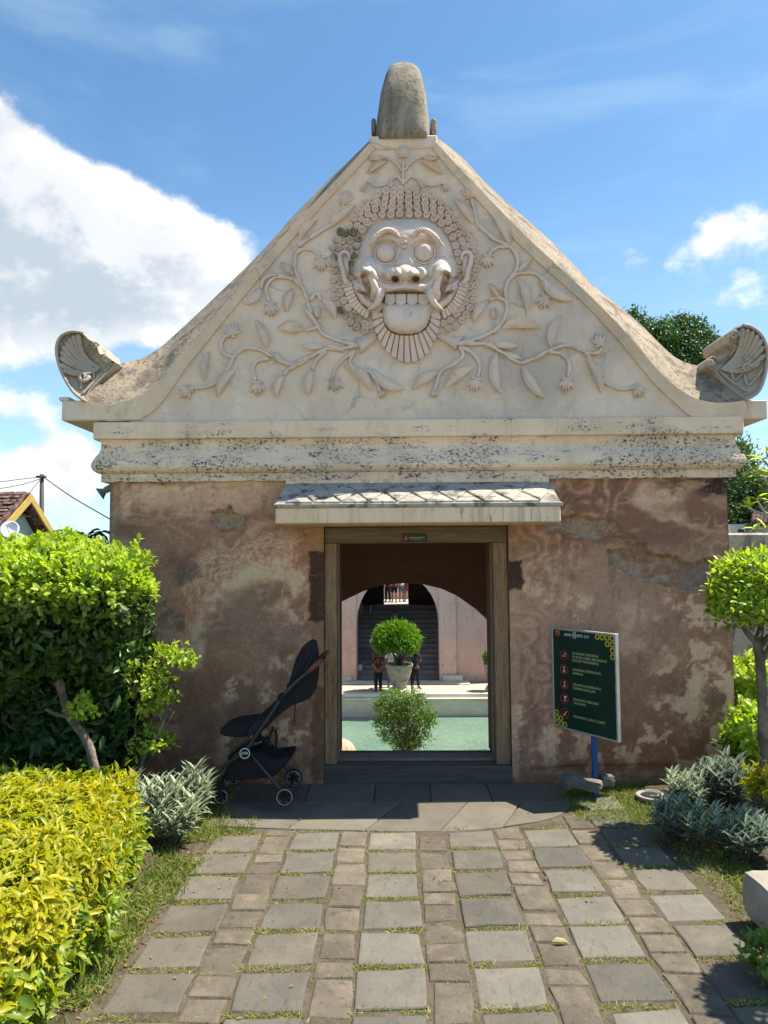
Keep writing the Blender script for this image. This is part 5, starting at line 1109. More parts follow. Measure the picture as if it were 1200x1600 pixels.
for px, sh, pa, short, lb in ((606, 'black', 'black', False, 'person in long black trousers, leftmost in the upper doorway'), (616, 'red', 'black', True, 'person in black shorts, second from left in the upper doorway'), (627.5, 'white', 'denim', True, 'person in blue shorts in the upper doorway'), (636, 'red', 'red', True, 'person in pinkish clothes, rightmost in the upper doorway')):
    q_ = P(px, 940, p_[5]+2.2+random.uniform(0, .8)); person((q_.x, q_.y, p_[6]), random.uniform(1.6, 1.72), random.uniform(-.5, .5), CL_[sh], CL_[pa], lb, 'stand', short, 'people in the upper doorway')
# ------------------------------------------------------------------ things in the court
def pot(px, py_top, py_bot, w_px, Y, label, ped):
    c = P(px, py_bot, Y); zt = P(px, py_top, Y).z; r_ = (P(px+w_px/2, py_top, Y).x-P(px, py_top, Y).x); h = zt-c.z; t = thing('plant_pot', (c.x, Y, ZF), label, 'pot')
    pm = weather('old_pot', (.42,.36,.29), (.33,.275,.22), 3, [(4,.5,.62,(.13,.11,.09),.7,B), (12,.55,.66,(.50,.45,.38),.6,B)], .9, .5, .01, 20)
    m_ = MB(); m_.lathe((c.x, Y, c.z), (0,0,1), [(0, r_*.42), (h*.06, r_*.50), (h*.12, r_*.46), (h*.4, r_*.74), (h*.72, r_*.92), (h*.88, r_*.95), (h*.89, r_*1.02), (h, r_*1.02), (h*.99, r_*.88), (h*.8, r_*.8)], 28); m_.build('bowl', pm, t, True)
    m_ = MB(); m_.lathe((c.x, Y, ZF), (0,0,1), [(0, r_*.85), (.12, r_*.85), (.125, r_*.6), (c.z-ZF-.1, r_*.55), (c.z-ZF-.09, r_*.75), (c.z-ZF-.001, r_*.75)], 24); m_.build('pedestal', poolwall, t, True)
    return Vector((c.x, Y, zt)), r_
bark = weather('bark', (.13,.095,.07), (.075,.055,.042), 6, [(9,.5,.66,(.22,.185,.15),.6,(1,1,.4))], .95, .9, .012, 25)
needle = leafmat('pot_tree_leaf', [(.09,.20,.02), (.15,.30,.03), (.24,.38,.05)], .35, .5)
c, r_ = pot(624, 1037, 1076, 42, 22.55, 'big round weathered pot holding the clipped tree by the pool', True)
t = thing('potted_tree', c, 'bright green clipped round tree in the big pot', 'tree'); k_ = (27.7)/FPX
tr = MB()
for dx, dy in ((-.18, .0), (.05, .08), (.2, -.05)): tr.tube(spline([c+Vector((dx*.3, dy, -.15)), c+Vector((dx*.5, dy, .15)), c+Vector((dx*1.6, dy*2, .5)), c+Vector((dx*2.6, dy*3, .85))], 4), lerp_list(.07, .03, 13), 7)
tr.build('trunk', bark, t, True)
cc = P(618, 1001, 22.55); foliage('crown', needle, t, [((cc.x, 22.55, cc.z), (33*k_, .75, 25*k_))], 1500, 10, .16, .030, 'diamond', .45, -.55, .06, .9, .3, .7, 1.0, .2)
c2 = P(634, 1180, 10.2); k2 = 15.35/FPX
t = thing('pool_bush', (c2.x, 10.2, -4.0+.4), 'loose green bush with thin branches in front of the pool', 'bush')
tr = MB()
for a in range(9):
    an = a/9*6.28; d = Vector((math.cos(an), math.sin(an), 0)); tr.tube(spline([Vector((c2.x, 10.2, ZF)), Vector((c2.x, 10.2, c2.z))+d*.06, Vector((c2.x, 10.2, c2.z+.35))+d*.2, Vector((c2.x, 10.2, c2.z+.75+.3*random.random()))+d*.45], 4), lerp_list(.035, .008, 13), 6)
tr.build('branches', bark, t, True)
bl = []
for px, py, rx, ry in ((628, 1090, 34, 12), (610, 1108, 26, 10), (655, 1112, 26, 12), (632, 1125, 30, 12), (668, 1128, 14, 9), (600, 1130, 14, 8), (612, 1148, 22, 8), (650, 1150, 24, 9), (634, 1166, 26, 8), (640, 1103, 24, 12), (596,1101,12,8)):
    q_ = P(px, py, 10.2); bl.append(((q_.x, 10.2+random.uniform(-.15, .15), q_.z), (rx*k2, .35, ry*k2)))
foliage('foliage', leafmat('bush_leaf', [(.06,.12,.02), (.12,.20,.035), (.26,.34,.07)], .35, .5), t, bl, 900, 8, .07, .030, 'diamond', .8, -1, .05, .6, .4, .9)
c, r_ = pot(771, 1037, 1072, 30, 22.7, 'weathered pot with a small shrub at the right door jamb', True)
t = thing('potted_shrub', c, 'yellow green shrub in the pot by the right door jamb', 'shrub'); foliage('foliage', needle, t, [((c.x, c.y, c.z+.2), (.34, .34, .32))], 220, 7, .10, .04, 'diamond', .6, -.6)
MB().tube([c-Vector((0,0,.1)), c+Vector((.02,0,.15)), c+Vector((.0,0,.35))], [.03, .025, .012], 6).build('stem', bark, t)
# white plastic box, green notice, plastic chair
wm = plain('white_plastic', (.7,.7,.68), .5)
q_ = G(562, 1056, PV[2]+.0); pb = P(562, 1056, PV[0]+.3); t = thing('white_box', (pb.x, PV[1]+PV[3]+.1, PV[2]+PV[4]), 'small white plastic box on the lowest stair by the left pillar', 'box')
MB().box(pb.x-.09, pb.x+.09, PV[1]+PV[3]*1.2, PV[1]+PV[3]*1.2+.16, PV[2]+2*PV[4], PV[2]+2*PV[4]+.22).build('body', wm, t, bevel=.015); MB().box(pb.x-.098, pb.x+.098, PV[1]+PV[3]*1.2-.008, PV[1]+PV[3]*1.2+.168, PV[2]+2*PV[4]+.222, PV[2]+2*PV[4]+.25).build('lid', wm, t, bevel=.008)
sy = PV[1]+11*PV[3]; a_ = P(608, 970, sy); b_ = P(628, 957, sy); gz = PV[2]+11*PV[4]
t = thing('stair_notice', ((a_.x+b_.x)/2, sy, gz), 'small green notice board standing on the dark stairs', 'sign')
MB().box(a_.x, b_.x, sy-.02, sy+.02, a_.z, b_.z).build('board', plain('notice_green', (.02,.11,.07), .6), t, bevel=.006)
for x in (a_.x+.06, b_.x-.06): MB().box(x-.015, x+.015, sy+.021, sy+.05, gz-.05, b_.z-.02).build('leg', plain('notice_leg', (.1,.1,.1), .6), t)
m_ = MB(); w_ = b_.x-a_.x; h_ = b_.z-a_.z
for u in (.36, .54): m_.box(a_.x+w_*u, a_.x+w_*(u+.10), sy-.024, sy-.0205, a_.z+h_*.35, a_.z+h_*.85); m_.box(a_.x+w_*(u-.03), a_.x+w_*(u+.02), sy-.024, sy-.0205, a_.z+h_*.55, a_.z+h_*.7)
m_.build('emblem', plain('notice_gold', (.55,.45,.12), .6), t)
# chair on the upper stairs
cy = PV[1]+13*PV[3]; cz = PV[2]+13.0*PV[4]; a_ = P(572, 955, cy)
t = thing('chair', (a_.x, cy, cz), 'pale metal chair on the upper stairs at the left', 'chair'); cm_ = plain('chair_metal', (.55,.55,.54), .4)
for dx, dy, h in ((-.22, -.2, .45), (.2, -.2, .45), (-.2, .2, .45), (.2, .2, .45)): MB().tube([(a_.x+dx*1.15, cy+dy*1.1, cz), (a_.x+dx, cy+dy, cz+h)], .018, 7).build('leg', cm_, t)
MB().box(a_.x-.23, a_.x+.23, cy-.22, cy+.22, cz+.45, cz+.49).build('seat', plain('chair_seat', (.03,.03,.035), .6), t, bevel=.015)
MB().tube(spline([(a_.x-.21, cy-.2, cz+.45), (a_.x-.26, cy-.2, cz+.75), (a_.x-.30, cy-.19, cz+.95), (a_.x-.30, cy+.19, cz+.95), (a_.x-.26, cy+.2, cz+.75), (a_.x-.21, cy+.2, cz+.45)], 4), .018, 7).build('back_frame', cm_, t)
MB().box(a_.x-.29, a_.x-.26, cy-.18, cy+.18, cz+.70, cz+.92).build('backrest', plain('chair_back', (.03,.03,.035), .6), t, bevel=.01)
# ------------------------------------------------------------------ planting
K = lambda d: d/FPX                              # metres per photograph pixel at distance d
def PB(px, py, Y, rx, ry, rd):                   # ellipsoid from pixel centre and pixel radii at plane Y
    c = P(px, py, Y); k = K(Y-CAM.y); return ((c.x, c.y, c.z), (rx*k, rd, ry*k))
def branches(mb, segs, n=7):
    for pts, r0, r1 in segs:
        c = spline([P(x, y, Y) for x, y, Y in pts], 5); m_ = len(c); mb.tube([p+Vector((random.uniform(-1, 1), random.uniform(-1, 1), 0))*r0*.12 for p in c], [r0+(r1-r0)*i/(m_-1) for i in range(m_)], n)
def twigs(parent, base, blobs, n, r=.004, name='twigs', mat=None):
    p, q = shell(blobs, n, .5, -.5); m_ = MB()
    for a in p:
        e = Vector(a); b = Vector(base[np.argmin([(Vector(z)-e).length for z in base])]); mid = b.lerp(e, .55)+Vector((random.uniform(-.04, .04), random.uniform(-.04, .04), -.03)); m_.tube([b, mid, e], [r*1.6, r*1.1, r*.5], 4)
    return tag(m_.build(name, mat or bark, parent), kind='stuff')
pale_bark = weather('pale_bark', (0.192,0.152,0.116), (0.112,0.084,0.064), 9, [(12,.5,.62,(0.288,0.24,0.192),.7,(1,1,.4)), (9,.56,.68,(0.048,0.036,0.028),.7,B)], .95, .9, .01, 30)
lime = leafmat('lime_leaf', [(.20,.30,.03), (.36,.47,.05), (.55,.62,.12)], .45, .4)
lime_d = leafmat('inner_leaf', [(.07,.125,.02), (.13,.20,.03), (.22,.30,.05)], .3, .45)  # darker copy of lime; inside the crowns it stands in for shade
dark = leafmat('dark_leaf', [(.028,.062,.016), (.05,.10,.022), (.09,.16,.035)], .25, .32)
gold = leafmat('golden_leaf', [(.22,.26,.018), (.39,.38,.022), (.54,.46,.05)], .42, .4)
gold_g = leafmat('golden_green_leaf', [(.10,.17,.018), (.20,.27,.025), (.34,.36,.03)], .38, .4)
silver = leafmat('silver_leaf', [(.13,.18,.10), (.20,.26,.15), (.30,.35,.21)], .25, .5, edge=(.58,.60,.42))
silver_d = leafmat('dull_silver_leaf', [(.085,.13,.085), (.13,.185,.12), (.20,.25,.17)], .25, .5, edge=(.33,.38,.29))
# left clipped tree
def topiary_left():
    Y = -.95; b = P(152, 1213, Y); t = thing('clipped_tree', (b.x, b.y, 0), 'umbrella shaped lime green clipped tree with leaning trunk, left of the gate', 'tree')
    m_ = MB(); g = (158, 1246, Y)
    branches(m_, [([g, (146,1190,Y), (132,1150,Y), (108,1120,Y), (98,1085,Y+.02), (88,1060,Y)], .028, .021), ([(98,1085,Y), (85,1040,Y), (72,1010,Y-.03), (45,985,Y-.05), (20,950,Y-.05), (10,915,Y)], .024, .010), ([(88,1060,Y), (70,1020,Y+.05), (62,985,Y+.1), (75,945,Y+.12), (70,905,Y+.1)], .022, .009),
        ([(85,1045,Y), (98,1010,Y-.02), (118,975,Y-.06), (140,945,Y-.1), (150,905,Y-.1)], .020, .008), ([(100,1005,Y), (130,985,Y+.04), (165,960,Y+.06), (195,930,Y+.05)], .014, .006), ([(72,1010,Y), (30,1005,Y), (-10,980,Y), (-40,940,Y)], .016, .007), ([(108,1120,Y), (85,1115,Y-.04), (72,1108,Y-.05)], .014, .008)])
    m_.build('trunk', pale_bark, t, True)
    bl = [PB(80, 908, Y, 108, 56, .42), PB(155, 918, Y-.05, 68, 44, .30), PB(10, 905, Y, 75, 55, .36), PB(-50, 915, Y, 60, 50, .34), PB(105, 888, Y+.1, 82, 38, .34), PB(192, 928, Y, 34, 30, .2)]
    foliage('crown', lime, t, bl, 2300, 7, .042, .024, 'oval', .16, -.32, .018, .6, 1.2, .8, 1.0, .20)
    low = [PB(60, 985, Y+.08, 85, 34, .28), PB(140, 975, Y+.05, 70, 32, .24), PB(-20, 975, Y+.05, 70, 36, .28), PB(190, 955, Y, 45, 22, .16)]
    foliage('hanging_leaves', dark, t, low, 420, 6, .05, .026, 'lance', .6, -.9, .03, .5, -.2, .9)  # dark leaf colour puts the shade under the crown into these leaves
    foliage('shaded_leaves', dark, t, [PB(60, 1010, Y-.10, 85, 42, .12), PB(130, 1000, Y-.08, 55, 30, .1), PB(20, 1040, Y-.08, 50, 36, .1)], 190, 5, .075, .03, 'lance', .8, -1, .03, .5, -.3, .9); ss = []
    for _ in range(26):
        sx = random.uniform(-30, 235); sy_ = 905-62*math.sqrt(max(0, 1-((sx-95)/150)**2))*random.uniform(.9, 1.06)+random.uniform(-8, 10); ss.append(PB(sx, sy_, Y+random.uniform(-.25, .2), 10, 9, .04))
    tag(foliage('sprigs', lime, t, ss, 90, 6, .044, .024, 'oval', .8, -1, .014), kind='stuff')
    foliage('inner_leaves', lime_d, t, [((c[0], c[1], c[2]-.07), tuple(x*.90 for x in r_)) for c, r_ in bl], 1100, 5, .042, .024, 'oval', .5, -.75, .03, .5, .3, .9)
    base = [tuple(P(x, y, Y)) for x, y in ((20,950),(75,945),(140,945),(195,930),(-40,940),(100,960))]; twigs(t, base, [(c, tuple(x*.92 for x in r_)) for c, r_ in bl], 170, .0035)
    s1 = PB(128, 1105, Y-.08, 18, 15, .07); tag(foliage('side_shoot', lime, t, [s1], 32, 6, .036, .02, 'oval', .8, -1, .012), kind='stuff')
    m2 = MB(); branches(m2, [([(118,1140,Y), (124,1125,Y-.05), (128,1110,Y-.08)], .006, .003)], 5); m2.build('shoot_stem', bark, t)
topiary_left()
def dark_shrub():
    Y = -.50; b = P(90, 1210, Y); t = thing('dark_shrub', (b.x, b.y, 0), 'tall dark green big leaved shrub behind the left clipped tree', 'shrub')
    bl = [PB(60, 1040, Y, 120, 90, .25), PB(165, 1050, Y, 62, 95, .22), PB(60, 1140, Y, 125, 80, .28), PB(150, 1140, Y, 62, 70, .22), PB(-60, 1080, Y, 90, 130, .3), PB(70, 970, Y+.05, 110, 50, .22)]
    foliage('foliage', dark, t, bl, 2300, 6, .10, .036, 'lance', .45, -1, .03, .7, -.35, .8, 1.2)
    m_ = MB()
    for px in (20, 60, 100, 140, 175): branches(m_, [([(px, 1240, Y), (px+random.uniform(-8, 8), 1150, Y), (px+random.uniform(-15, 15), 1050, Y), (px+random.uniform(-25, 25), 970, Y)], .014, .006)], 6)
    m_.build('stems', bark, t, True)
dark_shrub()
def small_bush():
    Y = -.62; b = P(215, 1215, Y); t = thing('thin_bush', (b.x, b.y, 0), 'thin straggly yellow green bush against the brown wall, right of the clipped tree', 'bush')
    m_ = MB(); branches(m_, [([(216,1235,Y), (222,1190,Y), (240,1160,Y-.02), (255,1130,Y-.02), (262,1100,Y), (266,1060,Y)], .014, .006), ([(224,1190,Y), (212,1150,Y), (214,1110,Y-.03), (226,1080,Y-.03)], .009, .004), ([(255,1130,Y), (244,1105,Y), (240,1075,Y)], .008, .004), ([(266,1070,Y), (275,1045,Y), (285,1030,Y)], .006, .003), ([(245,1155,Y),(262,1130,Y-.03),(272,1112,Y-.02)],.006,.003)])
    m_.build('stems', pale_bark, t, True)
    bl = [PB(266, 1024, Y, 34, 17, .11), PB(292, 1034, Y, 16, 13, .07), PB(232, 1062, Y, 36, 28, .13), PB(215, 1052, Y, 20, 16, .08), PB(258, 1075, Y, 24, 22, .1), PB(240, 1096, Y, 20, 16, .09), PB(232, 1152, Y, 27, 15, .1), PB(250, 1158, Y, 20, 14, .08), PB(222, 1172, Y, 14, 10, .06), PB(222, 1108, Y, 10, 10, .05)]
    foliage('foliage', lime, t, bl, 215, 6, .036, .021, 'oval', .75, -1, .016, .7, .5, .9)
    twigs(t, [tuple(P(x, y, Y)) for x, y in ((266,1060),(226,1080),(285,1035),(240,1075),(240,1155))], bl, 90, .0025)
small_bush()
# golden hedge
def hedge():
    x1, x0 = -1.27, -3.6; y1, y0 = -1.42, -4.6; h = .47; t = thing('golden_hedge', ((x0+x1)/2, (y0+y1)/2, 0), 'bright yellow clipped hedge along the left side of the path', 'hedge')
    def surf(n, top):
        if top:
            X = rng.uniform(x0, x1+.03, n); Y = rng.uniform(y0, y1, n); Z = h+.05*(fbm(X*3.2, Y*3.2, 4, 5)-.5)*2 - .05*sstep(x1-.08, x1+.05, X) + rng.normal(size=n)*.012; N = np.stack([np.zeros(n), np.zeros(n), np.ones(n)], -1)
            p = np.stack([X, Y, Z], -1)
        else:
            Y = rng.uniform(y0, y1, n); Z = rng.uniform(.02, h, n)**1.0; X = x1+.07*(fbm(Y*4, Z*4, 4, 8)-.5)*2 + .05*np.sin(Z/h*3.1) - .05*sstep(.15, 0, Z) + rng.normal(size=n)*.012; N = np.stack([np.ones(n), np.zeros(n), np.full(n, .25)], -1); p = np.stack([X, Y, Z], -1)
        return p, N
    def sel(p, N, near): 
        k = p[:, 0] > -2.6; return p[k], N[k]
    p, N = sel(*surf(6200, True), 0); kp = fbm(p[:, 0]*11, p[:, 1]*11, 3, 77) > .36; p, N = p[kp], N[kp]; a, b, c, r_ = rosettes(p, N, 6, .017, .35, .55, 1.0); b = unit(b*np.array((1, 1, .55))+np.array((0, 0, .30))); s_ = rng.uniform(.45, 1.3, len(a))
    X1 = lambda y: -.13*sstep(-2.4, -1.45, y)
    a = a+np.stack([X1(a[:, 1]), 0*a[:, 0], 0*a[:, 0]], -1); leaves('top_leaves', gold, t, a, b, c, .052*s_, .017*s_, 'lance', r_, 1.5)
    p, N = surf(3000, False); a, b, c, r_ = rosettes(p, N, 6, .02, .7, .25, .9); s_ = rng.uniform(.7, 1.25, len(a)); a = a+np.stack([X1(a[:, 1]), 0*a[:, 0], 0*a[:, 0]], -1); hi = a[:, 2]+rng.normal(size=len(a))*.09 > .27
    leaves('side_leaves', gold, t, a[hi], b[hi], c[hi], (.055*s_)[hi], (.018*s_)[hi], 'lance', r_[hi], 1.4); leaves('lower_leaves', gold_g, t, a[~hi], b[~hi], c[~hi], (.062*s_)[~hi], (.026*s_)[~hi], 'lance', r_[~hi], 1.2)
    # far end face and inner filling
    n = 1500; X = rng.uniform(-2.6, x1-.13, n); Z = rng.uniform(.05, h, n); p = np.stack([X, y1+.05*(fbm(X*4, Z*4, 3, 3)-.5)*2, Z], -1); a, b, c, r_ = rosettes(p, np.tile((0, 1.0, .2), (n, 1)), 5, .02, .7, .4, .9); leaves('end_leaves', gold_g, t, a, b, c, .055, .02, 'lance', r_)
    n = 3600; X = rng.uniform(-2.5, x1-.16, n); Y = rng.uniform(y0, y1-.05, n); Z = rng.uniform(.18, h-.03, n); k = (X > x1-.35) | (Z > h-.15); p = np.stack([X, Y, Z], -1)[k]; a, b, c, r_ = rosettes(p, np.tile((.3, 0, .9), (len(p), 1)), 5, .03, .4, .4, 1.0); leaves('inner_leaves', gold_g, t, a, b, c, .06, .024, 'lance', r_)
    m_ = MB()
    for i in range(230):
        x = random.uniform(-2.3, x1-.16); y = random.uniform(y0, y1-.05); m_.tube([(x, y, -.02), (x+random.uniform(-.05, .05), y+random.uniform(-.05, .05), .22), (x+random.uniform(-.08, .10), y+random.uniform(-.08, .08), h-.03)], [.007, .005, .002], 4)
    m_.build('stems', bark, t)
hedge()
def tuft(px, py_base, Y, w_px, h_px, mat, label, n=55, L=.085, Wd=.019, group='silver leaved bedding shrubs', z0=0.0):
    b = G(px, py_base, z0); k = K(b.y-CAM.y); rx, h = w_px/2*k, h_px*k; t = thing('silver_shrub', b, label, 'shrub', group); pos, ax, up = [], [], []; m_ = MB()
    for i in range(n):
        an = random.uniform(0, 6.283); r_ = rx*math.sqrt(random.random()); hh = h*random.uniform(.55, 1.02)*(1-.35*(r_/rx)**2); tip = b+Vector((r_*math.cos(an), r_*math.sin(an)*.8, hh)); root = b+Vector((r_*.35*math.cos(an), r_*.3*math.sin(an), 0)); m_.tube([root, root.lerp(tip, .6)+Vector((0, 0, .01)), tip], [.004, .003, .002], 4)
        d = (tip-root).normalized()
        for j in range(11):
            f_ = 1-.075*j if j < 8 else random.uniform(.3, .75); q = root.lerp(tip, f_); a = j*2.4+random.random(); rad = Vector((math.cos(a), math.sin(a), 0)); up_ = .95-.09*j; pos.append(tuple(q)); ax.append(tuple((rad*.75+Vector((0, 0, up_))+d*.3).normalized())); up.append(tuple((Vector((0, 0, 1))-rad*.5).normalized()))
    m_.build('stems', bark, t); n_ = len(pos); s_ = rng.uniform(.7, 1.15, n_); leaves('foliage', mat, t, np.array(pos), np.array(ax), np.array(up), L*s_, Wd*s_, 'lance', None, .8)
tuft(262, 1318, -1.05, 100, 96, silver, 'pale silver shrub at the far end of the yellow hedge', 75, .10, .021)
tuft(303, 1285, -.88, 50, 78, silver, 'tall white edged silver shrub nearest the stroller', 26, .115, .024)
tuft(205, 1290, -.95, 90, 75, silver_d, 'dull silver shrub behind the yellow hedge, below the thin bush', 45)
tuft(1072, 1268, -.72, 62, 62, silver, 'pale silver shrub just right of the round light', 45, .085, .018, z0=.02)
tuft(1055, 1312, -.98, 70, 62, silver_d, 'dull silver shrub in front of the round light', 50, .08, .016, z0=.02)
tuft(1135, 1262, -.55, 85, 78, silver_d, 'large dull silver shrub against the right end of the wall', 70, .09, .018, z0=.03)
tuft(1098, 1322, -1.08, 66, 62, silver, 'light silver shrub in the middle of the right bed', 40, .085, .018, z0=.02)
tuft(1165, 1338, -1.15, 80, 66, silver_d, 'dull silver shrub at the right frame edge', 55, .085, .018, z0=.03)
tuft(1215, 1300, -.75, 60, 60, silver_d, 'dull silver shrub below the right clipped tree', 30, .085, .018, z0=.03)
# right clipped tree and the shrubs below it
def topiary_right(px_off=0, Y=-.5, label='', name='clipped_tree', dx=0.0):
    def o(l): return l
    b = P(1188, 1200, Y); t = thing(name, (b.x+dx, b.y, 0), label, 'tree'); b0 = wloc(t)
    m_ = MB(); branches(m_, [([(1196,1240,Y), (1192,1120,Y), (1188,1040,Y), (1182,1000,Y)], .031, .026), ([(1182,1005,Y), (1165,985,Y), (1150,960,Y), (1140,940,Y)], .02, .008), ([(1184,1000,Y), (1190,970,Y+.05), (1188,935,Y+.05)], .024, .008), ([(1186,1010,Y), (1215,980,Y), (1240,945,Y)], .022, .008), ([(1192,1030,Y), (1206,1000,Y-.06), (1210,960,Y-.08)], .018, .008)])
    bl = [PB(1192, 922, Y, 68, 54, .30), PB(1150, 935, Y, 36, 40, .18), PB(1245, 930, Y, 52, 48, .26), PB(1180, 950, Y-.1, 58, 34, .2)]
    ob = m_.build('trunk', pale_bark, t, True)
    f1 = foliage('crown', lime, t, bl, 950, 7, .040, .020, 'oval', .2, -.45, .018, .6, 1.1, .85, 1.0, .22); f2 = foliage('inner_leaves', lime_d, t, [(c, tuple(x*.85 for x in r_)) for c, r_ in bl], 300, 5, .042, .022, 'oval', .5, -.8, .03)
    if dx:
        for q in (ob, f1, f2): q.data.transform(Matrix.Translation((dx, 0, 0)))
    return t
topiary_right(0, -.92, 'round lime green clipped tree with thick trunk, right of the gate')
t2 = topiary_right(0, -.92, 'clipped tree beside the right edge of the path, outside the picture'); t2.location += Vector((.0, -1.45, 0))
def shrub(px, py, Y, rx, ry, rd, mat, label, ncl, per, L, Wd, tpl='oval', thick=.5, name='leafy_shrub', cat='shrub'):
    b = PB(px, py, Y, rx, ry, rd); t = thing(name, (b[0][0], Y, 0), label, cat); c = Vector(b[0]); m_ = MB()
    for i in range(9):
        a = random.uniform(0, 6.28); e = c+Vector((math.cos(a)*b[1][0]*.6, math.sin(a)*b[1][1]*.6, random.uniform(-.3, .7)*b[1][2])); m_.tube([(c.x+random.uniform(-.03, .03), Y, -.03), ((c.x+e.x)/2, (Y+e.y)/2, e.z*.5), e], [.009, .006, .003], 5)
    m_.build('stems', bark, t); foliage('foliage', mat, t, [b], ncl, per, L, Wd, tpl, thick, -.9, .02, .7, .6, .9); return t
shrub(1172, 1075, .1, 32, 45, .16, lime, 'light green leafy shrub beside the right wall edge, under the clipped tree', 170, 6, .06, .032, 'lance')
shrub(1188, 1140, -.35, 46, 38, .18, lime, 'green broad leaved shrub at the foot of the right clipped tree', 190, 6, .055, .032, 'lance')
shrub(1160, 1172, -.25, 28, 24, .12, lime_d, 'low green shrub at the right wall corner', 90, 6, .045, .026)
shrub(1202, 1228, -.95, 22, 34, .09, gold, 'small yellow shrub at the right frame edge', 60, 7, .07, .022, 'lance', .8)
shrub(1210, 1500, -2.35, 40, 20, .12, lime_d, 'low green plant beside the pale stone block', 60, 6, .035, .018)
# ------------------------------------------------------------------ distant trees, walls and houses
def tree(px_base, Y, blobs, mat, label, ncl, per, L, Wd, trunk_r, segs, cat='tree', group=None, tpl='lance'):
    b = P(px_base, 1000, Y); t = thing('tree', (b.x, Y, 0), label, cat, group); m_ = MB(); branches(m_, [([(px_base, 870+int(1.6*FPX/(Y-CAM.y)), Y)]+list(map(tuple, s_)), trunk_r*q, trunk_r*q*.35) for s_, q in segs]); m_.build('trunk', bark, t, True)
    bl = [PB(x, y, Y+random.uniform(-.8, .8), rx, ry, rx*K(Y-CAM.y)*.9) for x, y, rx, ry in blobs]; foliage('crown', mat, t, bl, ncl, per, L, Wd, tpl, .75, -.85, .12, .6, .1, .9); return t
treeleaf = leafmat('tree_leaf', [(.02,.05,.012), (.04,.095,.018), (.09,.17,.03)], .3, .4)
treeleaf2 = leafmat('light_tree_leaf', [(.05,.085,.03), (.09,.15,.04), (.19,.25,.08)], .3, .45)
tree(1068, 17.0, [(1068,542,46,30), (1040,548,32,28), (1095,552,30,30), (1025,528,26,20), (1060,580,70,40), (990,494,11,9), (1005,515,16,14), (1060,520,40,20)], treeleaf, 'dense dark green tree rising behind the right gable slope', 2600, 9, .125, .05, .22, [([(1066,700,17), (1064,600,17), (1062,550,17)], 1), ([(1066,700,17), (1030,600,17), (1005,530,17)], .6), ([(1066,690,17), (1090,600,17), (1098,550,17)], .6)])
tree(1165, 10.5, [(1148,720,16,22), (1160,748,30,32), (1178,760,20,20), (1150,785,26,34), (1175,800,30,24), (1140,810,18,26), (1205,790,24,26), (1155,700,10,10), (1185,810,26,18)], treeleaf2, 'leafy tree behind the right garden wall', 1900, 8, .085, .038, .10, [([(1166,850,10.5), (1160,780,10.5), (1152,715,10.5)], 1), ([(1166,840,10.5), (1180,800,10.5), (1190,770,10.5)], .6)])
def frangipani():
    Y = 5.2; b = P(1262, 960, Y); t = thing('frangipani_tree', (b.x, Y, 0), 'bare pale branched frangipani at the right frame edge', 'tree'); gb = weather('grey_bark', (.38,.35,.29), (.27,.25,.20), 6, [], .9, .5, .006, 30)
    m_ = MB(); tips = [(1170,794), (1182,780), (1183,736), (1190,745), (1191,717), (1197,707), (1196,826), (1180,826)]
    branches(m_, [([(1262,1035,Y), (1258,930,Y), (1245,860,Y)], .09, .06), ([(1245,860,Y), (1225,830,Y), (1205,806,Y), (1188,802,Y), (1170,794,Y)], .035, .016), ([(1225,830,Y), (1208,812,Y), (1194,800,Y), (1182,780,Y)], .028, .013), ([(1245,860,Y), (1235,790,Y), (1215,748,Y), (1200,742,Y), (1183,736,Y)], .035, .014), ([(1230,780,Y), (1215,755,Y), (1200,752,Y), (1190,745,Y)], .026, .012), ([(1235,790,Y), (1225,745,Y), (1205,732,Y), (1191,717,Y)], .03, .013), ([(1225,745,Y), (1212,725,Y), (1197,707,Y)], .024, .012), ([(1245,860,Y), (1220,842,Y), (1200,834,Y), (1180,826,Y)], .03, .013)])
    m_.build('trunk', gb, t, True); pos, ax = [], []
    for x, y in tips:
        c = P(x, y, Y)
        for k in range(5): pos.append(tuple(c)); ax.append((random.uniform(-1, .6), random.uniform(-.6, .6), random.uniform(0, .7)))
    n_ = len(pos); leaves('leaves', lime, t, np.array(pos), np.array(ax), np.tile((0, 0, 1.0), (n_, 1)), rng.uniform(.12, .24, n_), .05, 'lance')
frangipani()
gw = weather('garden_wall_plaster', (.52,.45,.34), (.42,.36,.27), 1.5, [(3,.48,.62,(.16,.14,.12),.8,(1,1,.6)), (9,.55,.66,(.10,.09,.08),.8,(1,1,.5)), (24,.58,.68,(.08,.07,.065),.7,B)], .9, .4, .008, 30)
def gwall(x0, x1, Y, h, label):
    t = thing('garden_wall', ((x0+x1)/2, Y, 0), label, 'wall'); MB().box(x0, x1, Y, Y+.28, -.05, h-.42).build('wall', gw, t); MB().box(x0, x1, Y-.04, Y+.32, h-.418, h-.36).build('string_course', gw, t, bevel=.02); MB().box(x0, x1, Y+.02, Y+.26, h-.358, h-.172).build('frieze', gw, t); MB().box(x0, x1, Y-.06, Y+.34, h-.17, h).build('coping', gw, t, bevel=.02)
gwall(XR+.002, 9.0, 2.2, P(1160, 833, 2.2).z, 'mould stained cream garden wall right of the gate'); gwall(-9.0, XL-.002, 2.2, 1.35, 'low cream garden wall left of the gate')
rooft = NM('clay_roof'); p_q = rooft.pos(); wv = rooft.n('ShaderNodeTexVoronoi'); rooft.L(p_q, wv.inputs['Vector']); wv.inputs['Scale'].default_value = 7
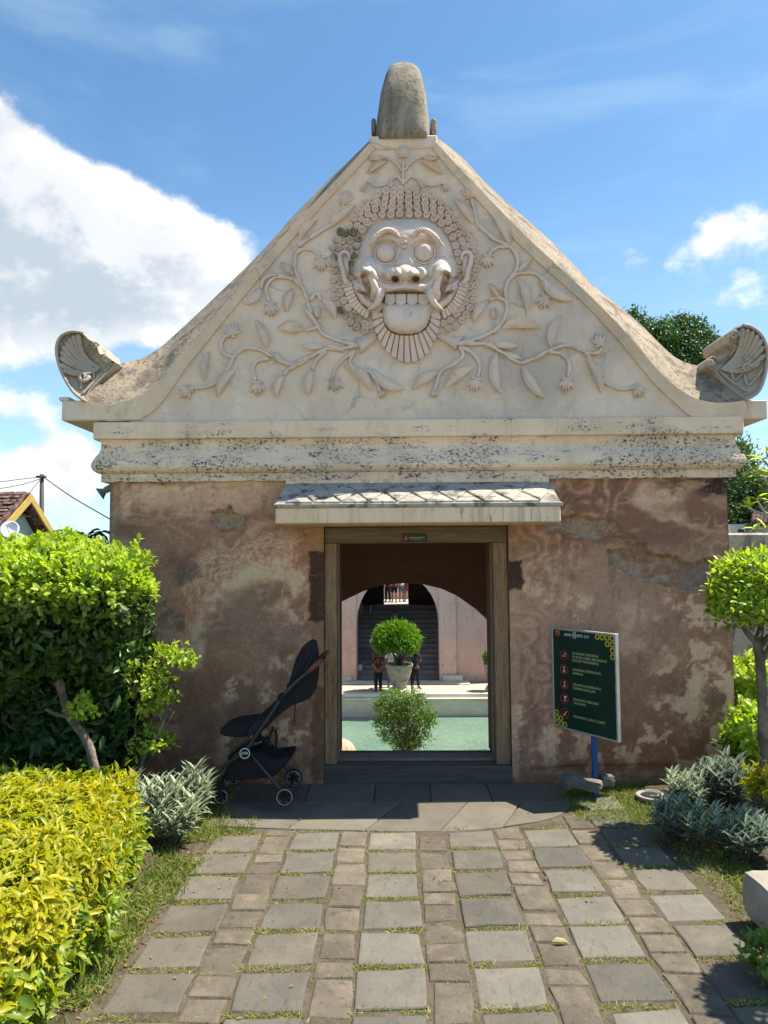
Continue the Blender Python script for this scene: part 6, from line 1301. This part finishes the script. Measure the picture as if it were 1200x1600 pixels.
roof_m = rooft.fin(rooft.mix(rooft.mp(rooft.noise(p_q, 14, 6), .4, .64), (.085,.038,.03), (.24,.16,.14)), .9, rooft.bump(wv.outputs['Distance'], .9, .05), .2)
def house_left():
    Fp = P(6, 816, 8.0); Ap = P(45, 772, 8.7); Rp = P(86, 839, 9.5); gd = Vector((Rp.x-Fp.x, Rp.y-Fp.y, 0)).normalized(); rd = Vector((-gd.y, gd.x, 0)); rd = rd if rd.x < 0 else -rd
    t = thing('tiled_house', (Ap.x-1, 9, 0), 'small house with maroon tiled roof and yellow gable edge at the far left', 'house'); ev = .30
    A, Fv, Rv = Ap, Fp, Rp; far_ = rd*4.0
    def slab(name, a, b, mat, th=.05):
        nrm = (b-a).cross(far_).normalized(); nrm = nrm if nrm.z > 0 else -nrm; MB().prism([a, b, b+far_, a+far_], nrm*th).build(name, mat, t)
    ro = None; slab('roof', A, Fv+(Fv-A)*.12, roof_m); slab('roof', A, Rv+(Rv-A)*.12, roof_m)
    # rows of tiles on the slope that shows
    d = (Fv-A); L_ = d.length*1.12; d.normalize(); nrm = d.cross(rd).normalized(); nrm = nrm if nrm.z > 0 else -nrm
    m_ = MB()
    for r_ in range(9):
        a = A+d*L_*r_/9+nrm*.055; b = A+d*L_*(r_+1.15)/9+nrm*.085
        for k in range(16):
            s0 = rd*(.04+k*.25); s1 = rd*(.04+k*.25+.22); j = nrm*random.uniform(-.01, .012); m_.prism([a+s0+j, a+s1+j, b+s1+j, b+s0+j], nrm*.015)
    o = m_.build('roof_tiles', roof_m, t); tag(o, kind='stuff')
    ym = plain('yellow_paint', (.46,.31,.08), .6); 
    for a, b in ((A, Fv), (A, Rv)):
        e = a+(b-a)*1.1; m_ = MB(); w = Vector((0, 0, -.16)); m_.prism([a-rd*.03, e-rd*.03, e-rd*.03+w, a-rd*.03+w], -rd*.04); m_.build('bargeboard', ym, t)
    ins = rd*.30; mint = plain('mint_wall', (.42,.55,.50), .8); gz = A.z-.06; base = min(Fv.z, Rv.z)-.15
    fi = Fv+(Rv-Fv)*.10+ins; ri = Fv+(Rv-Fv)*.90+ins; ap = A+ins; m_ = MB(); m_.prism([Vector((fi.x, fi.y, -.05)), Vector((ri.x, ri.y, -.05)), Vector((ri.x, ri.y, Rv.z-.05)), Vector((ap.x, ap.y, gz-.05)), Vector((fi.x, fi.y, Fv.z-.05))], rd*3.4); m_.build('wall', mint, t)
    m_ = MB(); zc = (A.z+min(Fv.z, Rv.z))/2-.02; a = Fv.lerp(Rv, .30)+rd*.25; b = Fv.lerp(Rv, .80)+rd*.25; a.z = b.z = zc; m_.prism([a, b, b+Vector((0,0,.035)), a+Vector((0,0,.035))], rd*.04); m_.build('gable_rail', plain('gable_rail', (.25,.22,.19), .8), t)
    m_ = MB(); a = Fv-rd*.02; b = Rv-rd*.02; z = Rv.z-.13; m_.prism([Vector((a.x-.9, a.y, z)), Vector((b.x, b.y, z)), Vector((b.x, b.y, z+.11)), Vector((a.x-.9, a.y, z+.11))], rd*.1); m_.build('eave_beam', ym, t)
    dc = P(16, 829, 7.6); s_ = thing('satellite_dish', dc, 'white satellite dish in front of the mint house wall', 'dish'); ax = Vector((.25, -1, .35)); MB().lathe(dc, ax, [(.0, .005), (-.0, .06), (.02, .12), (.05, .165), (.055, .165), (.025, .115), (.008, .01)], 24).build('bowl', plain('dish_white', (.8,.8,.8), .5), s_, True); MB().tube([dc, dc-Vector((0, -.1, .15)), dc-Vector((0, -.12, .6))], .015, 6).build('mast', plain('dish_mast', (.3,.3,.3), .5), s_); MB().tube([dc+Vector((0, 0, -.14)), dc+ax.normalized()*.2], .006, 5).build('feed_arm', plain('dish_arm', (.3,.3,.3), .5), s_)
house_left()
def house_right():
    Y = 9.0; a = P(1142, 838, Y); b = P(1245, 838, Y); t = thing('white_house', ((a.x+b.x)/2, Y, 0), 'white walled house with red tile roof beyond the right garden wall', 'house'); zt = P(1170, 819, Y).z
    MB().box(a.x, b.x, Y, Y+3, -.05, zt).build('wall', plain('white_wall', (.66,.64,.58), .85), t)
    m_ = MB(); r0, r1 = P(1176, 822, Y-.3), P(1260, 822, Y-.3); q0, q1 = P(1182, 796, Y+1.2), P(1260, 796, Y+1.2); m_.prism([r0, r1, q1, q0], (0, .02, .06)); ro = m_.build('roof', roof_m, t)
    for k in range(14):
        u = k/13; m2 = MB(); c0, c1 = r0.lerp(r1, u)+Vector((0, 0, .07)), q0.lerp(q1, u)+Vector((0, 0, .07)); m2.tube([c0, c1], .045, 6); m2.build('roof_tile_ridge', roof_m, ro, True)
    w0, w1 = P(1165, 837, Y-.01), P(1179, 817, Y-.01); f_ = MB().box(w0.x, w1.x, Y-.03, Y-.001, w0.z, w1.z).build('window', plain('window_frame', (.20,.27,.31), .6), t); MB().box(w0.x+.02, (w0.x+w1.x)/2-.01, Y-.036, Y-.031, w0.z+.03, w1.z-.02).build('pane', plain('pane', (.12,.16,.2), .15), f_); MB().box((w0.x+w1.x)/2+.01, w1.x-.02, Y-.036, Y-.031, w0.z+.03, w1.z-.02).build('pane', plain('pane2', (.16,.2,.24), .15), f_)
    v0, v1 = P(1153, 832, Y-.01), P(1162, 827, Y-.01); MB().box(v0.x, v1.x, Y-.012, Y-.001, v0.z, v1.z).build('vent', plain('vent', (.06,.06,.06), .8), t)
house_right()
def pole():
    Y = 16.0; b = P(65.5, 900, Y); top = P(65.5, 741, Y); t = thing('utility_pole', (b.x, Y, 0), 'thin dark utility pole behind the left house', 'pole'); pm = plain('pole_metal', (.06,.05,.05), .7)
    MB().tube([(b.x, Y, -.05), (top.x, Y, top.z)], [.09, .06], 8).build('post', pm, t, True); z = P(65.5, 745, Y).z; MB().box(top.x-.16, top.x+.12, Y-.05, Y+.05, z-.03, z+.03).build('crossarm', pm, t)
    wm_ = plain('wire', (.05,.05,.05), .7)
    for k, (pts, lb) in enumerate(((((66,744,Y),(110,775,14),(168,809,10),(240,850,8)), 'overhead wire sagging from the pole down to the gate'), (((66,745,Y),(30,749,16),(-30,757,16)), 'upper overhead wire left of the pole'), (((66,747,Y),(30,758,16),(-30,768,16)), 'lower overhead wire left of the pole'), (((64,748,Y),(50,765,15),(40,780,14)), 'short wire dropping from the pole to the house roof'))):
        o = MB().tube(spline([P(x, y, yy) for x, y, yy in pts], 6), .011 if k else .016, 5).build('overhead_wire', wm_); tag(o, lb, 'wire')
pole()
def fern():
    Y = .9; t = thing('dark_fern', (P(120, 900, Y).x, Y, 0), 'dark drooping fronds showing above the left clipped tree', 'plant'); m_ = MB()
    for (x0, y0), (x1, y1) in (((100,858),(88,834)), ((108,858),(112,830)), ((118,858),(128,832)), ((140,858),(150,832)), ((146,850),(158,830))):
        branches(m_, [([(x0, 1000, Y), (x0, y0, Y), (x1, y1, Y)], .012, .004)], 5)
    m_.build('stems', plain('fern_stem', (.03,.035,.025), .7), t); pos, ax = [], []
    for x, y in ((92,836),(98,832),(105,831),(112,832),(118,836),(122,834),(128,838),(131,842),(150,831),(154,836),(158,830),(162,832),(148,842),(156,844),(110,840),(118,844)):
        for sgn in (-1, 1): pos.append(tuple(P(x, y+random.uniform(-3, 3), Y))); ax.append((sgn*1.0, random.uniform(-.3, .3), random.uniform(-.5, .25)))
    n_ = len(pos); leaves('fronds', leafmat('frond', [(.012,.022,.012), (.02,.035,.016), (.03,.05,.02)], .15, .4), t, np.array(pos), np.array(ax), np.tile((0, 0, 1.0), (n_, 1)), rng.uniform(.09, .15, n_), .026, 'lance', None, 2.0)
fern()
# ------------------------------------------------------------------ stroller
def stroller():
    YN, YF_ = -.58, -.20; base = P(400, 1255, -.39)
    t = thing('stroller', (base.x, -.39, 0), 'black folding baby stroller parked against the wall left of the door', 'stroller')
    Z_ = lambda x, y, Y=YN: P(320+x/5.333, 980+y/5.333, YN)+Vector((0, Y-YN, 0))
    blk = plain('black_fabric', (.016,.016,.019), .85, .2, bump=.4, bscale=300); blk2 = plain('canopy_fabric', (.022,.022,.028), .8, .25, bump=.4, bscale=300); fr = plain('dark_frame', (.045,.045,.047), .35, .5, .6); rub = plain('tyre_rubber', (.018,.018,.018), .8); lea = plain('tan_leather', (.13,.05,.028), .5); sil = plain('rim_silver', (.42,.41,.38), .35, .5, .5); wht = plain('logo_white', (.7,.69,.65), .5)
    def prof(name, poly, y0, y1, mat, bev=.014, parent=None, mid=0.0):
        a = [Z_(x, y, y0) for x, y in poly]; b = [Z_(x, y, y1) for x, y in poly]; m_ = MB(); c = sum(a, Vector())/len(a)
        s_ = lambda l, k: [c+(p-c)*k+Vector((0, p.y-c.y, 0))*(1-k) for p in l]
        if mid:
            a2 = [p+Vector((0, .03, 0)) for p in a]; b2 = [p-Vector((0, .03, 0)) for p in b]
            cb = sum(b, Vector())/len(b); sb = [cb+(p-cb)*.93 for p in b]; sa = [c+(p-c)*.93 for p in a]; m_.rings([sa, a2, b2, sb])
        else: m_.rings([a, b])
        return m_.build(name, mat, parent or t, False, bevel=bev, seg=3)
    seat = prof('seat_back', [(690,520),(720,470),(900,330),(912,380),(905,480),(880,600),(800,640),(725,662),(640,725),(560,792),(505,850),(430,905),(345,930),(335,900),(395,810),(500,715),(600,625),(670,570)], YN+.035, YF_-.035, blk, .02, None, 1)
    can = prof('canopy', [(803,172),(848,146),(884,160),(893,200),(902,250),(905,300),(850,380),(760,470),(690,548),(682,540),(690,470),(712,395),(750,270)], YN+.02, YF_-.02, blk2, .02, None, 1)
    for k, pl in enumerate(([(862,155),(830,230),(790,330),(745,440),(700,540)], [(888,200),(860,260),(810,360),(760,450),(708,535)], [(902,255),(880,300),(830,385),(780,450),(715,535)], [(820,165),(775,270),(725,400),(695,520)])):
        m_ = MB(); m_.tube(spline([Z_(x, y, YN+.018) for x, y in pl], 4), .006, 6); m_.build('canopy_rib', blk, can, True)
    leg = prof('leg_rest', [(98,882),(118,862),(200,832),(300,818),(410,808),(470,790),(440,850),(345,935),(240,942),(150,932),(108,918)], YN+.05, YF_-.05, blk, .018, None, 1)
    prof('seat_side', [(395,815),(470,770),(560,700),(600,640),(560,760),(480,850),(400,900),(350,925),(360,860)], YN+.02, YN+.034, blk2, .005, seat)
    prof('basket', [(165,1190),(250,1120),(420,1062),(470,1090),(560,1118),(700,1102),(716,1108),(640,1195),(560,1275),(330,1300),(150,1308),(140,1250)], YN+.04, YF_-.04, blk, .02, None, 1)
    prof('basket_panel', [(250,1075),(330,1040),(420,1058),(400,1110),(300,1120)], YN+.02, YN+.036, blk2, .005)
    for Y, nm in ((YN, 'side_frame'), (YF_, 'side_frame')):
        m_ = MB(); m_.tube(spline([Z_(x, y, Y) for x, y in ((860,372),(745,470),(640,590),(520,770),(385,965),(348,1035))], 5), .0125, 8); m_.build(nm, fr, t, True)
        m_ = MB(); m_.tube([Z_(x, y, Y) for x, y in ((372,1045),(500,1200),(622,1340),(660,1395))], .0115, 8); m_.build('rear_leg', fr, t, True)
        m_ = MB(); m_.tube(spline([Z_(x, y, Y) for x, y in ((325,1050),(210,1120),(110,1200),(92,1225),(98,1290),(115,1340))], 4), [.012]*21, 8); m_.build('front_leg', fr, t, True)
        MB().lathe(Z_(640, 580, Y)+Vector((0, -.022, 0)), (0,1,0), [(0,.012),(.004,.024),(.04,.024),(.044,.012)], 16).build('fold_joint', blk, t, True)
        sgn = -1 if Y == YN else 1
        h = MB(); h.lathe(Z_(340, 1042, Y)+Vector((0, sgn*.026, 0)), (0, -sgn, 0), [(0, .001), (.0, .029), (.004, .032), (.045, .032), (.05, .02)], 24); hub = h.build('hub', blk, t, True)
        pts = [Z_(340, 1042, Y)+Vector((math.cos(a)*.0305, sgn*.027, math.sin(a)*.0305)) for a in np.linspace(0, 2*math.pi, 33)]; MB().tube(pts, .0028, 6).build('hub_ring', wht, hub, True)
        if Y == YN:
            me = text_mesh('joie', .022); c = Z_(340, 1042, Y); place_text(me, c+Vector((0, -.0275, -.005)), Vector((1,0,0)), Vector((0,0,1)), wht, hub, .042, 'logo', center=True)
    # handle: leather grips and the bar between
    m_ = MB(); 
    for Y in (YN, YF_):
        MB().tube([Z_(855, 378, Y), Z_(905, 330, Y), Z_(950, 292, Y), Z_(972, 276, Y+(.01 if Y == YN else -.01))], [.014, .018, .018, .016], 10).build('grip', lea, t, True)
    MB().tube(spline([Z_(968, 279, YN+.004), Z_(985, 268, YN+.03), Z_(988, 266, YN+.1), Z_(988, 266, YF_-.1), Z_(985, 268, YF_-.03), Z_(968, 279, YF_-.004)], 4), .013, 8).build('handle_bar', fr, t, True)
    def wheel(x, y, r_, Y, name):
        c = Z_(x, y, Y); w = .020; tor = MB(); rr = []
        o = MB(); o.lathe(c-Vector((0, w, 0)), (0,1,0), [(.0, r_*.80), (.0, r_*.86), (.005, r_*.96), (.012, r_), (w*2-.012, r_), (w*2-.005, r_*.96), (w*2, r_*.86), (w*2, r_*.80), (0, r_*.80)], 36, False); wh = o.build(name, rub, t, True)
        wh.data.update()
        for k in (-1, 1):
            pts = [c+Vector((math.cos(a)*r_*.79, k*(w-.002), math.sin(a)*r_*.79)) for a in np.linspace(0, 2*math.pi, 37)]; MB().tube(pts, r_*.055, 7).build('rim', sil, wh, True)
        MB().lathe(c-Vector((0, w*.8, 0)), (0,1,0), [(0, r_*.1), (.0, r_*.26), (w*1.6, r_*.26), (w*1.6, r_*.1)], 18).build('wheel_hub', blk, wh)
        for k in range(6):
            a = k*math.pi/3+.3; d = Vector((math.cos(a), 0, math.sin(a))); MB().tube([c+d*r_*.2, c+d*r_*.80], .008, 6, 1.4).build('spoke', blk2, wh)
        return c
    R_ = .0605; w1 = wheel(668, 1410, R_, YN, 'wheel'); w2 = wheel(668, 1410, R_, YF_, 'wheel'); w3 = wheel(140, 1405, .050, YN, 'wheel'); w4 = wheel(140, 1405, .050, YF_, 'wheel')
    MB().tube([w1, w2], .010, 8).build('rear_axle', fr, t, True)
    for c in (w3, w4): MB().box(c.x-.03, c.x+.012, c.y-.034, c.y-.022, c.z-.006, c.z+.085).build('wheel_fork', blk, t, bevel=.005); MB().box(c.x-.03, c.x+.012, c.y+.022, c.y+.034, c.z-.006, c.z+.085).build('wheel_fork', blk, t, bevel=.005); MB().box(c.x-.03, c.x+.012, c.y-.021, c.y+.021, c.z+.06, c.z+.085).build('wheel_fork', blk, t, bevel=.005)
    MB().tube([w3+Vector((-.02, 0, .075)), w4+Vector((-.02, 0, .075))], .011, 8).build('front_axle', fr, t, True)
    for pl, r_ in (([(545,870),(520,940),(485,1045)], .007), ([(560,890),(572,970),(560,1060),(548,1110)], .008), ([(430,950),(470,970),(500,955)], .012), ([(500,985),(545,1030)], .004), ([(570,1040),(620,1080),(650,1100)], .007)):
        MB().tube(spline([Z_(x, y, YN+.12) for x, y in pl], 4), r_, 7).build('strap', blk, t, True)
    MB().tube([Z_(727, 670, YN+.15), Z_(722, 760, YN+.15), Z_(716, 818, YN+.15)], .0035, 6).build('pull_strap', blk, t, True)
    c = Z_(714, 840, YN+.15); MB().tube([c+Vector((math.cos(a)*.013, 0, math.sin(a)*.013)) for a in np.linspace(0, 2*math.pi, 19)], .003, 6).build('pull_ring', blk, t, True)
def text_mesh(body, size):
    cu = bpy.data.curves.new('lettering', 'FONT'); cu.body = body; cu.size = size; cu.extrude = .0004; cu.resolution_u = 3; cu.align_x = 'LEFT'
    ob = bpy.data.objects.new('lettering_tmp', cu); COL.objects.link(ob); bpy.context.view_layer.update(); dg = bpy.context.evaluated_depsgraph_get(); me = bpy.data.meshes.new_from_object(ob.evaluated_get(dg)); bpy.data.objects.remove(ob); bpy.data.curves.remove(cu); return me
def place_text(me, org, u, v, mat, parent, width=None, name='lettering', center=False, bold=0):
    co = np.array([v_.co[:] for v_ in me.vertices]); w = co[:, 0].max()-co[:, 0].min(); s_ = width/w if width else 1.0; x0 = co[:, 0].min()+(w/2 if center else 0); n_ = u.cross(v); 
    Mx = Matrix.Identity(4)
    for i, v_ in enumerate(me.vertices): p = org+u*((co[i, 0]-x0)*s_)+v*co[i, 1]*(s_ if center else 1)+n_*co[i, 2]; v_.co = p
    me.materials.clear(); return link(name, me, mat, parent)
stroller()
# ------------------------------------------------------------------ rules sign
def rules_sign():
    H = .69; dl = FPX*H/150; dr = FPX*H/164.5; Lp = P(864.5, 1055, dl+CAM.y); Rp = P(965.5, 1071, dr+CAM.y); zt = (P(864.5, 980.5, dl+CAM.y).z+P(965, 990, dr+CAM.y).z)/2; zb = zt-H
    u = Vector((Rp.x-Lp.x, Rp.y-Lp.y, 0)); Wd = u.length; u.normalize(); v = Vector((0,0,1)); n_ = u.cross(v); mid = (Lp+Rp)/2
    t = thing('rules_sign', (mid.x, mid.y, 0), 'dark green rules sign on a blue post, right of the door', 'sign')
    O = Vector((Lp.x, Lp.y, zt)); S_ = lambda a, b, h=0.0: O+u*(a*Wd)-v*(b*H)+n_*h
    def slab(name, a0, a1, b0, b1, h0, h1, mat, par=None, bev=0): 
        q = [S_(a0, b1, h0), S_(a1, b1, h0), S_(a1, b0, h0), S_(a0, b0, h0)]; return MB().prism(q, n_*(h1-h0)).build(name, mat, par or t, bevel=bev)
    green = plain('sign_green', (.008,.032,.020), .35, .4); alu = plain('sign_aluminium', (.45,.45,.44), .4, .5, .5); gold_ = plain('sign_gold', (.60,.46,.06), .5); red = plain('sign_red', (.45,.02,.025), .5); wt = plain('sign_white', (.72,.72,.70), .5); tx = plain('sign_text', (.50,.46,.24), .5)
    bd = slab('board', .022, .978, .018, .982, -.012, .006, green)
    for a0, a1, b0, b1 in ((0, .022, 0, 1), (.978, 1, 0, 1), (.0225, .9775, 0, .018), (.0225, .9775, .982, 1)): slab('frame_strip', a0, a1, b0, b1, -.020, .012, alu, None, .002)
    for a, b in ((.08, .009), (.88, .009), (.011, .72), (.989, .43), (.989, .75), (.011, .2), (.989, .12)): MB().lathe(S_(a, b, .0122), n_, [(0, .005), (.002, .004), (.003, .001)], 8).build('screw', plain('screw', (.1,.1,.1), .4), t)
    # post: square blue tube
    px0 = S_(.58, 1.0, -.035); bl = plain('blue_paint', (.012,.075,.25), .4); w = .0175
    MB().rings([[Vector((px0.x+a, px0.y+b, z)) for a, b in ((-w,-w),(w,-w),(w,w),(-w,w))] for z in (-.05, zt-.06)]).build('post', bl, t, bevel=.003)
    def E(a, b, rx, ry, mat, h=.0066, nseg=16, rot=0, par=bd, name='motif', mb=None):
        c = S_(a, b, .0062); ring = []
        for k in range(nseg):
            th = k/nseg*2*math.pi; x, y = rx*math.cos(th), ry*math.sin(th); ring.append(c+u*(x*math.cos(rot)-y*math.sin(rot))+v*(x*math.sin(rot)+y*math.cos(rot)))
        m_ = mb or MB(); m_.prism(ring, n_*(h-.0062)); return m_ if mb else m_.build(name, mat, par)
    for k, b in enumerate((.263, .406, .552, .697, .843)):
        c = S_(.195, b, .0075); pts = [c+u*(math.cos(a)*.033)+v*(math.sin(a)*.033) for a in np.linspace(0, 2*math.pi, 33)]; MB().tube(pts, .0026, 6).build('red_ring', red, bd, True)
        d_ = Vector((1, 0)).normalized(); MB().tube([c-u*.023+v*.023, c+u*.023-v*.023], .0022, 6).build('red_slash', red, bd)
        pic = MB()
        if k == 0: E(.195, b+.012, .016, .0035, wt, mb=pic); E(.215, b-.012, .004, .010, wt, mb=pic, rot=.5)
        elif k in (1, 2): E(.195+.01*(k-1), b-.022, .005, .005, wt, mb=pic); E(.195, b-.0, .005, .014, wt, mb=pic, rot=.25*k); E(.185, b+.022, .004, .010, wt, mb=pic, rot=-.5*(k-1)); E(.21, b+.02, .004, .009, wt, mb=pic, rot=.6)
        elif k == 3: E(.205, b-.016, .009, .009, wt, mb=pic); E(.19, b+.012, .003, .012, wt, mb=pic); E(.215, b+.016, .006, .004, wt, mb=pic)
        else: E(.20, b-.004, .003, .020, wt, mb=pic, rot=-.8); E(.185, b+.016, .012, .003, wt, mb=pic)
        pic.build('pictogram', wt, bd)
    lines = [(.232, 'DILARANG MEROKOK', .40), (.268, 'DI SITUS UMBUL BINANGUN', .52), (.302, '(KOLAM PEMANDIAN)', .40), (.392, 'DILARANG MEMBUANG', .43), (.428, 'SAMPAH', .155), (.538, 'DILARANG MEMBUANG', .43), (.574, 'SAMPAH DIKOLAM', .34), (.683, 'DILARANG MERUSAK', .39), (.719, 'TANAMAN', .19), (.850, 'DILARANG CORAT-CORET', .48)]
    for b, s_, w_ in lines: place_text(text_mesh(s_, .0235), S_(.335, b+.013, .0068), u, v, tx, bd, w_*Wd)
    place_text(text_mesh('BANK', .027), S_(.215, .071, .0068), u, v, wt, bd, .115*Wd); place_text(text_mesh('BPD DIY', .027), S_(.42, .071, .0068), u, v, wt, bd, .185*Wd)
    c = S_(.375, .056, .0072); pts = [c+u*(math.copysign(abs(math.cos(a))**.6, math.cos(a))*.013)+v*(math.copysign(abs(math.sin(a))**.6, math.sin(a))*.020) for a in np.linspace(0, 2*math.pi, 29)]; MB().tube(pts, .0022, 5).build('bank_emblem', wt, bd, True); place_text(text_mesh('B', .022), S_(.365, .068, .0068), u, v, wt, bd, .010)
    em = MB()
    for a, b, rx, ry, rot in ((.075, .052, .005, .017, .35), (.125, .052, .005, .017, -.35), (.100, .030, .012, .005, 0)): E(a, b, rx, ry, gold_, mb=em, rot=rot)
    em.build('crest_wings', plain('crest_gold', (.50,.25,.05), .5), bd); em = MB(); E(.10, .056, .011, .013, red, mb=em, h=.0072); E(.10, .075, .005, .007, red, mb=em, h=.0073); em.build('crest_shield', red, bd)
    gp = MB(); cell = .040
    def kaw(a, b):
        for rot in (math.pi/4, -math.pi/4):
            for sg in (-1, 1): E(a+sg*math.cos(rot)*cell*.40/Wd*.9, b-sg*math.sin(rot)*cell*.40/H*.9, .0125, .0048, gold_, mb=gp, nseg=10, rot=rot+math.pi/2)
    for i, j in ((0,0),(1,0),(2,0),(3,0),(0,1),(1,1),(0,2),(0,3),(2,1)): 
        if (i, j) in ((2, 1),): continue
        kaw(.945-i*cell/Wd, .045+j*cell/H)
    for i, j in ((0,0),(1,0),(2,0),(0,1),(1,1),(0,2)): kaw(.058+i*cell/Wd*.9, .955-j*cell/H*.9)
    tag(gp.build('corner_pattern', gold_, bd), kind='stuff')
rules_sign()
# ------------------------------------------------------------------ small warning plate over the door
def plate():
    a, b = P(629, 846, .028), P(667, 833.5, .028); t = thing('warning_plate', ((a.x+b.x)/2, .025, a.z), 'small black warning plate fixed to the wooden lintel', 'sign')
    MB().box(a.x, b.x, .022, .0295, a.z, b.z).build('plate', plain('plate_black', (.012,.016,.012), .4), t, bevel=.002); w = b.x-a.x; h = b.z-a.z
    m_ = MB(); m_.prism([(a.x+w*.05, .0215, a.z+h*.2), (a.x+w*.22, .0215, a.z+h*.2), (a.x+w*.135, .0215, a.z+h*.75)], (0, -.001, 0)); m_.build('triangle', plain('plate_red', (.55,.10,.04), .5), t)
    m_ = MB()
    for k in range(11): m_.box(a.x+w*(.28+k*.058), a.x+w*(.28+k*.058+.042), .0203, .0215, a.z+h*.40, a.z+h*.52)
    for k in range(8): m_.box(a.x+w*(.34+k*.058), a.x+w*(.34+k*.058+.03), .0203, .0215, a.z+h*.20, a.z+h*.27)
    m_.build('printed_line', plain('plate_yellow', (.45,.40,.06), .5), t)
plate()
# ------------------------------------------------------------------ horn loudspeaker on the left wall
def horn():
    c = P(157, 771, .10); w = P(172, 762, .12); ax = (c-w).normalized(); t = thing('horn_loudspeaker', w, 'small grey horn loudspeaker on the left wall edge under the cornice', 'loudspeaker'); hm = plain('horn_grey', (.20,.20,.16), .6)
    L_ = (c-w).length; MB().lathe(w, ax, [(-.05, .018), (0, .024), (L_*.45, .026), (L_*.5, .020), (L_*.62, .024), (L_*.85, .036), (L_*1.05, .048), (L_*1.10, .050), (L_*1.08, .044), (L_*.7, .02)], 20).build('horn', hm, t, True)
    MB().box(w.x-.0, w.x+.05, w.y-.02, w.y+.02, w.z-.01, w.z+.015).build('bracket', hm, t)
horn()
# ------------------------------------------------------------------ loose stones and the ground light
conc = weather('broken_concrete', (0.182,0.168,0.147), (0.119,0.108,0.0945), 8, [(14,.5,.64,(0.238,0.217,0.182),.6,B), (30,.56,.66,(0.063,0.056,0.049),.6,B)], .95, .9, .01, 40)
def rock(px, py, Y, s_, label, rz, tilt, name='broken_concrete_block', mat=conc, z=None):
    c = P(px, py, Y); bm = bmesh.new(); bmesh.ops.create_cube(bm, size=1); bmesh.ops.subdivide_edges(bm, edges=bm.edges[:], cuts=3, use_grid_fill=True)
    for v_ in bm.verts:
        q = v_.co; m_ = max(abs(q.x), abs(q.y), abs(q.z)); k = sum(abs(x) > .45 for x in q); f_ = 1-.07*(k-1 if k > 1 else 0); v_.co = Vector((q.x*s_[0], q.y*s_[1], q.z*s_[2]))*f_ + Vector((random.uniform(-1, 1)*s_[0], random.uniform(-1, 1)*s_[1], random.uniform(-1, 1)*s_[2]))*(.035 if name != 'cut_stone_block' else .014)
    Mx = Matrix.Translation(c) @ Matrix.Rotation(rz, 4, 'Z') @ Matrix.Rotation(tilt, 4, 'Y'); bm.transform(Mx); me = bpy.data.meshes.new(name); bm.to_mesh(me); bm.free(); o = link(name, me, mat); tag(o, label, 'stone'); return o
rock(912, 1223, -.335, (.23, .10, .07), 'long broken concrete slab lying at the foot of the blue post', -.25, .16); rock(889, 1221, -.30, (.10, .10, .085), 'smaller broken concrete lump left of the blue post', .4, -.1); rock(948, 1219, -.27, (.09, .07, .07), 'small grey stone on the grass right of the blue post', .2, .1)
pale = weather('pale_limestone', (0.341,0.314,0.259), (0.286,0.259,0.209), 6, [(22,.62,.70,(0.11,0.0908,0.066),.8,(1,1,1)), (5,.5,.66,(0.374,0.352,0.303),.5,B)], .9, .6, .008, 40)
rock(1212, 1408, -1.98, (.20, .20, .19), 'pale cream cut stone block at the right frame edge', .06, .03, 'cut_stone_block', pale)
def ground_light():
    c = P(1017, 1232, -.36); c.z = .0; t = thing('ground_light', c, 'round pale rimmed ground light set in the grass right of the sign', 'lamp'); k = .098
    MB().lathe(c, (0,0,1), [(-.03, k*.9), (.018, k*.92), (.020, k), (.032, k), (.036, k*.95), (.034, k*.72), (.026, k*.70)], 30).build('rim', weather('light_rim', (.32,.29,.24), (.25,.225,.185), 8, [(20,.55,.66,(.2,.18,.15),.6,B)], .8, .4, .004, 60), t, True)
    MB().lathe(c+Vector((0,0,.022)), (0,0,1), [(0, k*.71), (.01, k*.68), (.02, k*.45), (.024, .003)], 26).build('lens', plain('light_lens', (.04,.045,.045), .15), t, True)
    for a in (-.4, .0, .4): MB().tube([c+Vector((math.cos(x)*k*(.68-abs(a)*.2), math.sin(x)*k*(.68-abs(a)*.2), .046)) for x in np.linspace(a*2-1.2, a*2+1.2, 9)], .004, 5).build('guard_ring', plain('guard', (.35,.33,.28), .6), t, True)
ground_light()
peb = [weather('pebble', (.34,.31,.27), (.24,.22,.19), 12, [], .9, .4, .004, 60)]
for px, py in ((1052,1296),(1058,1301),(1050,1304),(1060,1308),(1066,1299),(1072,1306),(1056,1312)):
    g = G(px, py, .0); rock(px, py, g.y, (.03, .025, .02), 'small pale pebble among the silver shrubs of the right bed', random.random()*3, .1, 'pebble', peb[0])['group'] = 'pebbles in the right bed'
